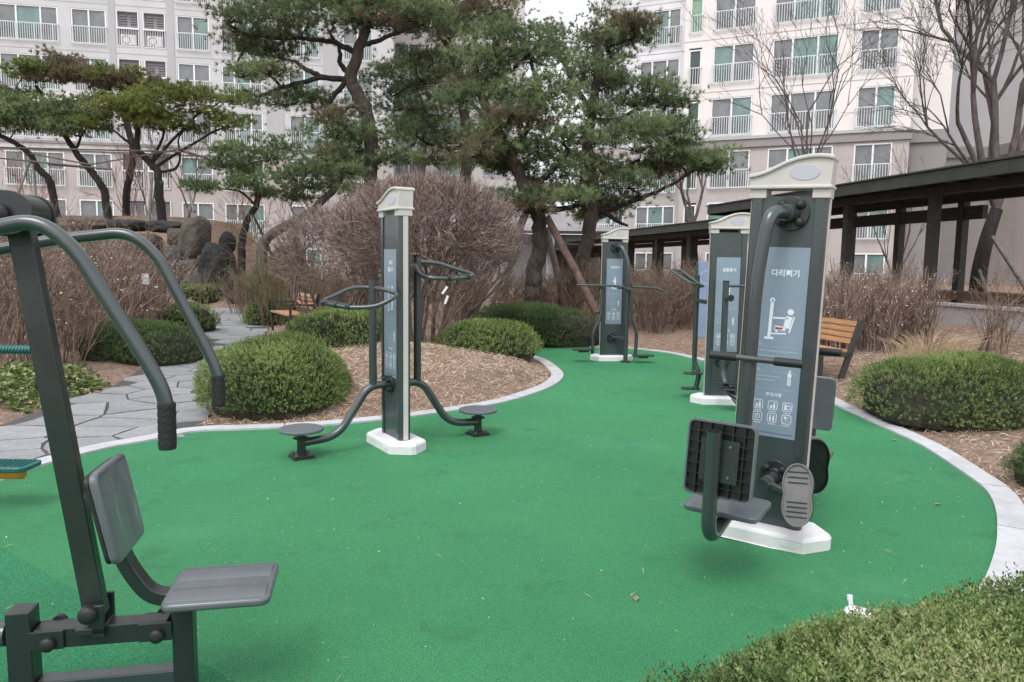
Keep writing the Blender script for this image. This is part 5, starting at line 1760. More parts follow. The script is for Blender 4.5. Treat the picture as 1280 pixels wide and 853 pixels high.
# dark rooms and body behind
MB().bx(lx2(741), xR - 0.02, yb + 0.62, 9, 0, 33.5).build('block_body', M_INT, rb_, smooth=False)
MB().bx(xL + 0.26, xR - 0.02, 0.62, yb + 0.6, 0, 33.5).build('room_wall', M_INT, rb_, smooth=False)
# right flank: two set-back strips and the stair windows
c_, s_ = math.cos(RZ_R), math.sin(RZ_R)
MB().bx(xR + 0.001, xR + 1.75, 1.2, 9, 8.62, 34).build('flank_wall', M_BWHITE, rb_, smooth=False)
MB().bx(xR + 0.001, xR + 1.75, 1.23, 9, 0, 8.0).build('flank_stone', M_BDARK, rb_, smooth=False)
MB().bx(xR + 0.001, xR + 1.80, 1.1, 9, 8.002, 8.618).build('flank_band', M_BDARK, rb_, smooth=False)
stair = thing('stair_tower', 'grey shaded stair tower with narrow windows between the two right hand blocks', 'building', (26.2, 43.6, 0), R(-6))
MB().bx(-4.5, 6.0, 0, 6, 8.62, 34).build('tower_wall', M_BGREY, stair, smooth=False)
MB().bx(-4.5, 6.0, 0.03, 6, 0, 8.0).build('tower_stone', M_BDARK, stair, smooth=False)
MB().bx(-4.5, 6.0, -0.1, 6, 8.002, 8.618).build('tower_band', M_BDARK, stair, smooth=False)
for z in (8.95, 11.8, 14.65, 17.5):
    wv = MB().bx(1.28, 1.36, -0.04, 0.05, z, z + 1.05).bx(1.72, 1.80, -0.04, 0.05, z, z + 1.05).bx(1.36, 1.72, -0.04, 0.05, z, z + 0.07).bx(1.36, 1.72, -0.04, 0.05, z + 0.98, z + 1.05).bx(1.36, 1.72, -0.04, 0.05, z + 0.48, z + 0.55).build('window', M_FRAME, stair, smooth=False)
    MB().bx(1.362, 1.718, -0.012, -0.002, z + 0.072, z + 0.478).bx(1.362, 1.718, -0.012, -0.002, z + 0.552, z + 0.978).build('pane', M_GGREY, wv, smooth=False)
side = thing('apartment_block', 'pale lavender windowless end wall of the apartment block at the right edge', 'building', (31.15 - 0.087 * 44.5, 44.5, 0), math.atan(0.087) + R(180))
MB().bx(-12, 0, 0, 24, 8.62, 34).build('end_wall', M_BLAV, side, smooth=False)
MB().bx(-12, 0.0, 0.03, 24, 0, 8.0).build('stone_wall', M_BPINK, side, smooth=False)
MB().bx(-12, 0.1, -0.1, 24, 8.002, 8.618).build('stone_band', M_BDARK, side, smooth=False)

# left block
RZ_L = math.atan2(0.187, 0.982)
P_L = (-17.5, 47.5)
lb_ = thing('apartment_block', 'long grey apartment block with air conditioner bays, on the left behind the pines', 'building', (P_L[0], P_L[1], 0), RZ_L)
lx = lambda px: local_x(px, 60, P_L, RZ_L)
colsL = [(lx(-85), lx(-30), 2), (lx(-2), lx(74), 3), (lx(90), lx(134), 2), (lx(146), lx(175), 'ac'), (lx(179), lx(208), 'ac'), (lx(221), lx(262), 2), (lx(276), lx(327), 3), (lx(360), lx(399), 2), (lx(428), lx(466), 2)]
xL, xR = lx(-160), lx(492)
cs = [(a, b) for a, b, k in colsL]
facade(lb_, xL, xR, ROWS_UP, WH, cs, M_BMID, zlo=8.62, zhi=34)
facade(lb_, xL, xR, ROWS_LO, WH, cs, M_BPINK, y=0.03, zlo=0.0, zhi=8.02, name='stone_wall')
MB().bx(xL, xR, -0.08, 0.32, 8.022, 8.618).build('stone_band', M_BMID, lb_, smooth=False)
MB().bx(xL, xR, -0.17, 0.30, 8.40, 8.55).build('ledge', M_BDARK, lb_, smooth=False)
populate(lb_, colsL, ROWS_UP + ROWS_LO)
for z in ROWS_UP:
    MB().bx(xL, xR, -0.012, 0.0, z + 0.33, z + 0.37).build('joint_line', M_BGREY, lb_, smooth=False)
for a, b in ((lx(134) + 0.12, lx(146) - 0.05), (lx(208) + 0.05, lx(221) - 0.12), (lx(327) + 0.2, lx(358) - 0.2), (lx(399) + 0.2, lx(426) - 0.2)):
    MB().bx(a, b, -0.03, 0.0, 8.62, 34).build('pilaster', M_BGREY, lb_, smooth=False)
MB().bx(lx(-2), lx(134), -0.028, 0.0, 10.80, 11.45).bx(lx(-2), lx(134), -0.028, 0.0, 8.63, 8.68).build('white_panel', M_BWHITE, lb_, smooth=False)
MB().bx(xL + 0.02, xR - 0.02, 0.62, 12, 0, 33.5).build('block_body', M_INT, lb_, smooth=False)

# white block seen through the pines in the middle
mbk = thing('apartment_block', 'bright white apartment block glimpsed through the pines in the middle', 'building', (-6.6, 62.0, 0), R(2))
colsM = [(-4.2, -1.2, 3), (0.2, 3.2, 3), (4.0, 6.2, 2)]
facade(mbk, -5.2, 7.3, ROWS_UP, WH, [(a, b) for a, b, k in colsM], M_BWHITE, zlo=8.6, zhi=34)
facade(mbk, -5.2, 7.3, ROWS_LO, WH, [(a, b) for a, b, k in colsM], M_BWHITE, zlo=0, zhi=8.6, name='lower_wall')
populate(mbk, colsM, [19.15, 16.35, 13.55, 10.75] + ROWS_LO)
MB().bx(-5.18, 7.28, 0.62, 10, 0, 33.5).build('block_body', M_INT, mbk, smooth=False)

# low grey annex with white lettering behind the walkway
an = thing('entrance_annex', 'low grey concrete entrance building with white lettering behind the walkway', 'building', (7.6, 46.0, 0), R(-4))
MB().bx(-11.6, 5.5, 0, 0.4, 3.45, 4.85).build('parapet', M_SHELTER, an, smooth=False)
MB().bx(-11.8, 5.7, -0.6, 4.0, 3.60, 3.85).build('roof_slab', M_SHELTER, an, smooth=False)
for x in (-11.2, -8.4, -5.3, -3.1, -0.4, 2.2, 5.2):
    MB().bx(x - 0.25, x + 0.25, -0.2, 0.2, 0, 3.448).build('pillar', M_SHELTER, an, smooth=False, bevel=0.02)
MB().bx(-11.5, 5.0, 0.8, 0.9, 0, 3.44).build('rear_panel', M_SHELTERD, an, smooth=False)
for x in (-4.4, -2.2, 0.5, 3.0):
    MB().bx(x, x + 1.2, 0.70, 0.78, 0.05, 2.3).build('door', M_LOUV, an, smooth=False)
me = text_mesh('1  105동', 0.62, 0.01)
me.transform(Matrix.Translation((1.6, -0.62, 4.17)) @ Matrix.Rotation(R(90), 4, 'X'))
sg_ = obj('lettering', me, M_BWHITE, an)

# ------------------------------------------------------------------ clipped evergreen bushes
def bush_points(n, a, b, h, rg, p=2.5, low=-0.05):
    d = rg.normal(size=(n, 3))
    d[:, 2] = np.abs(d[:, 2]) * rg.choice([1, 1, 1, 1, -0.25], n)
    d /= np.linalg.norm(d, axis=1)[:, None]
    d = d / np.array([a, b, h]) * min(a, b, h)   # spread evenly over the flattened form
    d /= np.linalg.norm(d, axis=1)[:, None]
    q = (np.abs(d[:, 0] / a) ** p + np.abs(d[:, 1] / b) ** p + np.abs(d[:, 2] / h) ** p) ** (-1 / p)
    X = d * q[:, None]
    N = np.sign(X) * np.abs(X / np.array([a, b, h])) ** (p - 1) / np.array([a, b, h])
    N /= np.linalg.norm(N, axis=1)[:, None]
    return X, N

def bush(name, label, x, y, a, b, h, rz=0.0, n=20000, leaf=0.024, m=None, seed=1, p=2.5, z0=None, cat='bush', lump=0.07, group='clipped evergreen bushes', core=M_CORE, tilt=0.0):
    rg = np.random.default_rng(seed)
    z = (hz(x, y) if z0 is None else z0)
    t = thing(name, label, cat, (x, y, max(0, z) if z0 is None else z), rz, group)
    f1, f2 = Field(seed, 3.2 / max(a, b) * 1.3), Field(seed + 50, 9.0)
    def disp(X):
        return 1 + lump * f1(X) + lump * 0.5 * f2(X)
    per = 7
    ns_ = n // per
    X, N = bush_points(ns_, a, b, h, rg, p)
    k = disp(X)
    deep = rg.uniform(0, 1, ns_) ** 1.8
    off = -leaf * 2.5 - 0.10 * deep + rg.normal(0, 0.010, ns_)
    X = X * k[:, None] + N * off[:, None] * min(1, h / 0.5)
    hole = Field(seed + 77, 5.5)(X) + 0.35 * rg.normal(size=ns_)
    X[:, 2] *= 1 + tilt * X[:, 0] / a
    ok = (X[:, 2] > 0.02) & ((hole > -1.25) | (deep > 0.5))
    X, N, deep = X[ok], N[ok], deep[ok]
    rnd_ = np.clip(0.50 - 0.18 * deep + 0.16 * Field(seed + 9, 6.0)(X) + rg.normal(0, 0.16, len(X)), 0.02, 0.98)  # deeper sprigs get darker leaf colour: shade of the gaps put into the tone
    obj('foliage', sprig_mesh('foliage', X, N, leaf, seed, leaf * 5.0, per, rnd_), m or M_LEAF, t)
    # dark woody interior
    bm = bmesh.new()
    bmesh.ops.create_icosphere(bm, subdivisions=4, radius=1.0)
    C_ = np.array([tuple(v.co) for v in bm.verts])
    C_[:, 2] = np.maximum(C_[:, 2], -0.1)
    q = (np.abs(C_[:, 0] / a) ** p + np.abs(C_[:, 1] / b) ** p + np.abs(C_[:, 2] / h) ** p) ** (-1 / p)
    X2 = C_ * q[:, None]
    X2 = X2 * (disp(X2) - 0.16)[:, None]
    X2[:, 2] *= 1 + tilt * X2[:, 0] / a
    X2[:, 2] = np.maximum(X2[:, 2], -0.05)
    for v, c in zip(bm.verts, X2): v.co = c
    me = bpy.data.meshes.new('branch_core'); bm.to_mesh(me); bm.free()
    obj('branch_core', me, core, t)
    # a few bare stems at the foot
    ns = 50
    an = rg.uniform(0, 6.28, ns)
    r = rg.uniform(0.55, 0.93, ns)
    p0 = np.stack([np.cos(an) * a * r * 0.8, np.sin(an) * b * r * 0.8, np.full(ns, -0.02)], 1)
    p1 = np.stack([np.cos(an) * a * (r + 0.05), np.sin(an) * b * (r + 0.05), rg.uniform(0.1, 0.3, ns) * h / 0.6], 1)
    obj('stems', segs_mesh('stems', p0, p1, np.full(ns, 0.006), np.full(ns, 0.003), 3, rg.uniform(0, 1, ns)), M_TWIG, t)
    return t

bush('clipped_bush', 'rounded clipped evergreen bush at the edge of the path, left of the waist machine', -2.44, 7.62, 0.84, 0.78, 0.70, R(38), 90000, 0.0095, M_LEAF, 11, p=2.05, lump=0.06)
bush('clipped_bush', 'wide clipped bush behind the rounded bush, in front of the path bench', -2.55, 11.3, 0.86, 0.95, 0.62, R(10), 50000, 0.013, M_LEAF, 12)
bush('clipped_bush', 'low sloping clipped bush on the tip of the straw mound, in the middle', -0.35, 11.4, 0.86, 0.72, 0.50, R(-12), 45000, 0.013, M_LEAF, 13, p=2.3)
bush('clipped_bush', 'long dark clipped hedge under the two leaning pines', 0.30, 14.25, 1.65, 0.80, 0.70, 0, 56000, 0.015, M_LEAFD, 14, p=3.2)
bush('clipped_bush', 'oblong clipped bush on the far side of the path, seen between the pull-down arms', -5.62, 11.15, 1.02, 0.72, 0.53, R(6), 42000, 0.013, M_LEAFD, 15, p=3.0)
bush('clipped_bush', 'small low clipped bush just beyond the oblong one, on the left of the path', -7.1, 15.9, 0.75, 0.6, 0.5, 0, 12000, 0.018, M_LEAF, 16)
bush('clipped_bush', 'small clipped hedge in front of the rockery boulders', -10.45, 24.4, 0.98, 0.5, 0.58, 0, 12000, 0.024, M_LEAF, 17, p=3.4)
bush('clipped_bush', 'big domed clipped bush behind the right hand kerb', 4.62, 7.55, 1.05, 0.95, 0.64, R(-10), 95000, 0.0098, M_LEAF, 18, p=2.1, lump=0.07)
bush('clipped_bush', 'small bush cut by the right edge just outside the kerb', 3.98, 5.15, 0.36, 0.34, 0.30, 0, 16000, 0.009, M_LEAFD, 19)
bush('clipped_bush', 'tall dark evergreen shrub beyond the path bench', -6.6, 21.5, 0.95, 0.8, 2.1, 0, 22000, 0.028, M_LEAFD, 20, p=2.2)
bush('clipped_bush', 'little green bush at the foot of the bare shrubs left of the path bench', -6.0, 17.9, 0.5, 0.5, 0.6, 0, 8000, 0.02, M_LEAF, 21)
bush('foreground_bush', 'leafy olive green bush filling the bottom right corner nearest the viewer', 1.20, 1.38, 1.95, 0.98, 0.785, R(21), 265000, 0.0070, M_LEAFF, 22, p=2.1, tilt=0.19, lump=0.05, z0=0.0)

# low ivy-like ground cover at the left edge of the path
rg = np.random.default_rng(31)
n = 9000
x = rg.uniform(-7.5, -3.7, n); y = rg.uniform(7.2, 9.0, n)
keep = (~point_in_poly(x, y, PATH)) & (dist_poly(x, y, PATH) < 0.9 + 0.25 * Field(3, 3)(np.stack([x, y, x * 0], 1))) & (dist_poly(x, y, PATH) > 0.05) & (x < -4.0)
x, y = x[keep], y[keep]
zz = H(x, y) + rg.uniform(0.02, 0.20, len(x)) * sm(dist_poly(x, y, PATH) / 0.4)
obj_gc = obj('ground_cover', leaf_mesh('ground_cover', np.stack([x, y, zz], 1), np.tile([[0, 0, 1.0]], (len(x), 1)), 0.036, 32, 0.6, 0.5), M_LEAFF)
tag(obj_gc, 'low pale green ground cover along the left edge of the stone path', 'ground cover', kind='stuff')

# ------------------------------------------------------------------ branching plants
def branch(segs, rnd, p, d, L, r, lvl, spread, up, nch, wig, shrink=0.68, rshrink=0.62, steps=4, minr=0.002):
    """random branching; segs collects (p0, p1, r0, r1)"""
    st = L / steps
    pts = [p.copy()]
    for i in range(steps):
        d = (d + Vector((rnd.gauss(0, wig), rnd.gauss(0, wig), rnd.gauss(0, wig) + up))).normalized()
        q = p + d * st
        r2 = max(minr, r * (1 - 0.35 * (i + 1) / steps))
        r1 = max(minr, r * (1 - 0.35 * i / steps))
        segs.append((tuple(p), tuple(q), r1, r2))
        p = q
        pts.append(p.copy())
    if lvl > 0:
        for k in range(nch):
            i = steps if k == 0 else rnd.randint(max(1, steps // 2), steps)
            ax = Vector((rnd.gauss(0, 1), rnd.gauss(0, 1), rnd.gauss(0, 1)))
            ax = (ax - d * ax.dot(d)).normalized()
            nd = (d + ax * spread * rnd.uniform(0.5, 1.3)).normalized()
            branch(segs, rnd, pts[i], nd, L * shrink * rnd.uniform(0.7, 1.2), max(minr, r * rshrink), lvl - 1, spread, up, nch, wig, shrink, rshrink, max(2, steps - 1), minr)

def segs_obj(name, segs, m, parent, sides=3, seed=0, smooth=False):
    a = np.array([s[0] for s in segs]); b = np.array([s[1] for s in segs])
    r0 = np.array([s[2] for s in segs]); r1 = np.array([s[3] for s in segs])
    g_ = np.random.default_rng(seed)
    return obj(name, segs_mesh(name, a, b, r0, r1, sides, g_.uniform(0, 1, len(a)), smooth), m, parent)

SHRUBS = {}
def shrub_proto(key, seed, R_, Hh, stems, lvl, m, leafm=None, nleaf=0, nch=3, r=0.010, wig=0.10, spread=0.55, out=0.55):
    rd = random.Random(seed)
    segs = []
    for i in range(stems):
        a = rd.uniform(0, 6.283)
        rr = R_ * 0.45 * math.sqrt(rd.random())
        p = Vector((rr * math.cos(a), rr * math.sin(a), -0.03))
        d = Vector((math.cos(a) * out * rd.uniform(0.1, 1), math.sin(a) * out * rd.uniform(0.1, 1), 1)).normalized()
        branch(segs, rd, p, d, Hh * rd.uniform(0.38, 0.55), r * rd.uniform(0.7, 1.2), lvl, spread, 0.05, nch, wig, 0.62, 0.62, 3)
    A = np.array([s[1] for s in segs])
    me = segs_mesh('bare_shrub', np.array([s[0] for s in segs]), A, np.array([s[2] for s in segs]), np.array([s[3] for s in segs]), 3, np.random.default_rng(seed).uniform(0, 1, len(segs)))
    me.materials.append(m)
    lm = None
    if nleaf:
        g_ = np.random.default_rng(seed)
        idx_ = g_.integers(0, len(A), nleaf)
        C_ = A[idx_] + g_.normal(0, 0.03, (nleaf, 3))
        C_ = C_[C_[:, 2] > 0.05]
        lm = leaf_mesh('dry_leaves', C_, np.tile([[0, 0, 1.0]], (len(C_), 1)), 0.018, seed, 0.5, 1.5)
        lm.materials.append(leafm)
    SHRUBS[key] = (me, lm)
    print('shrub', key, len(segs))
def shrub(key, label, x, y, rz, sc=1.0, szc=1.0, group=None, name='bare_shrub', cat='shrub'):
    me, lm = SHRUBS[key]
    o = obj(name, me, None, None, (x, y, max(0, hz(x, y))), rz)
    o.scale = (sc, sc, szc)
    tag(o, label, cat, group)
    if lm:
        obj('dry_leaves', lm, None, o)
    return o
shrub_proto('red1', 1, 0.9, 1.7, 34, 3, M_TWIG, M_NEEDLEB, 1400)
shrub_proto('red2', 2, 0.9, 1.6, 34, 3, M_TWIGP, M_STRAW, 1200)
shrub_proto('upright', 3, 0.8, 1.5, 60, 2, M_TWIGP, None, 0, out=0.22, spread=0.3, wig=0.06)
shrub_proto('upright2', 4, 0.8, 1.5, 46, 2, M_TWIG, M_STRAW, 500, out=0.25, spread=0.35, wig=0.06)
shrub_proto('olive', 5, 0.9, 1.5, 50, 2, M_TWIGO, M_LEAFD, 350, out=0.4, spread=0.35, wig=0.07)
shrub_proto('brown', 6, 0.9, 1.6, 40, 3, M_TWIG, M_NEEDLEB, 3600, out=0.4)
shrub_proto('crimson', 7, 0.9, 2.2, 10, 3, M_TWIGR, M_TWIGR, 500, out=0.5, r=0.012)
shrub_proto('sparse', 8, 0.6, 1.6, 9, 2, M_TWIG, M_NEEDLEB, 260, out=0.4)
def loc_label(k, txt):
    return txt[k % len(txt)]
LEFT = [(-30, 9.0, 'red1', 1.15), (8, 10.2, 'red2', 1.2), (28, 12.2, 'red1', 1.35), (62, 9.9, 'red1', 1.05), (72, 13.8, 'red2', 1.4), (100, 11.9, 'red2', 1.2), (120, 14.8, 'red1', 1.35),
        (142, 13.0, 'red1', 1.2), (168, 14.6, 'red2', 1.15), (180, 16.5, 'olive', 0.95), (150, 16.5, 'upright2', 0.95), (20, 15.0, 'red1', 1.5), (-60, 12.0, 'red2', 1.5), (92, 17.5, 'red1', 1.4), (150, 18.2, 'red2', 1.35), (110, 20.5, 'brown', 1.3), (40, 19.0, 'red2', 1.5)]
LT = ['bare red-brown shrub cut by the left edge of the picture', 'bare twiggy shrub behind the slanted lever, at the far left', 'bare reddish shrub behind the near pull arm, second row from the path', 'low bare shrub in front, beside the ground cover',
      'bare shrub with pale twigs below the rockery, behind the near pull arm', 'bare pale twigged shrub behind the oblong clipped bush', 'bare reddish shrub seen above the oblong clipped bush', 'bare shrub left of the small white plant label',
      'bare pale twigged shrub around the small white plant label', 'olive tinged bare shrub right of the plant label', 'thin upright shrub behind the plant label', 'tall bare shrub at the far left in the back row', 'bare shrub outside the left edge behind the bearing plate',
      'bare reddish shrub below the leaning left pines', 'bare shrub below the forked pine', 'brown leaved shrub at the foot of the tall brown boulder', 'bare pale shrub under the leftmost leaning pine']
for k, (px_, Y, key, sc) in enumerate(LEFT):
    p = P(px_, 330, Y)
    if key == 'brown': pass
    shrub(key, LT[k], p.x, p.y, k * 1.7, sc * 0.95, sc * 0.92, 'bare shrubs left of the path')
BB = [(322, 18.5, 'olive', 1.0, 'olive bare shrub left of the path bench'), (345, 17.6, 'olive', 1.1, 'dense olive bare shrub right behind the path bench'), (370, 18.6, 'upright2', 1.15, 'upright bare shrub behind the backrest of the path bench'),
      (395, 17.0, 'olive', 1.1, 'olive bare shrub right of the path bench'), (418, 18.0, 'upright2', 1.1, 'upright bare shrub between the path bench and the big bare shrub'), (440, 15.5, 'brown', 1.0, 'brown shrub behind the wide clipped bush'), (300, 21.5, 'brown', 0.8, 'small brown shrub beside the dark boulder'), (262, 24.0, 'sparse', 0.9, 'thin bare shrub against the tall dark boulder')]
for k, (px_, Y, key, sc, lb) in enumerate(BB):
    p = P(px_, 330, Y)
    shrub(key, lb, p.x, p.y, k * 2.1, sc, sc, 'bare shrubs behind the path bench')
CB = [(560, 16.8), (592, 17.6), (622, 16.6), (648, 17.8), (700, 17.4), (728, 16.9), (798, 16.4), (822, 15.6), (846, 16.6), (868, 15.8), (890, 17.2), (775, 18.2), (915, 15.6), (940, 16.6)]
CT = ['brown leaved shrub behind the big bare shrub', 'brown leaved shrub left of the light leaning prop log', 'brown leaved shrub at the foot of the light prop log', 'brown leaved shrub left of the furrowed pine trunk', 'brown leaved shrub between the two pine trunks', 'brown leaved shrub behind the far machine\'s left bar',
      'tall brown shrub just right of the farthest machine', 'dense brown shrub right of the farthest machine', 'reddish brown shrub in front of the walkway posts', 'brown shrub left of the air walker handle', 'brown shrub behind the air walker', 'brown shrub directly behind the farthest machine', 'brown shrub hidden behind the air walker pillar', 'brown shrub between the air walker and the leg machine']
for k, (px_, Y) in enumerate(CB):
    p = P(px_, 330, Y)
    shrub('brown' if k % 3 else 'red1', CT[k], p.x, p.y, k * 1.3, 1.0, 0.74 + 0.05 * (k % 3), 'brown shrubs behind the court')
RBS = [(1030, 12.4, 'upright'), (1052, 11.9, 'upright2'), (1078, 12.6, 'upright'), (1100, 12.0, 'upright2'), (1124, 12.8, 'upright'), (1146, 12.3, 'upright2'), (1012, 13.0, 'brown'), (1066, 13.6, 'upright'), (1110, 13.8, 'upright'), (1225, 11.6, 'sparse'), (1262, 11.0, 'sparse'), (1180, 12.4, 'sparse'), (990, 13.4, 'upright')]
RT = ['tall upright twiggy shrub behind the orange slatted bench', 'upright twiggy shrub at the middle of the orange slatted bench', 'pale upright shrub at the right end of the orange slatted bench', 'upright shrub right of the orange slatted bench', 'pale upright shrub below the walkway post', 'upright shrub at the left end of the bare retaining wall',
      'brown shrub left of the orange slatted bench', 'back row upright shrub under the small open window', 'back row upright shrub under the walkway\'s second post', 'sparse red-brown shrub against the retaining wall', 'sparse shrub against the wall at the right edge', 'sparse shrub in front of the wall behind the dry grass', 'upright shrub hidden behind the leg machine pillar']
for k, (px_, Y, key) in enumerate(RBS):
    p = P(px_, 338, Y)
    shrub(key, RT[k], p.x, p.y, k * 1.9, 0.95, 0.88, 'bare shrubs in front of the retaining wall')
# red twigged shrubs by the left block
for k, (px_, Y, lb) in enumerate([(300, 33.0, 'crimson twigged shrub beyond the rockery'), (45, 33.5, 'crimson twigged shrub between the two left pine trunks'), (178, 34.0, 'crimson twigged shrub left of the forked pine')]):
    p = P(px_, 330, Y)
    o = shrub('crimson', lb, p.x, p.y, k * 2.0, 1.4, 1.5, 'crimson shrubs by the left block')

# dry grass clump
rg = np.random.default_rng(41)
n = 360
cx_, cy_ = P(1165, 400, 10.6).x, 10.6
an = rg.uniform(0, 6.28, n); rr = rg.uniform(0, 0.35, n)
x0 = cx_ + rr * np.cos(an) * 1.6; y0 = cy_ + rr * np.sin(an)
z0 = H(x0, y0)
ln = rg.uniform(0.2, 0.62, n)
dirx = np.cos(an) * rg.uniform(0.2, 0.9, n); diry = np.sin(an) * rg.uniform(0.2, 0.9, n)
A = np.stack([x0, y0, z0], 1); B = A + np.stack([dirx * 0.5, diry * 0.5, np.ones(n)], 1) * (ln * 0.55)[:, None]
C2 = B + np.stack([dirx * 1.2, diry * 1.2, np.full(n, 0.35)], 1) * (ln * 0.5)[:, None]
me = segs_mesh('dry_grass', np.concatenate([A, B]), np.concatenate([B, C2]), np.concatenate([np.full(n, 0.004), np.full(n, 0.003)]), np.concatenate([np.full(n, 0.003), np.full(n, 0.001)]), 3, np.concatenate([rg.uniform(0, 1, n)] * 2))
tag(obj('dry_grass', me, M_GRASSD), 'clump of dry straw coloured grass behind the domed bush on the right', 'grass', kind='stuff')

# the big dense bare shrub in the middle
def big_shrub(label, x, y, seed, R_, Hh, stems, m, lv=5, shell=3600):
    rd = random.Random(seed)
    thick, thin = [], []
    t = thing('bare_shrub', label, 'shrub', (x, y, hz(x, y)), 0, 'big bare shrubs behind the straw mound')
    segs = []
    for i in range(stems):
        a = 6.283 * i / stems + rd.uniform(-0.3, 0.3)
        o_ = rd.uniform(0.35, 1.0)
        p = Vector((0.22 * math.cos(a), 0.18 * math.sin(a), -0.05))
        d = Vector((math.cos(a) * o_, math.sin(a) * o_, 1)).normalized()
        branch(segs, rd, p, d, Hh * 0.42, 0.036 * rd.uniform(0.7, 1.2), lv, 0.62, 0.035, 3 if lv < 6 else 2, 0.13, 0.72, 0.66, 4, 0.0035)
    keep = []
    zc = Hh * 0.64; hz_ = Hh * 0.36
    lowr = Hh * 0.34
    def q_(e):
        return (e[0] / R_) ** 2 + (e[1] / R_) ** 2 + ((e[2] - zc) / (hz_ if e[2] > zc else lowr * 1.5)) ** 2
    for s in segs:
        if q_(s[1]) < 1.0 or (s[1][2] < zc * 0.6 and s[2] > 0.012 and math.hypot(s[1][0], s[1][1]) < R_ * 0.75): keep.append(s)
    # clipped outer shell of fine crooked twigs
    for i in range(shell):
        u = Vector((rd.gauss(0, 1), rd.gauss(0, 1), max(-0.45, rd.gauss(0.35, 1)))).normalized()
        k = rd.uniform(0.55, 0.88)
        p = Vector((u.x * R_ * k, u.y * R_ * k, zc + u.z * k * (hz_ if u.z > 0 else lowr)))
        d = (u + Vector((rd.gauss(0, .35), rd.gauss(0, .35), rd.gauss(0.35, .3)))).normalized()
        r = rd.uniform(0.0035, 0.008)
        for st in range(4):
            e = p + d * rd.uniform(0.07, 0.13)
            if q_(e) > 1.02 + 0.10 * rd.random(): break
            keep.append((tuple(p), tuple(e), r, r * 0.8))
            if rd.random() < 0.7:
                d2 = (d + Vector((rd.gauss(0, .6), rd.gauss(0, .6), rd.gauss(0.1, .5)))).normalized()
                keep.append((tuple(e), tuple(e + d2 * 0.10), r * 0.75, r * 0.4))
            p = e; r *= 0.8
            d = (d + Vector((rd.gauss(0, .35), rd.gauss(0, .35), rd.gauss(0.05, .3)))).normalized()
    thick = [s for s in keep if s[2] > 0.010]
    thin = [s for s in keep if s[2] <= 0.010]
    print('big shrub', len(thick), len(thin))
    tag(segs_obj('limbs', thick, M_LIMB, t, 6, seed, True), kind='stuff')
    tag(segs_obj('twigs', thin, m, t, 3, seed + 1), kind='stuff')
big_shrub('huge dense dome shaped bare shrub behind the waist machine', -1.45, 12.4, 5, 1.70, 2.85, 12, M_TWIGP)
big_shrub('smaller bare shrub with arching branches left of the huge bare shrub', -3.35, 13.9, 9, 1.15, 2.55, 7, M_TWIGP, 4, 1200)

# ------------------------------------------------------------------ bare trees
def bare_tree(label, x, y, z, seed, stems, m, L, r, lvl=5, spread=0.42, up=0.06, nch=3, trunk=None, wig=0.06, tr=None, tm=None):
    rd = random.Random(seed)
    t = thing('bare_tree', label, 'tree', (x, y, z), 0, 'leafless trees by the walkway')
    segs = []
    if trunk:
        pts = smooth_path([Vector(p) for p in trunk], 5)
        k = len(pts)
        MB().tube(pts, [(tr or r * 1.7) * (1 - 0.35 * i / k) for i in range(k)], 12).build('trunk', tm or m, t)
        base = pts[-1]
    else:
        base = Vector((0, 0, 0))
    for (ax, ay, sc) in stems:
        branch(segs, rd, base.copy(), Vector((ax, ay, 1)).normalized(), L * sc, r * sc, lvl, spread, up, nch, wig, 0.74 if nch == 2 else 0.70, 0.68 if nch == 2 else 0.57, 5, 0.0045)
    thick = [s for s in segs if s[2] > 0.03]
    thin = [s for s in segs if s[2] <= 0.03]
    print('tree', len(thick), len(thin))
    if thick: tag(segs_obj('limbs', thick, m, t, 8, seed, True), kind='stuff')
    if thin: tag(segs_obj('twigs', thin, m, t, 3, seed), kind='stuff')
p = P(1222, 376, 19.0)
bare_tree('large leafless tree with a thick dark trunk rising through the walkway at the right', p.x, p.y, 0.8, 3, [(-0.40, 0.0, 1.1), (-0.05, 0.1, 1.2), (0.10, -0.1, 1.15), (0.35, 0.1, 1.0), (-0.65, 0.1, 0.9), (-0.2, 0.2, 1.0)], M_BARKG, 2.7, 0.088, 6, 0.50, 0.04, 3, tr=0.21, tm=M_BARKD,
          trunk=[(0, 0, -0.3), (-0.02, 0, 0.6), (0.10, 0, 1.5), (0.30, 0.0, 2.3)])
p = P(1003, 330, 27.0)
bare_tree('slender leafless tree with fine fanned branches in front of the white block', p.x, p.y, 0.0, 7, [(-0.36, 0, 1.0), (0.05, 0.1, 1.1), (0.36, 0, 1.05), (0.18, -0.2, 0.9), (-0.12, 0.2, 1.0), (0.5, 0.2, 0.9)], M_BARKG, 2.5, 0.042, 7, 0.50, 0.05, 2, trunk=[(0, 0, 0), (0.05, 0, 2), (-0.05, 0, 4.3)], wig=0.05)
p = P(868, 330, 33.0)
bare_tree('young leafless tree with a pale trunk behind the walkway roof', p.x, p.y, 0.0, 9, [(-0.4, 0, 1.0), (0.25, 0.1, 1.0), (-0.05, 0, 0.9)], M_BARKG, 1.8, 0.08, 4, 0.45, 0.04, 3, trunk=[(0, 0, 0), (0.1, 0, 1.5), (-0.15, 0, 3.2)])
p = P(1116, 330, 24.0)
bare_tree('thin leafless sapling behind the walkway posts', p.x, p.y, 0.0, 12, [(-0.3, 0, 1.0), (0.25, 0.1, 1.0), (0.6, 0, 0.9)], M_BARKG, 1.7, 0.035, 4, 0.35, 0.05, 3, trunk=[(0, 0, 0), (0.05, 0, 1.2)])
p = P(236, 300, 31.5)
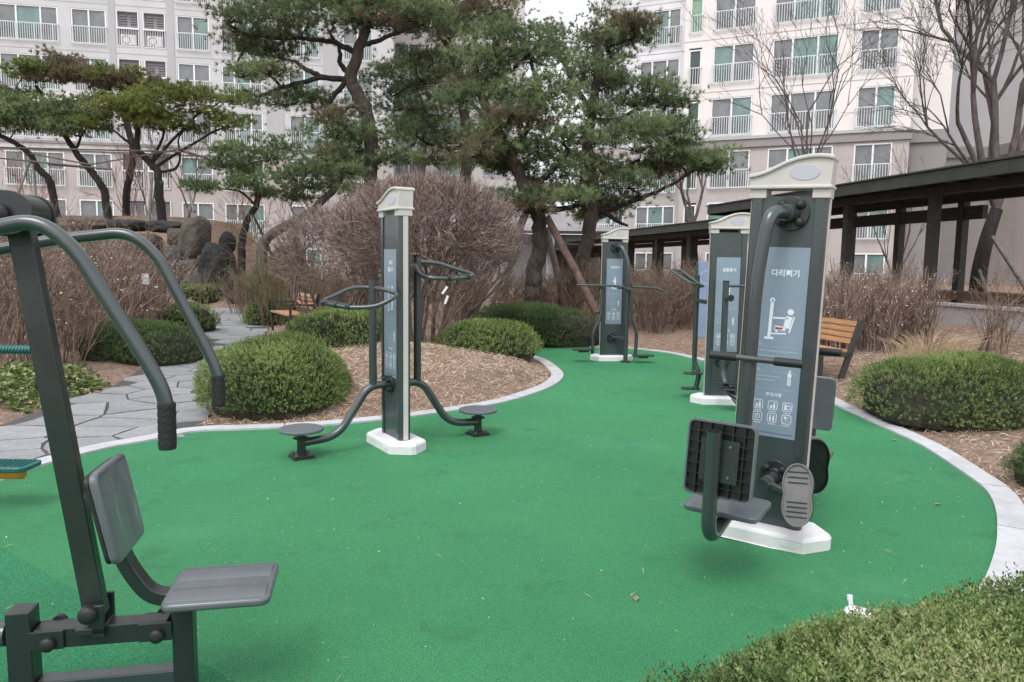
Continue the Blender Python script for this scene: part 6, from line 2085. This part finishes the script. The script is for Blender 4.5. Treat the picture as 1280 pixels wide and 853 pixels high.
bare_tree('thin leafless tree right of the forked pine', p.x, p.y, 2.9, 14, [(-0.3, 0, 1.0), (0.25, 0.1, 1.0)], M_TWIGP, 1.6, 0.045, 4, 0.35, 0.05, 3, trunk=[(0, 0, 0), (0.05, 0, 0.5)])
p = P(185, 300, 32.5)
bare_tree('thin leafless tree between the two middle left pines', p.x, p.y, 2.9, 15, [(-0.2, 0, 1.0), (0.35, 0.1, 1.0)], M_TWIGP, 1.5, 0.04, 4, 0.35, 0.05, 3, trunk=[(0, 0, 0), (0.05, 0, 0.4)])
p = P(385, 330, 19.5)
bare_tree('arching leafless shrub tree in front of the leaning trunk', p.x, p.y, 0.1, 16, [(-0.5, 0, 1.0), (0.1, 0.1, 1.0), (0.5, 0, 1.0), (-0.2, 0, .9)], M_TWIGO, 1.5, 0.03, 4, 0.45, 0.0, 3)

# ------------------------------------------------------------------ pines
def needle_mesh(name, C, U, per, ln, wd, seed, base_rnd):
    """tufts of needles at C pointing around U"""
    g_ = np.random.default_rng(seed)
    n = len(C)
    C = np.repeat(C, per, 0); U = np.repeat(U, per, 0); br = np.repeat(base_rnd, per)
    d = U * 0.75 + g_.normal(size=(n * per, 3)) * 0.62
    d /= np.linalg.norm(d, axis=1)[:, None]
    s = np.cross(d, g_.normal(size=(n * per, 3)))
    s /= np.linalg.norm(s, axis=1)[:, None]
    L = (ln * g_.uniform(0.6, 1.15, n * per))[:, None]
    V = np.empty((n * per, 3, 3))
    b0 = C + d * L * 0.05
    V[:, 0] = b0 - s * wd
    V[:, 1] = b0 + s * wd
    V[:, 2] = b0 + d * L
    Fa = np.arange(n * per * 3)
    rn = np.clip(br + g_.normal(0, 0.12, n * per), 0, 1)
    return raw_mesh(name, V.reshape(-1, 3), Fa, 3, rnd=rn)

def pine(label, trunk_px, Y, r, pads, limbs=(), seed=1, dens=1.0, bark=None, name='pine_tree', twist=0.0, zb=None, wd=0.0062, group='pines around the garden', ln=0.13, cat='pine tree'):
    """trunk_px: photo points bottom to top at depth Y (third value: depth offset). pads: (px, py, rx, ry, kind[, dy])"""
    rd = random.Random(seed)
    rg = np.random.default_rng(seed)
    pts = []
    for q in trunk_px:
        dy = q[2] if len(q) > 2 else 0.0
        pts.append(P(q[0], q[1], Y + dy))
    base = pts[0].copy()
    if zb is not None: base.z = zb
    pts[0] = base.copy()
    t = thing(name, label, cat, base, 0, group)
    W = [p - base for p in smooth_path(pts, 5)]
    k = len(W)
    W = [p + Vector((rd.uniform(-1, 1), rd.uniform(-1, 1), 0)) * r * 0.18 for p in W]
    MB().tube(W, [r * (1.12 - 0.62 * (i / k) ** 1.1) * (1 + 0.05 * rd.uniform(-1, 1)) for i in range(k)], 14).build('trunk', bark or M_BARK, t, sharp=60)
    L = MB()
    def limb(path, r0, r1, n=8):
        p_ = smooth_path(path, 5)
        m_ = len(p_)
        p2 = [q + Vector((rd.uniform(-1, 1), rd.uniform(-1, 1), rd.uniform(-1, 1))) * r0 * 0.25 * (0 < i < m_ - 1) for i, q in enumerate(p_)]
        L.tube(p2, [r0 + (r1 - r0) * i / (m_ - 1) for i in range(m_)], n)
        return p2
    skel = list(W[k // 4:])
    for lm in limbs:
        lp = [P(q[0], q[1], Y + (q[2] if len(q) > 2 else 0.0)) - base for q in lm]
        j = min(range(k), key=lambda i: (W[i] - lp[0]).length)
        lp[0] = W[j]
        skel += limb(lp, r * 0.42, r * 0.16)
    tw = []
    groups = {}
    for pd in pads:
        px_, py_, rx, ry, kind = pd[:5]
        dy = pd[5] if len(pd) > 5 else rd.uniform(-0.7, 0.7)
        c = P(px_, py_, Y + dy) - base
        a = rx * 1.12 / F * Y; h = ry * 1.15 / F * Y
        b = min(a, 1.3) * 0.9
        # limb to the pad
        j = min(range(len(skel)), key=lambda i: (skel[i] - c).length + 0.4 * max(0, skel[i].z - c.z))
        s0 = skel[j]
        if (s0 - c).length > 0.35:
            mid = s0.lerp(c, 0.5) + Vector((rd.uniform(-0.2, 0.2), rd.uniform(-0.2, 0.2), -0.12 * (s0 - c).length * rd.uniform(0.2, 1)))
            lp = limb([s0, mid, c - Vector((0, 0, h * 0.5))], max(0.02, r * 0.22), 0.014, 6)
            skel += lp[2:]
        ns = max(6, int(a * b * 12 * dens * (0.7 + h)))
        gpos = []
        for q in range(ns):
            u = rg.normal(size=3); u /= np.linalg.norm(u)
            rr = rg.uniform(0.25, 1) ** 0.5
            zz = u[2] * h * rr
            if u[2] < -0.2: zz *= 0.6
            gpos.append(np.array([u[0] * a * rr, u[1] * b * rr, zz]) + np.array(c))
        for gp in gpos:
            gv = Vector(gp)
            sub = max(0.12, min(0.40, 0.29 * (0.6 + a * 0.4)))
            nt_ = int(42 * dens * rg.uniform(0.6, 1.2))
            o = rg.normal(size=(nt_, 3)) * np.array([sub, sub, sub * 0.34])
            C_ = gp + o
            U_ = o / (np.linalg.norm(o, axis=1)[:, None] + 1e-6) * 0.6 + np.array([[0, 0, 0.75]])
            U_ /= np.linalg.norm(U_, axis=1)[:, None]
            kd = kind
            if kind in ('g', 'l') and rg.uniform() < 0.06: kd = 'b'
            base_r = np.full(nt_, np.clip(rg.normal(0.48, 0.16), 0.05, 0.95)) + rg.normal(0, 0.1, nt_)
            groups.setdefault(kd, []).append((C_, U_, base_r))
            cc = Vector(c) - Vector((0, 0, h * 0.45))
            m1 = cc.lerp(gv, 0.55) + Vector((rd.uniform(-.06, .06), rd.uniform(-.06, .06), -0.05))
            tw.append((tuple(cc), tuple(m1), 0.014, 0.010)); tw.append((tuple(m1), tuple(gv), 0.010, 0.005))
            for q in range(4):
                e = C_[rg.integers(0, nt_)]
                tw.append((tuple(gv), tuple(e), 0.006, 0.003))
    L.build('limbs', bark or M_BARKD, t, sharp=60)
    tag(segs_obj('twigs', tw, M_BARKD, t, 3, seed), kind='stuff')
    for kd, ls in groups.items():
        C_ = np.concatenate([q[0] for q in ls]); U_ = np.concatenate([q[1] for q in ls]); B_ = np.concatenate([q[2] for q in ls])
        m_ = {'g': M_NEEDLE, 'l': M_NEEDLEL, 'b': M_NEEDLEB}[kd]
        nm = {'g': 'crown', 'l': 'crown', 'b': 'browned_needles'}[kd]
        tag(obj(nm, needle_mesh(nm, C_, U_, 20, ln, wd, seed, B_), m_, t), kind='stuff')
        print(label[:30], nm, len(C_) * 11)
    return t

# left pines on the rockery terrace
pine('leaning pine at the far left behind the bearing plate', [(72, 272), (63, 229), (48, 211), (34, 190), (5, 172), (-30, 160)], 30.5, 0.14, [(-20, 150, 45, 13, 'g'), (28, 148, 42, 14, 'g'), (15, 130, 30, 9, 'g'), (-40, 135, 30, 12, 'b')], seed=31, dens=0.8, bark=M_BARKD, zb=2.9, wd=0.014, ln=0.16)
pine('slanting pine second from the left on the rockery', [(136, 272), (129, 237), (111, 211), (95, 190), (77, 163), (70, 140)], 31.0, 0.15, [(62, 145, 38, 13, 'g'), (95, 142, 38, 14, 'g'), (115, 155, 24, 10, 'l'), (82, 160, 26, 8, 'g')], limbs=[[(95, 190), (102, 170), (108, 160)]], seed=32, dens=0.8, bark=M_BARKD, zb=2.9, wd=0.014, ln=0.16)
pine('brownish pine with high flat tufts in the back row on the left', [(157, 272), (158, 240), (166, 200), (160, 160), (140, 120), (95, 128), (60, 128), (45, 108)], 34.0, 0.15, [(30, 88, 26, 8, 'l'), (72, 80, 26, 10, 'b'), (95, 92, 28, 10, 'b'), (125, 100, 32, 12, 'b'), (165, 106, 34, 11, 'b'), (195, 112, 25, 8, 'b'), (12, 120, 26, 14, 'g'), (55, 97, 20, 9, 'b'), (150, 95, 26, 8, 'l')],
     seed=33, dens=0.8, bark=M_BARKD, zb=2.9, wd=0.015, ln=0.17)
pine('forked pine with wide flat bright green pads on the rockery', [(202, 276), (199, 240), (197, 216), (186, 202), (172, 186), (171, 160), (165, 145)], 30.0, 0.16,
     [(135, 133, 32, 9, 'l'), (165, 126, 34, 10, 'l'), (200, 122, 36, 11, 'l'), (240, 121, 34, 9, 'l'), (280, 124, 30, 7, 'l'), (170, 146, 38, 9, 'l'), (208, 142, 36, 10, 'l'), (192, 156, 26, 7, 'l'), (230, 157, 28, 8, 'l'), (262, 145, 22, 7, 'l'), (288, 156, 24, 6, 'l')],
     limbs=[[(197, 216), (219, 211), (225, 196), (223, 175), (232, 160)], [(172, 186), (150, 170), (133, 155)], [(223, 178), (248, 176), (273, 162), (285, 158)], [(223, 172), (205, 165), (195, 150)], [(226, 170), (250, 140), (270, 132)]], seed=34, dens=0.72, bark=M_BARKD, zb=2.9, wd=0.013, ln=0.15)
# pines around the left middle
pine('small pine with drooping tufts right of the rockery', [(301, 330), (302, 308), (308, 280), (322, 252), (318, 220), (312, 195)], 26.0, 0.13, [(300, 190, 34, 10, 'g'), (335, 196, 26, 10, 'g'), (285, 205, 20, 6, 'g'), (268, 233, 26, 5, 'g'), (305, 228, 22, 6, 'g'), (312, 212, 30, 8, 'g'), (318, 240, 16, 8, 'g'), (345, 180, 26, 9, 'g')],
     limbs=[[(320, 255), (300, 240), (275, 236)]], seed=35, dens=0.75, bark=M_BARKD, zb=0.2, wd=0.012, ln=0.14)
pine('leaning pine trunk bending right beyond the path bench', [(327, 335), (328, 312), (335, 297), (355, 284), (378, 272), (405, 250), (425, 225), (430, 200)], 24.0, 0.17, [(385, 225, 40, 18, 'g'), (420, 205, 40, 20, 'g'), (365, 245, 26, 8, 'g'), (440, 232, 30, 12, 'g')],
     seed=36, dens=0.8, bark=M_BARKG, zb=0.2, wd=0.012, ln=0.14)
pine('big spreading pine with long left limbs over the middle left', [(463, 400), (464, 300), (464, 219), (461, 150), (446, 118), (439, 100), (447, 70), (456, 40), (463, 10), (470, -30)], 18.0, 0.175,
     [(310, 32, 34, 20, 'g'), (285, 22, 26, 12, 'g'), (345, 15, 40, 16, 'g'), (375, 38, 38, 18, 'g'), (415, 18, 42, 18, 'g'), (455, 6, 48, 16, 'g'), (505, 15, 48, 18, 'g'), (535, 28, 36, 12, 'g'), (306, 57, 20, 9, 'g'), (348, 68, 30, 9, 'g'), (298, 92, 28, 9, 'g'), (335, 88, 22, 7, 'g'),
      (350, 126, 28, 8, 'g'), (385, 122, 26, 10, 'g'), (468, 30, 24, 12, 'b'), (425, 150, 24, 12, 'b'), (420, 165, 34, 14, 'g'), (450, 185, 40, 16, 'g'), (415, 195, 28, 12, 'g'), (485, 165, 32, 16, 'g'), (495, 195, 30, 14, 'g'), (440, 212, 24, 9, 'g'), (400, -15, 60, 18, 'g'), (330, -10, 50, 15, 'g'), (500, -15, 60, 18, 'g')],
     limbs=[[(433, 100), (405, 96), (384, 88), (366, 76), (340, 78)], [(433, 100), (400, 98), (360, 108), (325, 120), (305, 112)], [(447, 72), (425, 56), (395, 50), (350, 48), (290, 40)], [(440, 95), (426, 80), (424, 60), (412, 40)], [(450, 60), (470, 52), (500, 40), (530, 30)], [(462, 150), (450, 138), (436, 134), (425, 150)], [(464, 210), (490, 195), (515, 182), (520, 172)], [(420, 100), (419, 118), (408, 132), (392, 138)], [(456, 40), (440, 20), (415, 8)]],
     seed=37, dens=0.95, zb=0.15)
pine('pine with a dense dark dome crown right of the big spreading pine', [(585, 400), (584, 300), (583, 224), (581, 160), (578, 110), (565, 70), (548, 35), (535, 5)], 20.5, 0.16,
     [(520, 95, 42, 18, 'g'), (490, 110, 34, 18, 'g'), (545, 85, 40, 16, 'g'), (505, 130, 42, 14, 'g'), (550, 115, 40, 18, 'g'), (535, 140, 36, 10, 'g'), (520, 75, 28, 9, 'b'), (545, 20, 34, 12, 'b'), (590, 12, 36, 12, 'b'), (600, 30, 26, 10, 'b'), (560, 45, 24, 8, 'b'), (620, 5, 28, 12, 'b'), (530, 160, 26, 10, 'g'), (560, 175, 26, 9, 'g'), (545, 200, 28, 9, 'g'), (575, 5, 24, 10, 'g')],
     limbs=[[(582, 180), (560, 185), (535, 180), (520, 170)], [(565, 70), (585, 60), (600, 32)], [(548, 35), (560, 33), (600, 33)]], seed=38, dens=0.85, zb=0.15)
# two pines in the middle
pine('stout furrowed pine in the middle, held by three prop logs', [(670, 402), (667, 372), (667, 350), (673, 318), (674, 290), (672, 266), (658, 238), (640, 200), (622, 160), (600, 115)], 16.0, 0.18,
     [(655, 42, 42, 18, 'g'), (620, 60, 38, 18, 'g'), (600, 85, 34, 16, 'g'), (640, 80, 42, 18, 'g'), (678, 72, 30, 18, 'g'), (610, 112, 44, 18, 'g'), (655, 110, 42, 18, 'g'), (690, 115, 32, 18, 'g'), (580, 122, 24, 14, 'g'), (640, 140, 40, 14, 'g'), (685, 148, 40, 18, 'g'), (715, 165, 28, 16, 'g'), (605, 165, 30, 13, 'g'), (640, 178, 40, 14, 'g'), (680, 185, 36, 16, 'g'),
      (620, 205, 34, 12, 'g'), (660, 215, 36, 14, 'g'), (700, 215, 34, 15, 'g'), (690, 235, 24, 12, 'b'), (600, 190, 22, 10, 'b'), (650, 248, 28, 8, 'g'), (715, 245, 30, 9, 'g'), (640, 150, 22, 8, 'b'), (665, 262, 22, 8, 'b')],
     limbs=[[(622, 160), (605, 145), (590, 130)], [(658, 238), (690, 215), (712, 190)], [(640, 200), (660, 160), (675, 120), (665, 80), (655, 50)], [(640, 200), (615, 200), (595, 195)], [(672, 262), (700, 262), (730, 255), (760, 245)]], seed=39, dens=1.0, zb=0.1)
pine('leaning pine behind the farthest machine with a tall open crown', [(703, 400), (708, 375), (728, 320), (738, 280), (740, 250), (737, 210), (735, 180), (738, 150), (745, 110), (750, 70), (745, 40)], 17.6, 0.165,
     [(688, 40, 24, 16, 'g', 1.5), (705, 62, 24, 12, 'g', 1.5), (760, 28, 34, 9, 'g'), (745, 45, 30, 9, 'g'), (785, 45, 26, 9, 'g'), (765, 62, 36, 10, 'g'), (740, 82, 26, 10, 'g'), (790, 32, 14, 8, 'b'), (735, 110, 28, 12, 'g'), (765, 100, 22, 9, 'g'), (812, 110, 30, 10, 'g'), (832, 126, 22, 12, 'g'), (800, 128, 24, 9, 'g'), (745, 135, 30, 14, 'g'), (780, 155, 32, 11, 'g'), (820, 160, 30, 12, 'g'),
      (840, 155, 18, 6, 'g'), (750, 172, 34, 15, 'g'), (795, 182, 38, 14, 'g'), (765, 205, 40, 15, 'g'), (810, 205, 34, 14, 'g'), (845, 200, 30, 14, 'g'), (878, 195, 30, 13, 'g'), (890, 208, 18, 8, 'g'), (830, 215, 24, 10, 'b'), (740, 225, 40, 15, 'g'), (785, 230, 36, 10, 'g'), (735, 250, 30, 10, 'g'), (770, 252, 28, 7, 'g'), (745, 268, 20, 7, 'l'), (715, 195, 26, 12, 'g'), (850, 178, 20, 8, 'g')],
     limbs=[[(740, 262), (765, 262), (790, 252), (820, 240), (850, 225), (870, 210)], [(740, 255), (760, 268), (775, 278), (785, 282)], [(738, 150), (770, 150), (800, 135), (815, 118)], [(740, 140), (715, 100), (700, 70), (690, 50)], [(735, 200), (770, 210), (800, 200)]], seed=40, dens=0.95, zb=0.1)
pine('far dark pine seen between the crowns behind the big spreading pine', [(515, 400), (520, 260), (528, 200), (530, 150)], 28.0, 0.2, [(520, 150, 30, 12, 'g'), (545, 175, 26, 9, 'g'), (505, 172, 22, 9, 'g'), (610, 205, 22, 7, 'g'), (560, 205, 26, 8, 'g')], seed=41, dens=0.6, zb=0.2, wd=0.012, ln=0.15)

# prop logs and support canes
def prop(label, a, b, r, m, name='prop_log', group='props of the middle pines', r2=None):
    base = Vector(b)
    t = obj(name, MB().tube([Vector(a) - base, (Vector(a) + Vector(b)) / 2 - base + Vector((0.01, 0.01, 0.0)), Vector(b) - base], [r2 or r * 0.85, r, r * 1.05], 12).mesh('prop', True), m, None, base)
    return tag(t, label, 'tree prop', group)
prop('thick light grey prop log leaning left of the stout pine', P(659, 262, 15.9), P(604, 392, 15.2), 0.095, M_LOG)
prop('smooth brown prop log leaning across to the right pine', P(684, 272, 15.8), P(746, 392, 15.0), 0.085, M_LOGB)
prop('thin pale prop log behind the brown one', P(683, 285, 16.3), P(706, 385, 16.9), 0.075, M_LOG)
prop('dark cane propping the small pine from the right', P(316, 268, 25.8), P(341, 322, 25.0), 0.045, M_BARKD, 'prop_cane', 'canes at the small pine')
prop('grey cane propping the small pine', P(314, 270, 25.8), P(327, 330, 24.6), 0.05, M_POLE, 'prop_cane', 'canes at the small pine')
prop('pale post under the leaning trunk', P(371, 270, 23.5), P(371, 335, 23.5), 0.05, M_POLE, 'prop_cane', 'canes at the small pine')
prop('grey cane standing left of the forked pine trunk', P(190, 222, 29.6), P(184, 296, 29.2), 0.06, M_POLE, 'prop_cane', 'canes at the left pines')
prop('leaning cane right of the forked pine trunk', P(226, 208, 29.8), P(243, 265, 29.0), 0.055, M_POLE, 'prop_cane', 'canes at the left pines')
prop('thin cane slanting left under the leftmost pine', P(38, 200, 30), P(14, 262, 29.4), 0.05, M_POLE, 'prop_cane', 'canes at the left pines')
prop('thin upright cane beside the slanting left cane', P(41, 205, 30), P(46, 268, 29.6), 0.05, M_POLE, 'prop_cane', 'canes at the left pines')
prop('steel prop pole slanting from the large leafless tree to the right edge', P(1240, 296, 18.6), P(1300, 388, 17.6), 0.055, M_POLE, 'prop_pole', 'poles at the large leafless tree')
prop('short steel prop pole at the foot of the large leafless tree', P(1224, 338, 18.6), P(1236, 376, 18.0), 0.045, M_POLE, 'prop_pole', 'poles at the large leafless tree')
for k, (a, b, lb) in enumerate([((-20, 184), (226, 190), 'upper horizontal cane tied between the left pines'), ((-20, 196), (140, 212), 'lower horizontal cane at the leftmost pine'), ((38, 192), (112, 206), 'short cane between the two leftmost pines'), ((112, 206), (228, 186), 'cane rising to the forked pine'), ((226, 187), (332, 222), 'double cane descending right from the forked pine'), ((228, 190), (330, 219), 'thin cane just under the descending double cane'), ((60, 206), (130, 211), 'thin lower cane between the leftmost pines')]):
    A_, B_ = P(a[0], a[1], 29.8), P(b[0], b[1], 29.6 if b[0] < 300 else 26.2)
    prop(lb, A_, B_, 0.032, M_ROPE, 'tie_cane', 'canes tied between the left pines')

# ------------------------------------------------------------------ rockery boulders
def rock(label, px_, py_, rx, ry, Y, m, seed, sq=3.0, ydep=None):
    c = P(px_, py_, Y)
    a, h = rx / F * Y, ry / F * Y
    b = ydep or min(1.2, max(a, h) * 0.8)
    bm = bmesh.new()
    bmesh.ops.create_icosphere(bm, subdivisions=4, radius=1.0)
    X = np.array([tuple(v.co) for v in bm.verts])
    q = (np.abs(X) ** sq).sum(axis=1) ** (-1 / sq)
    X = X * q[:, None]
    f1, f2, f3 = Field(seed, 1.8), Field(seed + 1, 5.0), Field(seed + 2, 11.0)
    k = 1 + 0.09 * f1(X) + 0.05 * f2(X) + 0.025 * f3(X)
    X = X * k[:, None] * np.array([[a, b, h]])
    for v, c_ in zip(bm.verts, X): v.co = c_
    me = bpy.data.meshes.new('boulder'); bm.to_mesh(me); bm.free()
    for p_ in me.polygons: p_.use_smooth = True
    o = obj('boulder', me, m, None, c, 0)
    return tag(o, label, 'boulder', 'rockery boulders')
RK = [('tall upright brown boulder, the highest of the rockery', 244, 300, 14, 27, 27.4, M_ROCKB, 3.5), ('big dark jagged boulder at the right of the rockery', 273, 336, 18, 31, 26.4, M_ROCKD, 2.4), ('small round dark boulder on top of the big dark one', 285, 302, 9, 12, 27.0, M_ROCKD, 2.2),
      ('square tan block below the tall brown boulder', 236, 340, 12, 13, 26.6, M_ROCKB, 5), ('low grey block under the square tan block', 241, 356, 9, 7, 26.2, M_ROCKG, 5), ('rounded grey boulder between the tan block and the dark boulder', 255, 348, 9, 15, 26.2, M_ROCKG, 2.6), ('small grey boulder on top of the rounded grey one', 252, 326, 6, 7, 26.5, M_ROCKG, 2.4),
      ('brown block left of the tall boulder', 222, 298, 11, 10, 27.2, M_ROCKB, 3.5), ('dark wedge boulder in the middle of the rockery', 219, 319, 13, 11, 26.9, M_ROCKG, 3), ('flat grey block left of the square tan block', 210, 338, 15, 10, 26.7, M_ROCKG, 4.5), ('lowest grey boulder at the left of the blocks', 207, 355, 16, 8, 26.2, M_ROCKG, 3),
      ('long mossy boulder along the top edge, right of the grey cane', 208, 284, 20, 6.5, 27.6, M_ROCKD, 3), ('long mossy boulder along the top edge, left of the grey cane', 162, 282, 24, 7, 27.8, M_ROCKD, 3), ('long brown boulder along the top edge behind the pull arms', 110, 281, 26, 8, 27.8, M_ROCKB, 3), ('brown boulder on the top edge under the leftmost pine', 60, 280, 24, 9, 27.8, M_ROCKB, 3),
      ('brown boulder in the second course below the mossy ones', 175, 304, 22, 10, 27.3, M_ROCKB, 3), ('brown boulder in the second course behind the bare shrubs', 128, 306, 24, 12, 27.3, M_ROCKB, 3), ('dark boulder in the second course at the left', 78, 306, 26, 12, 27.3, M_ROCKD, 3), ('brown boulder at the left edge of the rockery', 25, 300, 28, 16, 27.4, M_ROCKB, 3),
      ('dark boulder in the third course', 180, 330, 20, 12, 26.9, M_ROCKD, 3), ('brown boulder in the third course', 140, 334, 22, 14, 26.9, M_ROCKB, 3), ('grey boulder in the third course at the left', 95, 334, 24, 14, 26.9, M_ROCKG, 3), ('bottom course boulder below the plant label', 160, 356, 26, 11, 26.4, M_ROCKG, 3), ('small black rock lying at the end of the path', 298, 372, 11, 6, 24.2, M_ROCKD, 2.4), ('flat grey rock beside the small black rock', 284, 370, 8, 4, 24.8, M_ROCKG, 2.6), ('bottom course boulder at the far left', 100, 358, 28, 12, 26.4, M_ROCKB, 3)]
for k, (lb, px_, py_, rx, ry, Y, m, sq) in enumerate(RK):
    rock(lb, px_, py_, rx * 1.08, ry * 1.08, Y, m, 100 + k * 7, sq)
# brown ivy hanging over the terrace edge
for k, (px_, py_) in enumerate([(40, 285), (90, 288), (150, 290), (200, 292), (240, 330)]):
    pass
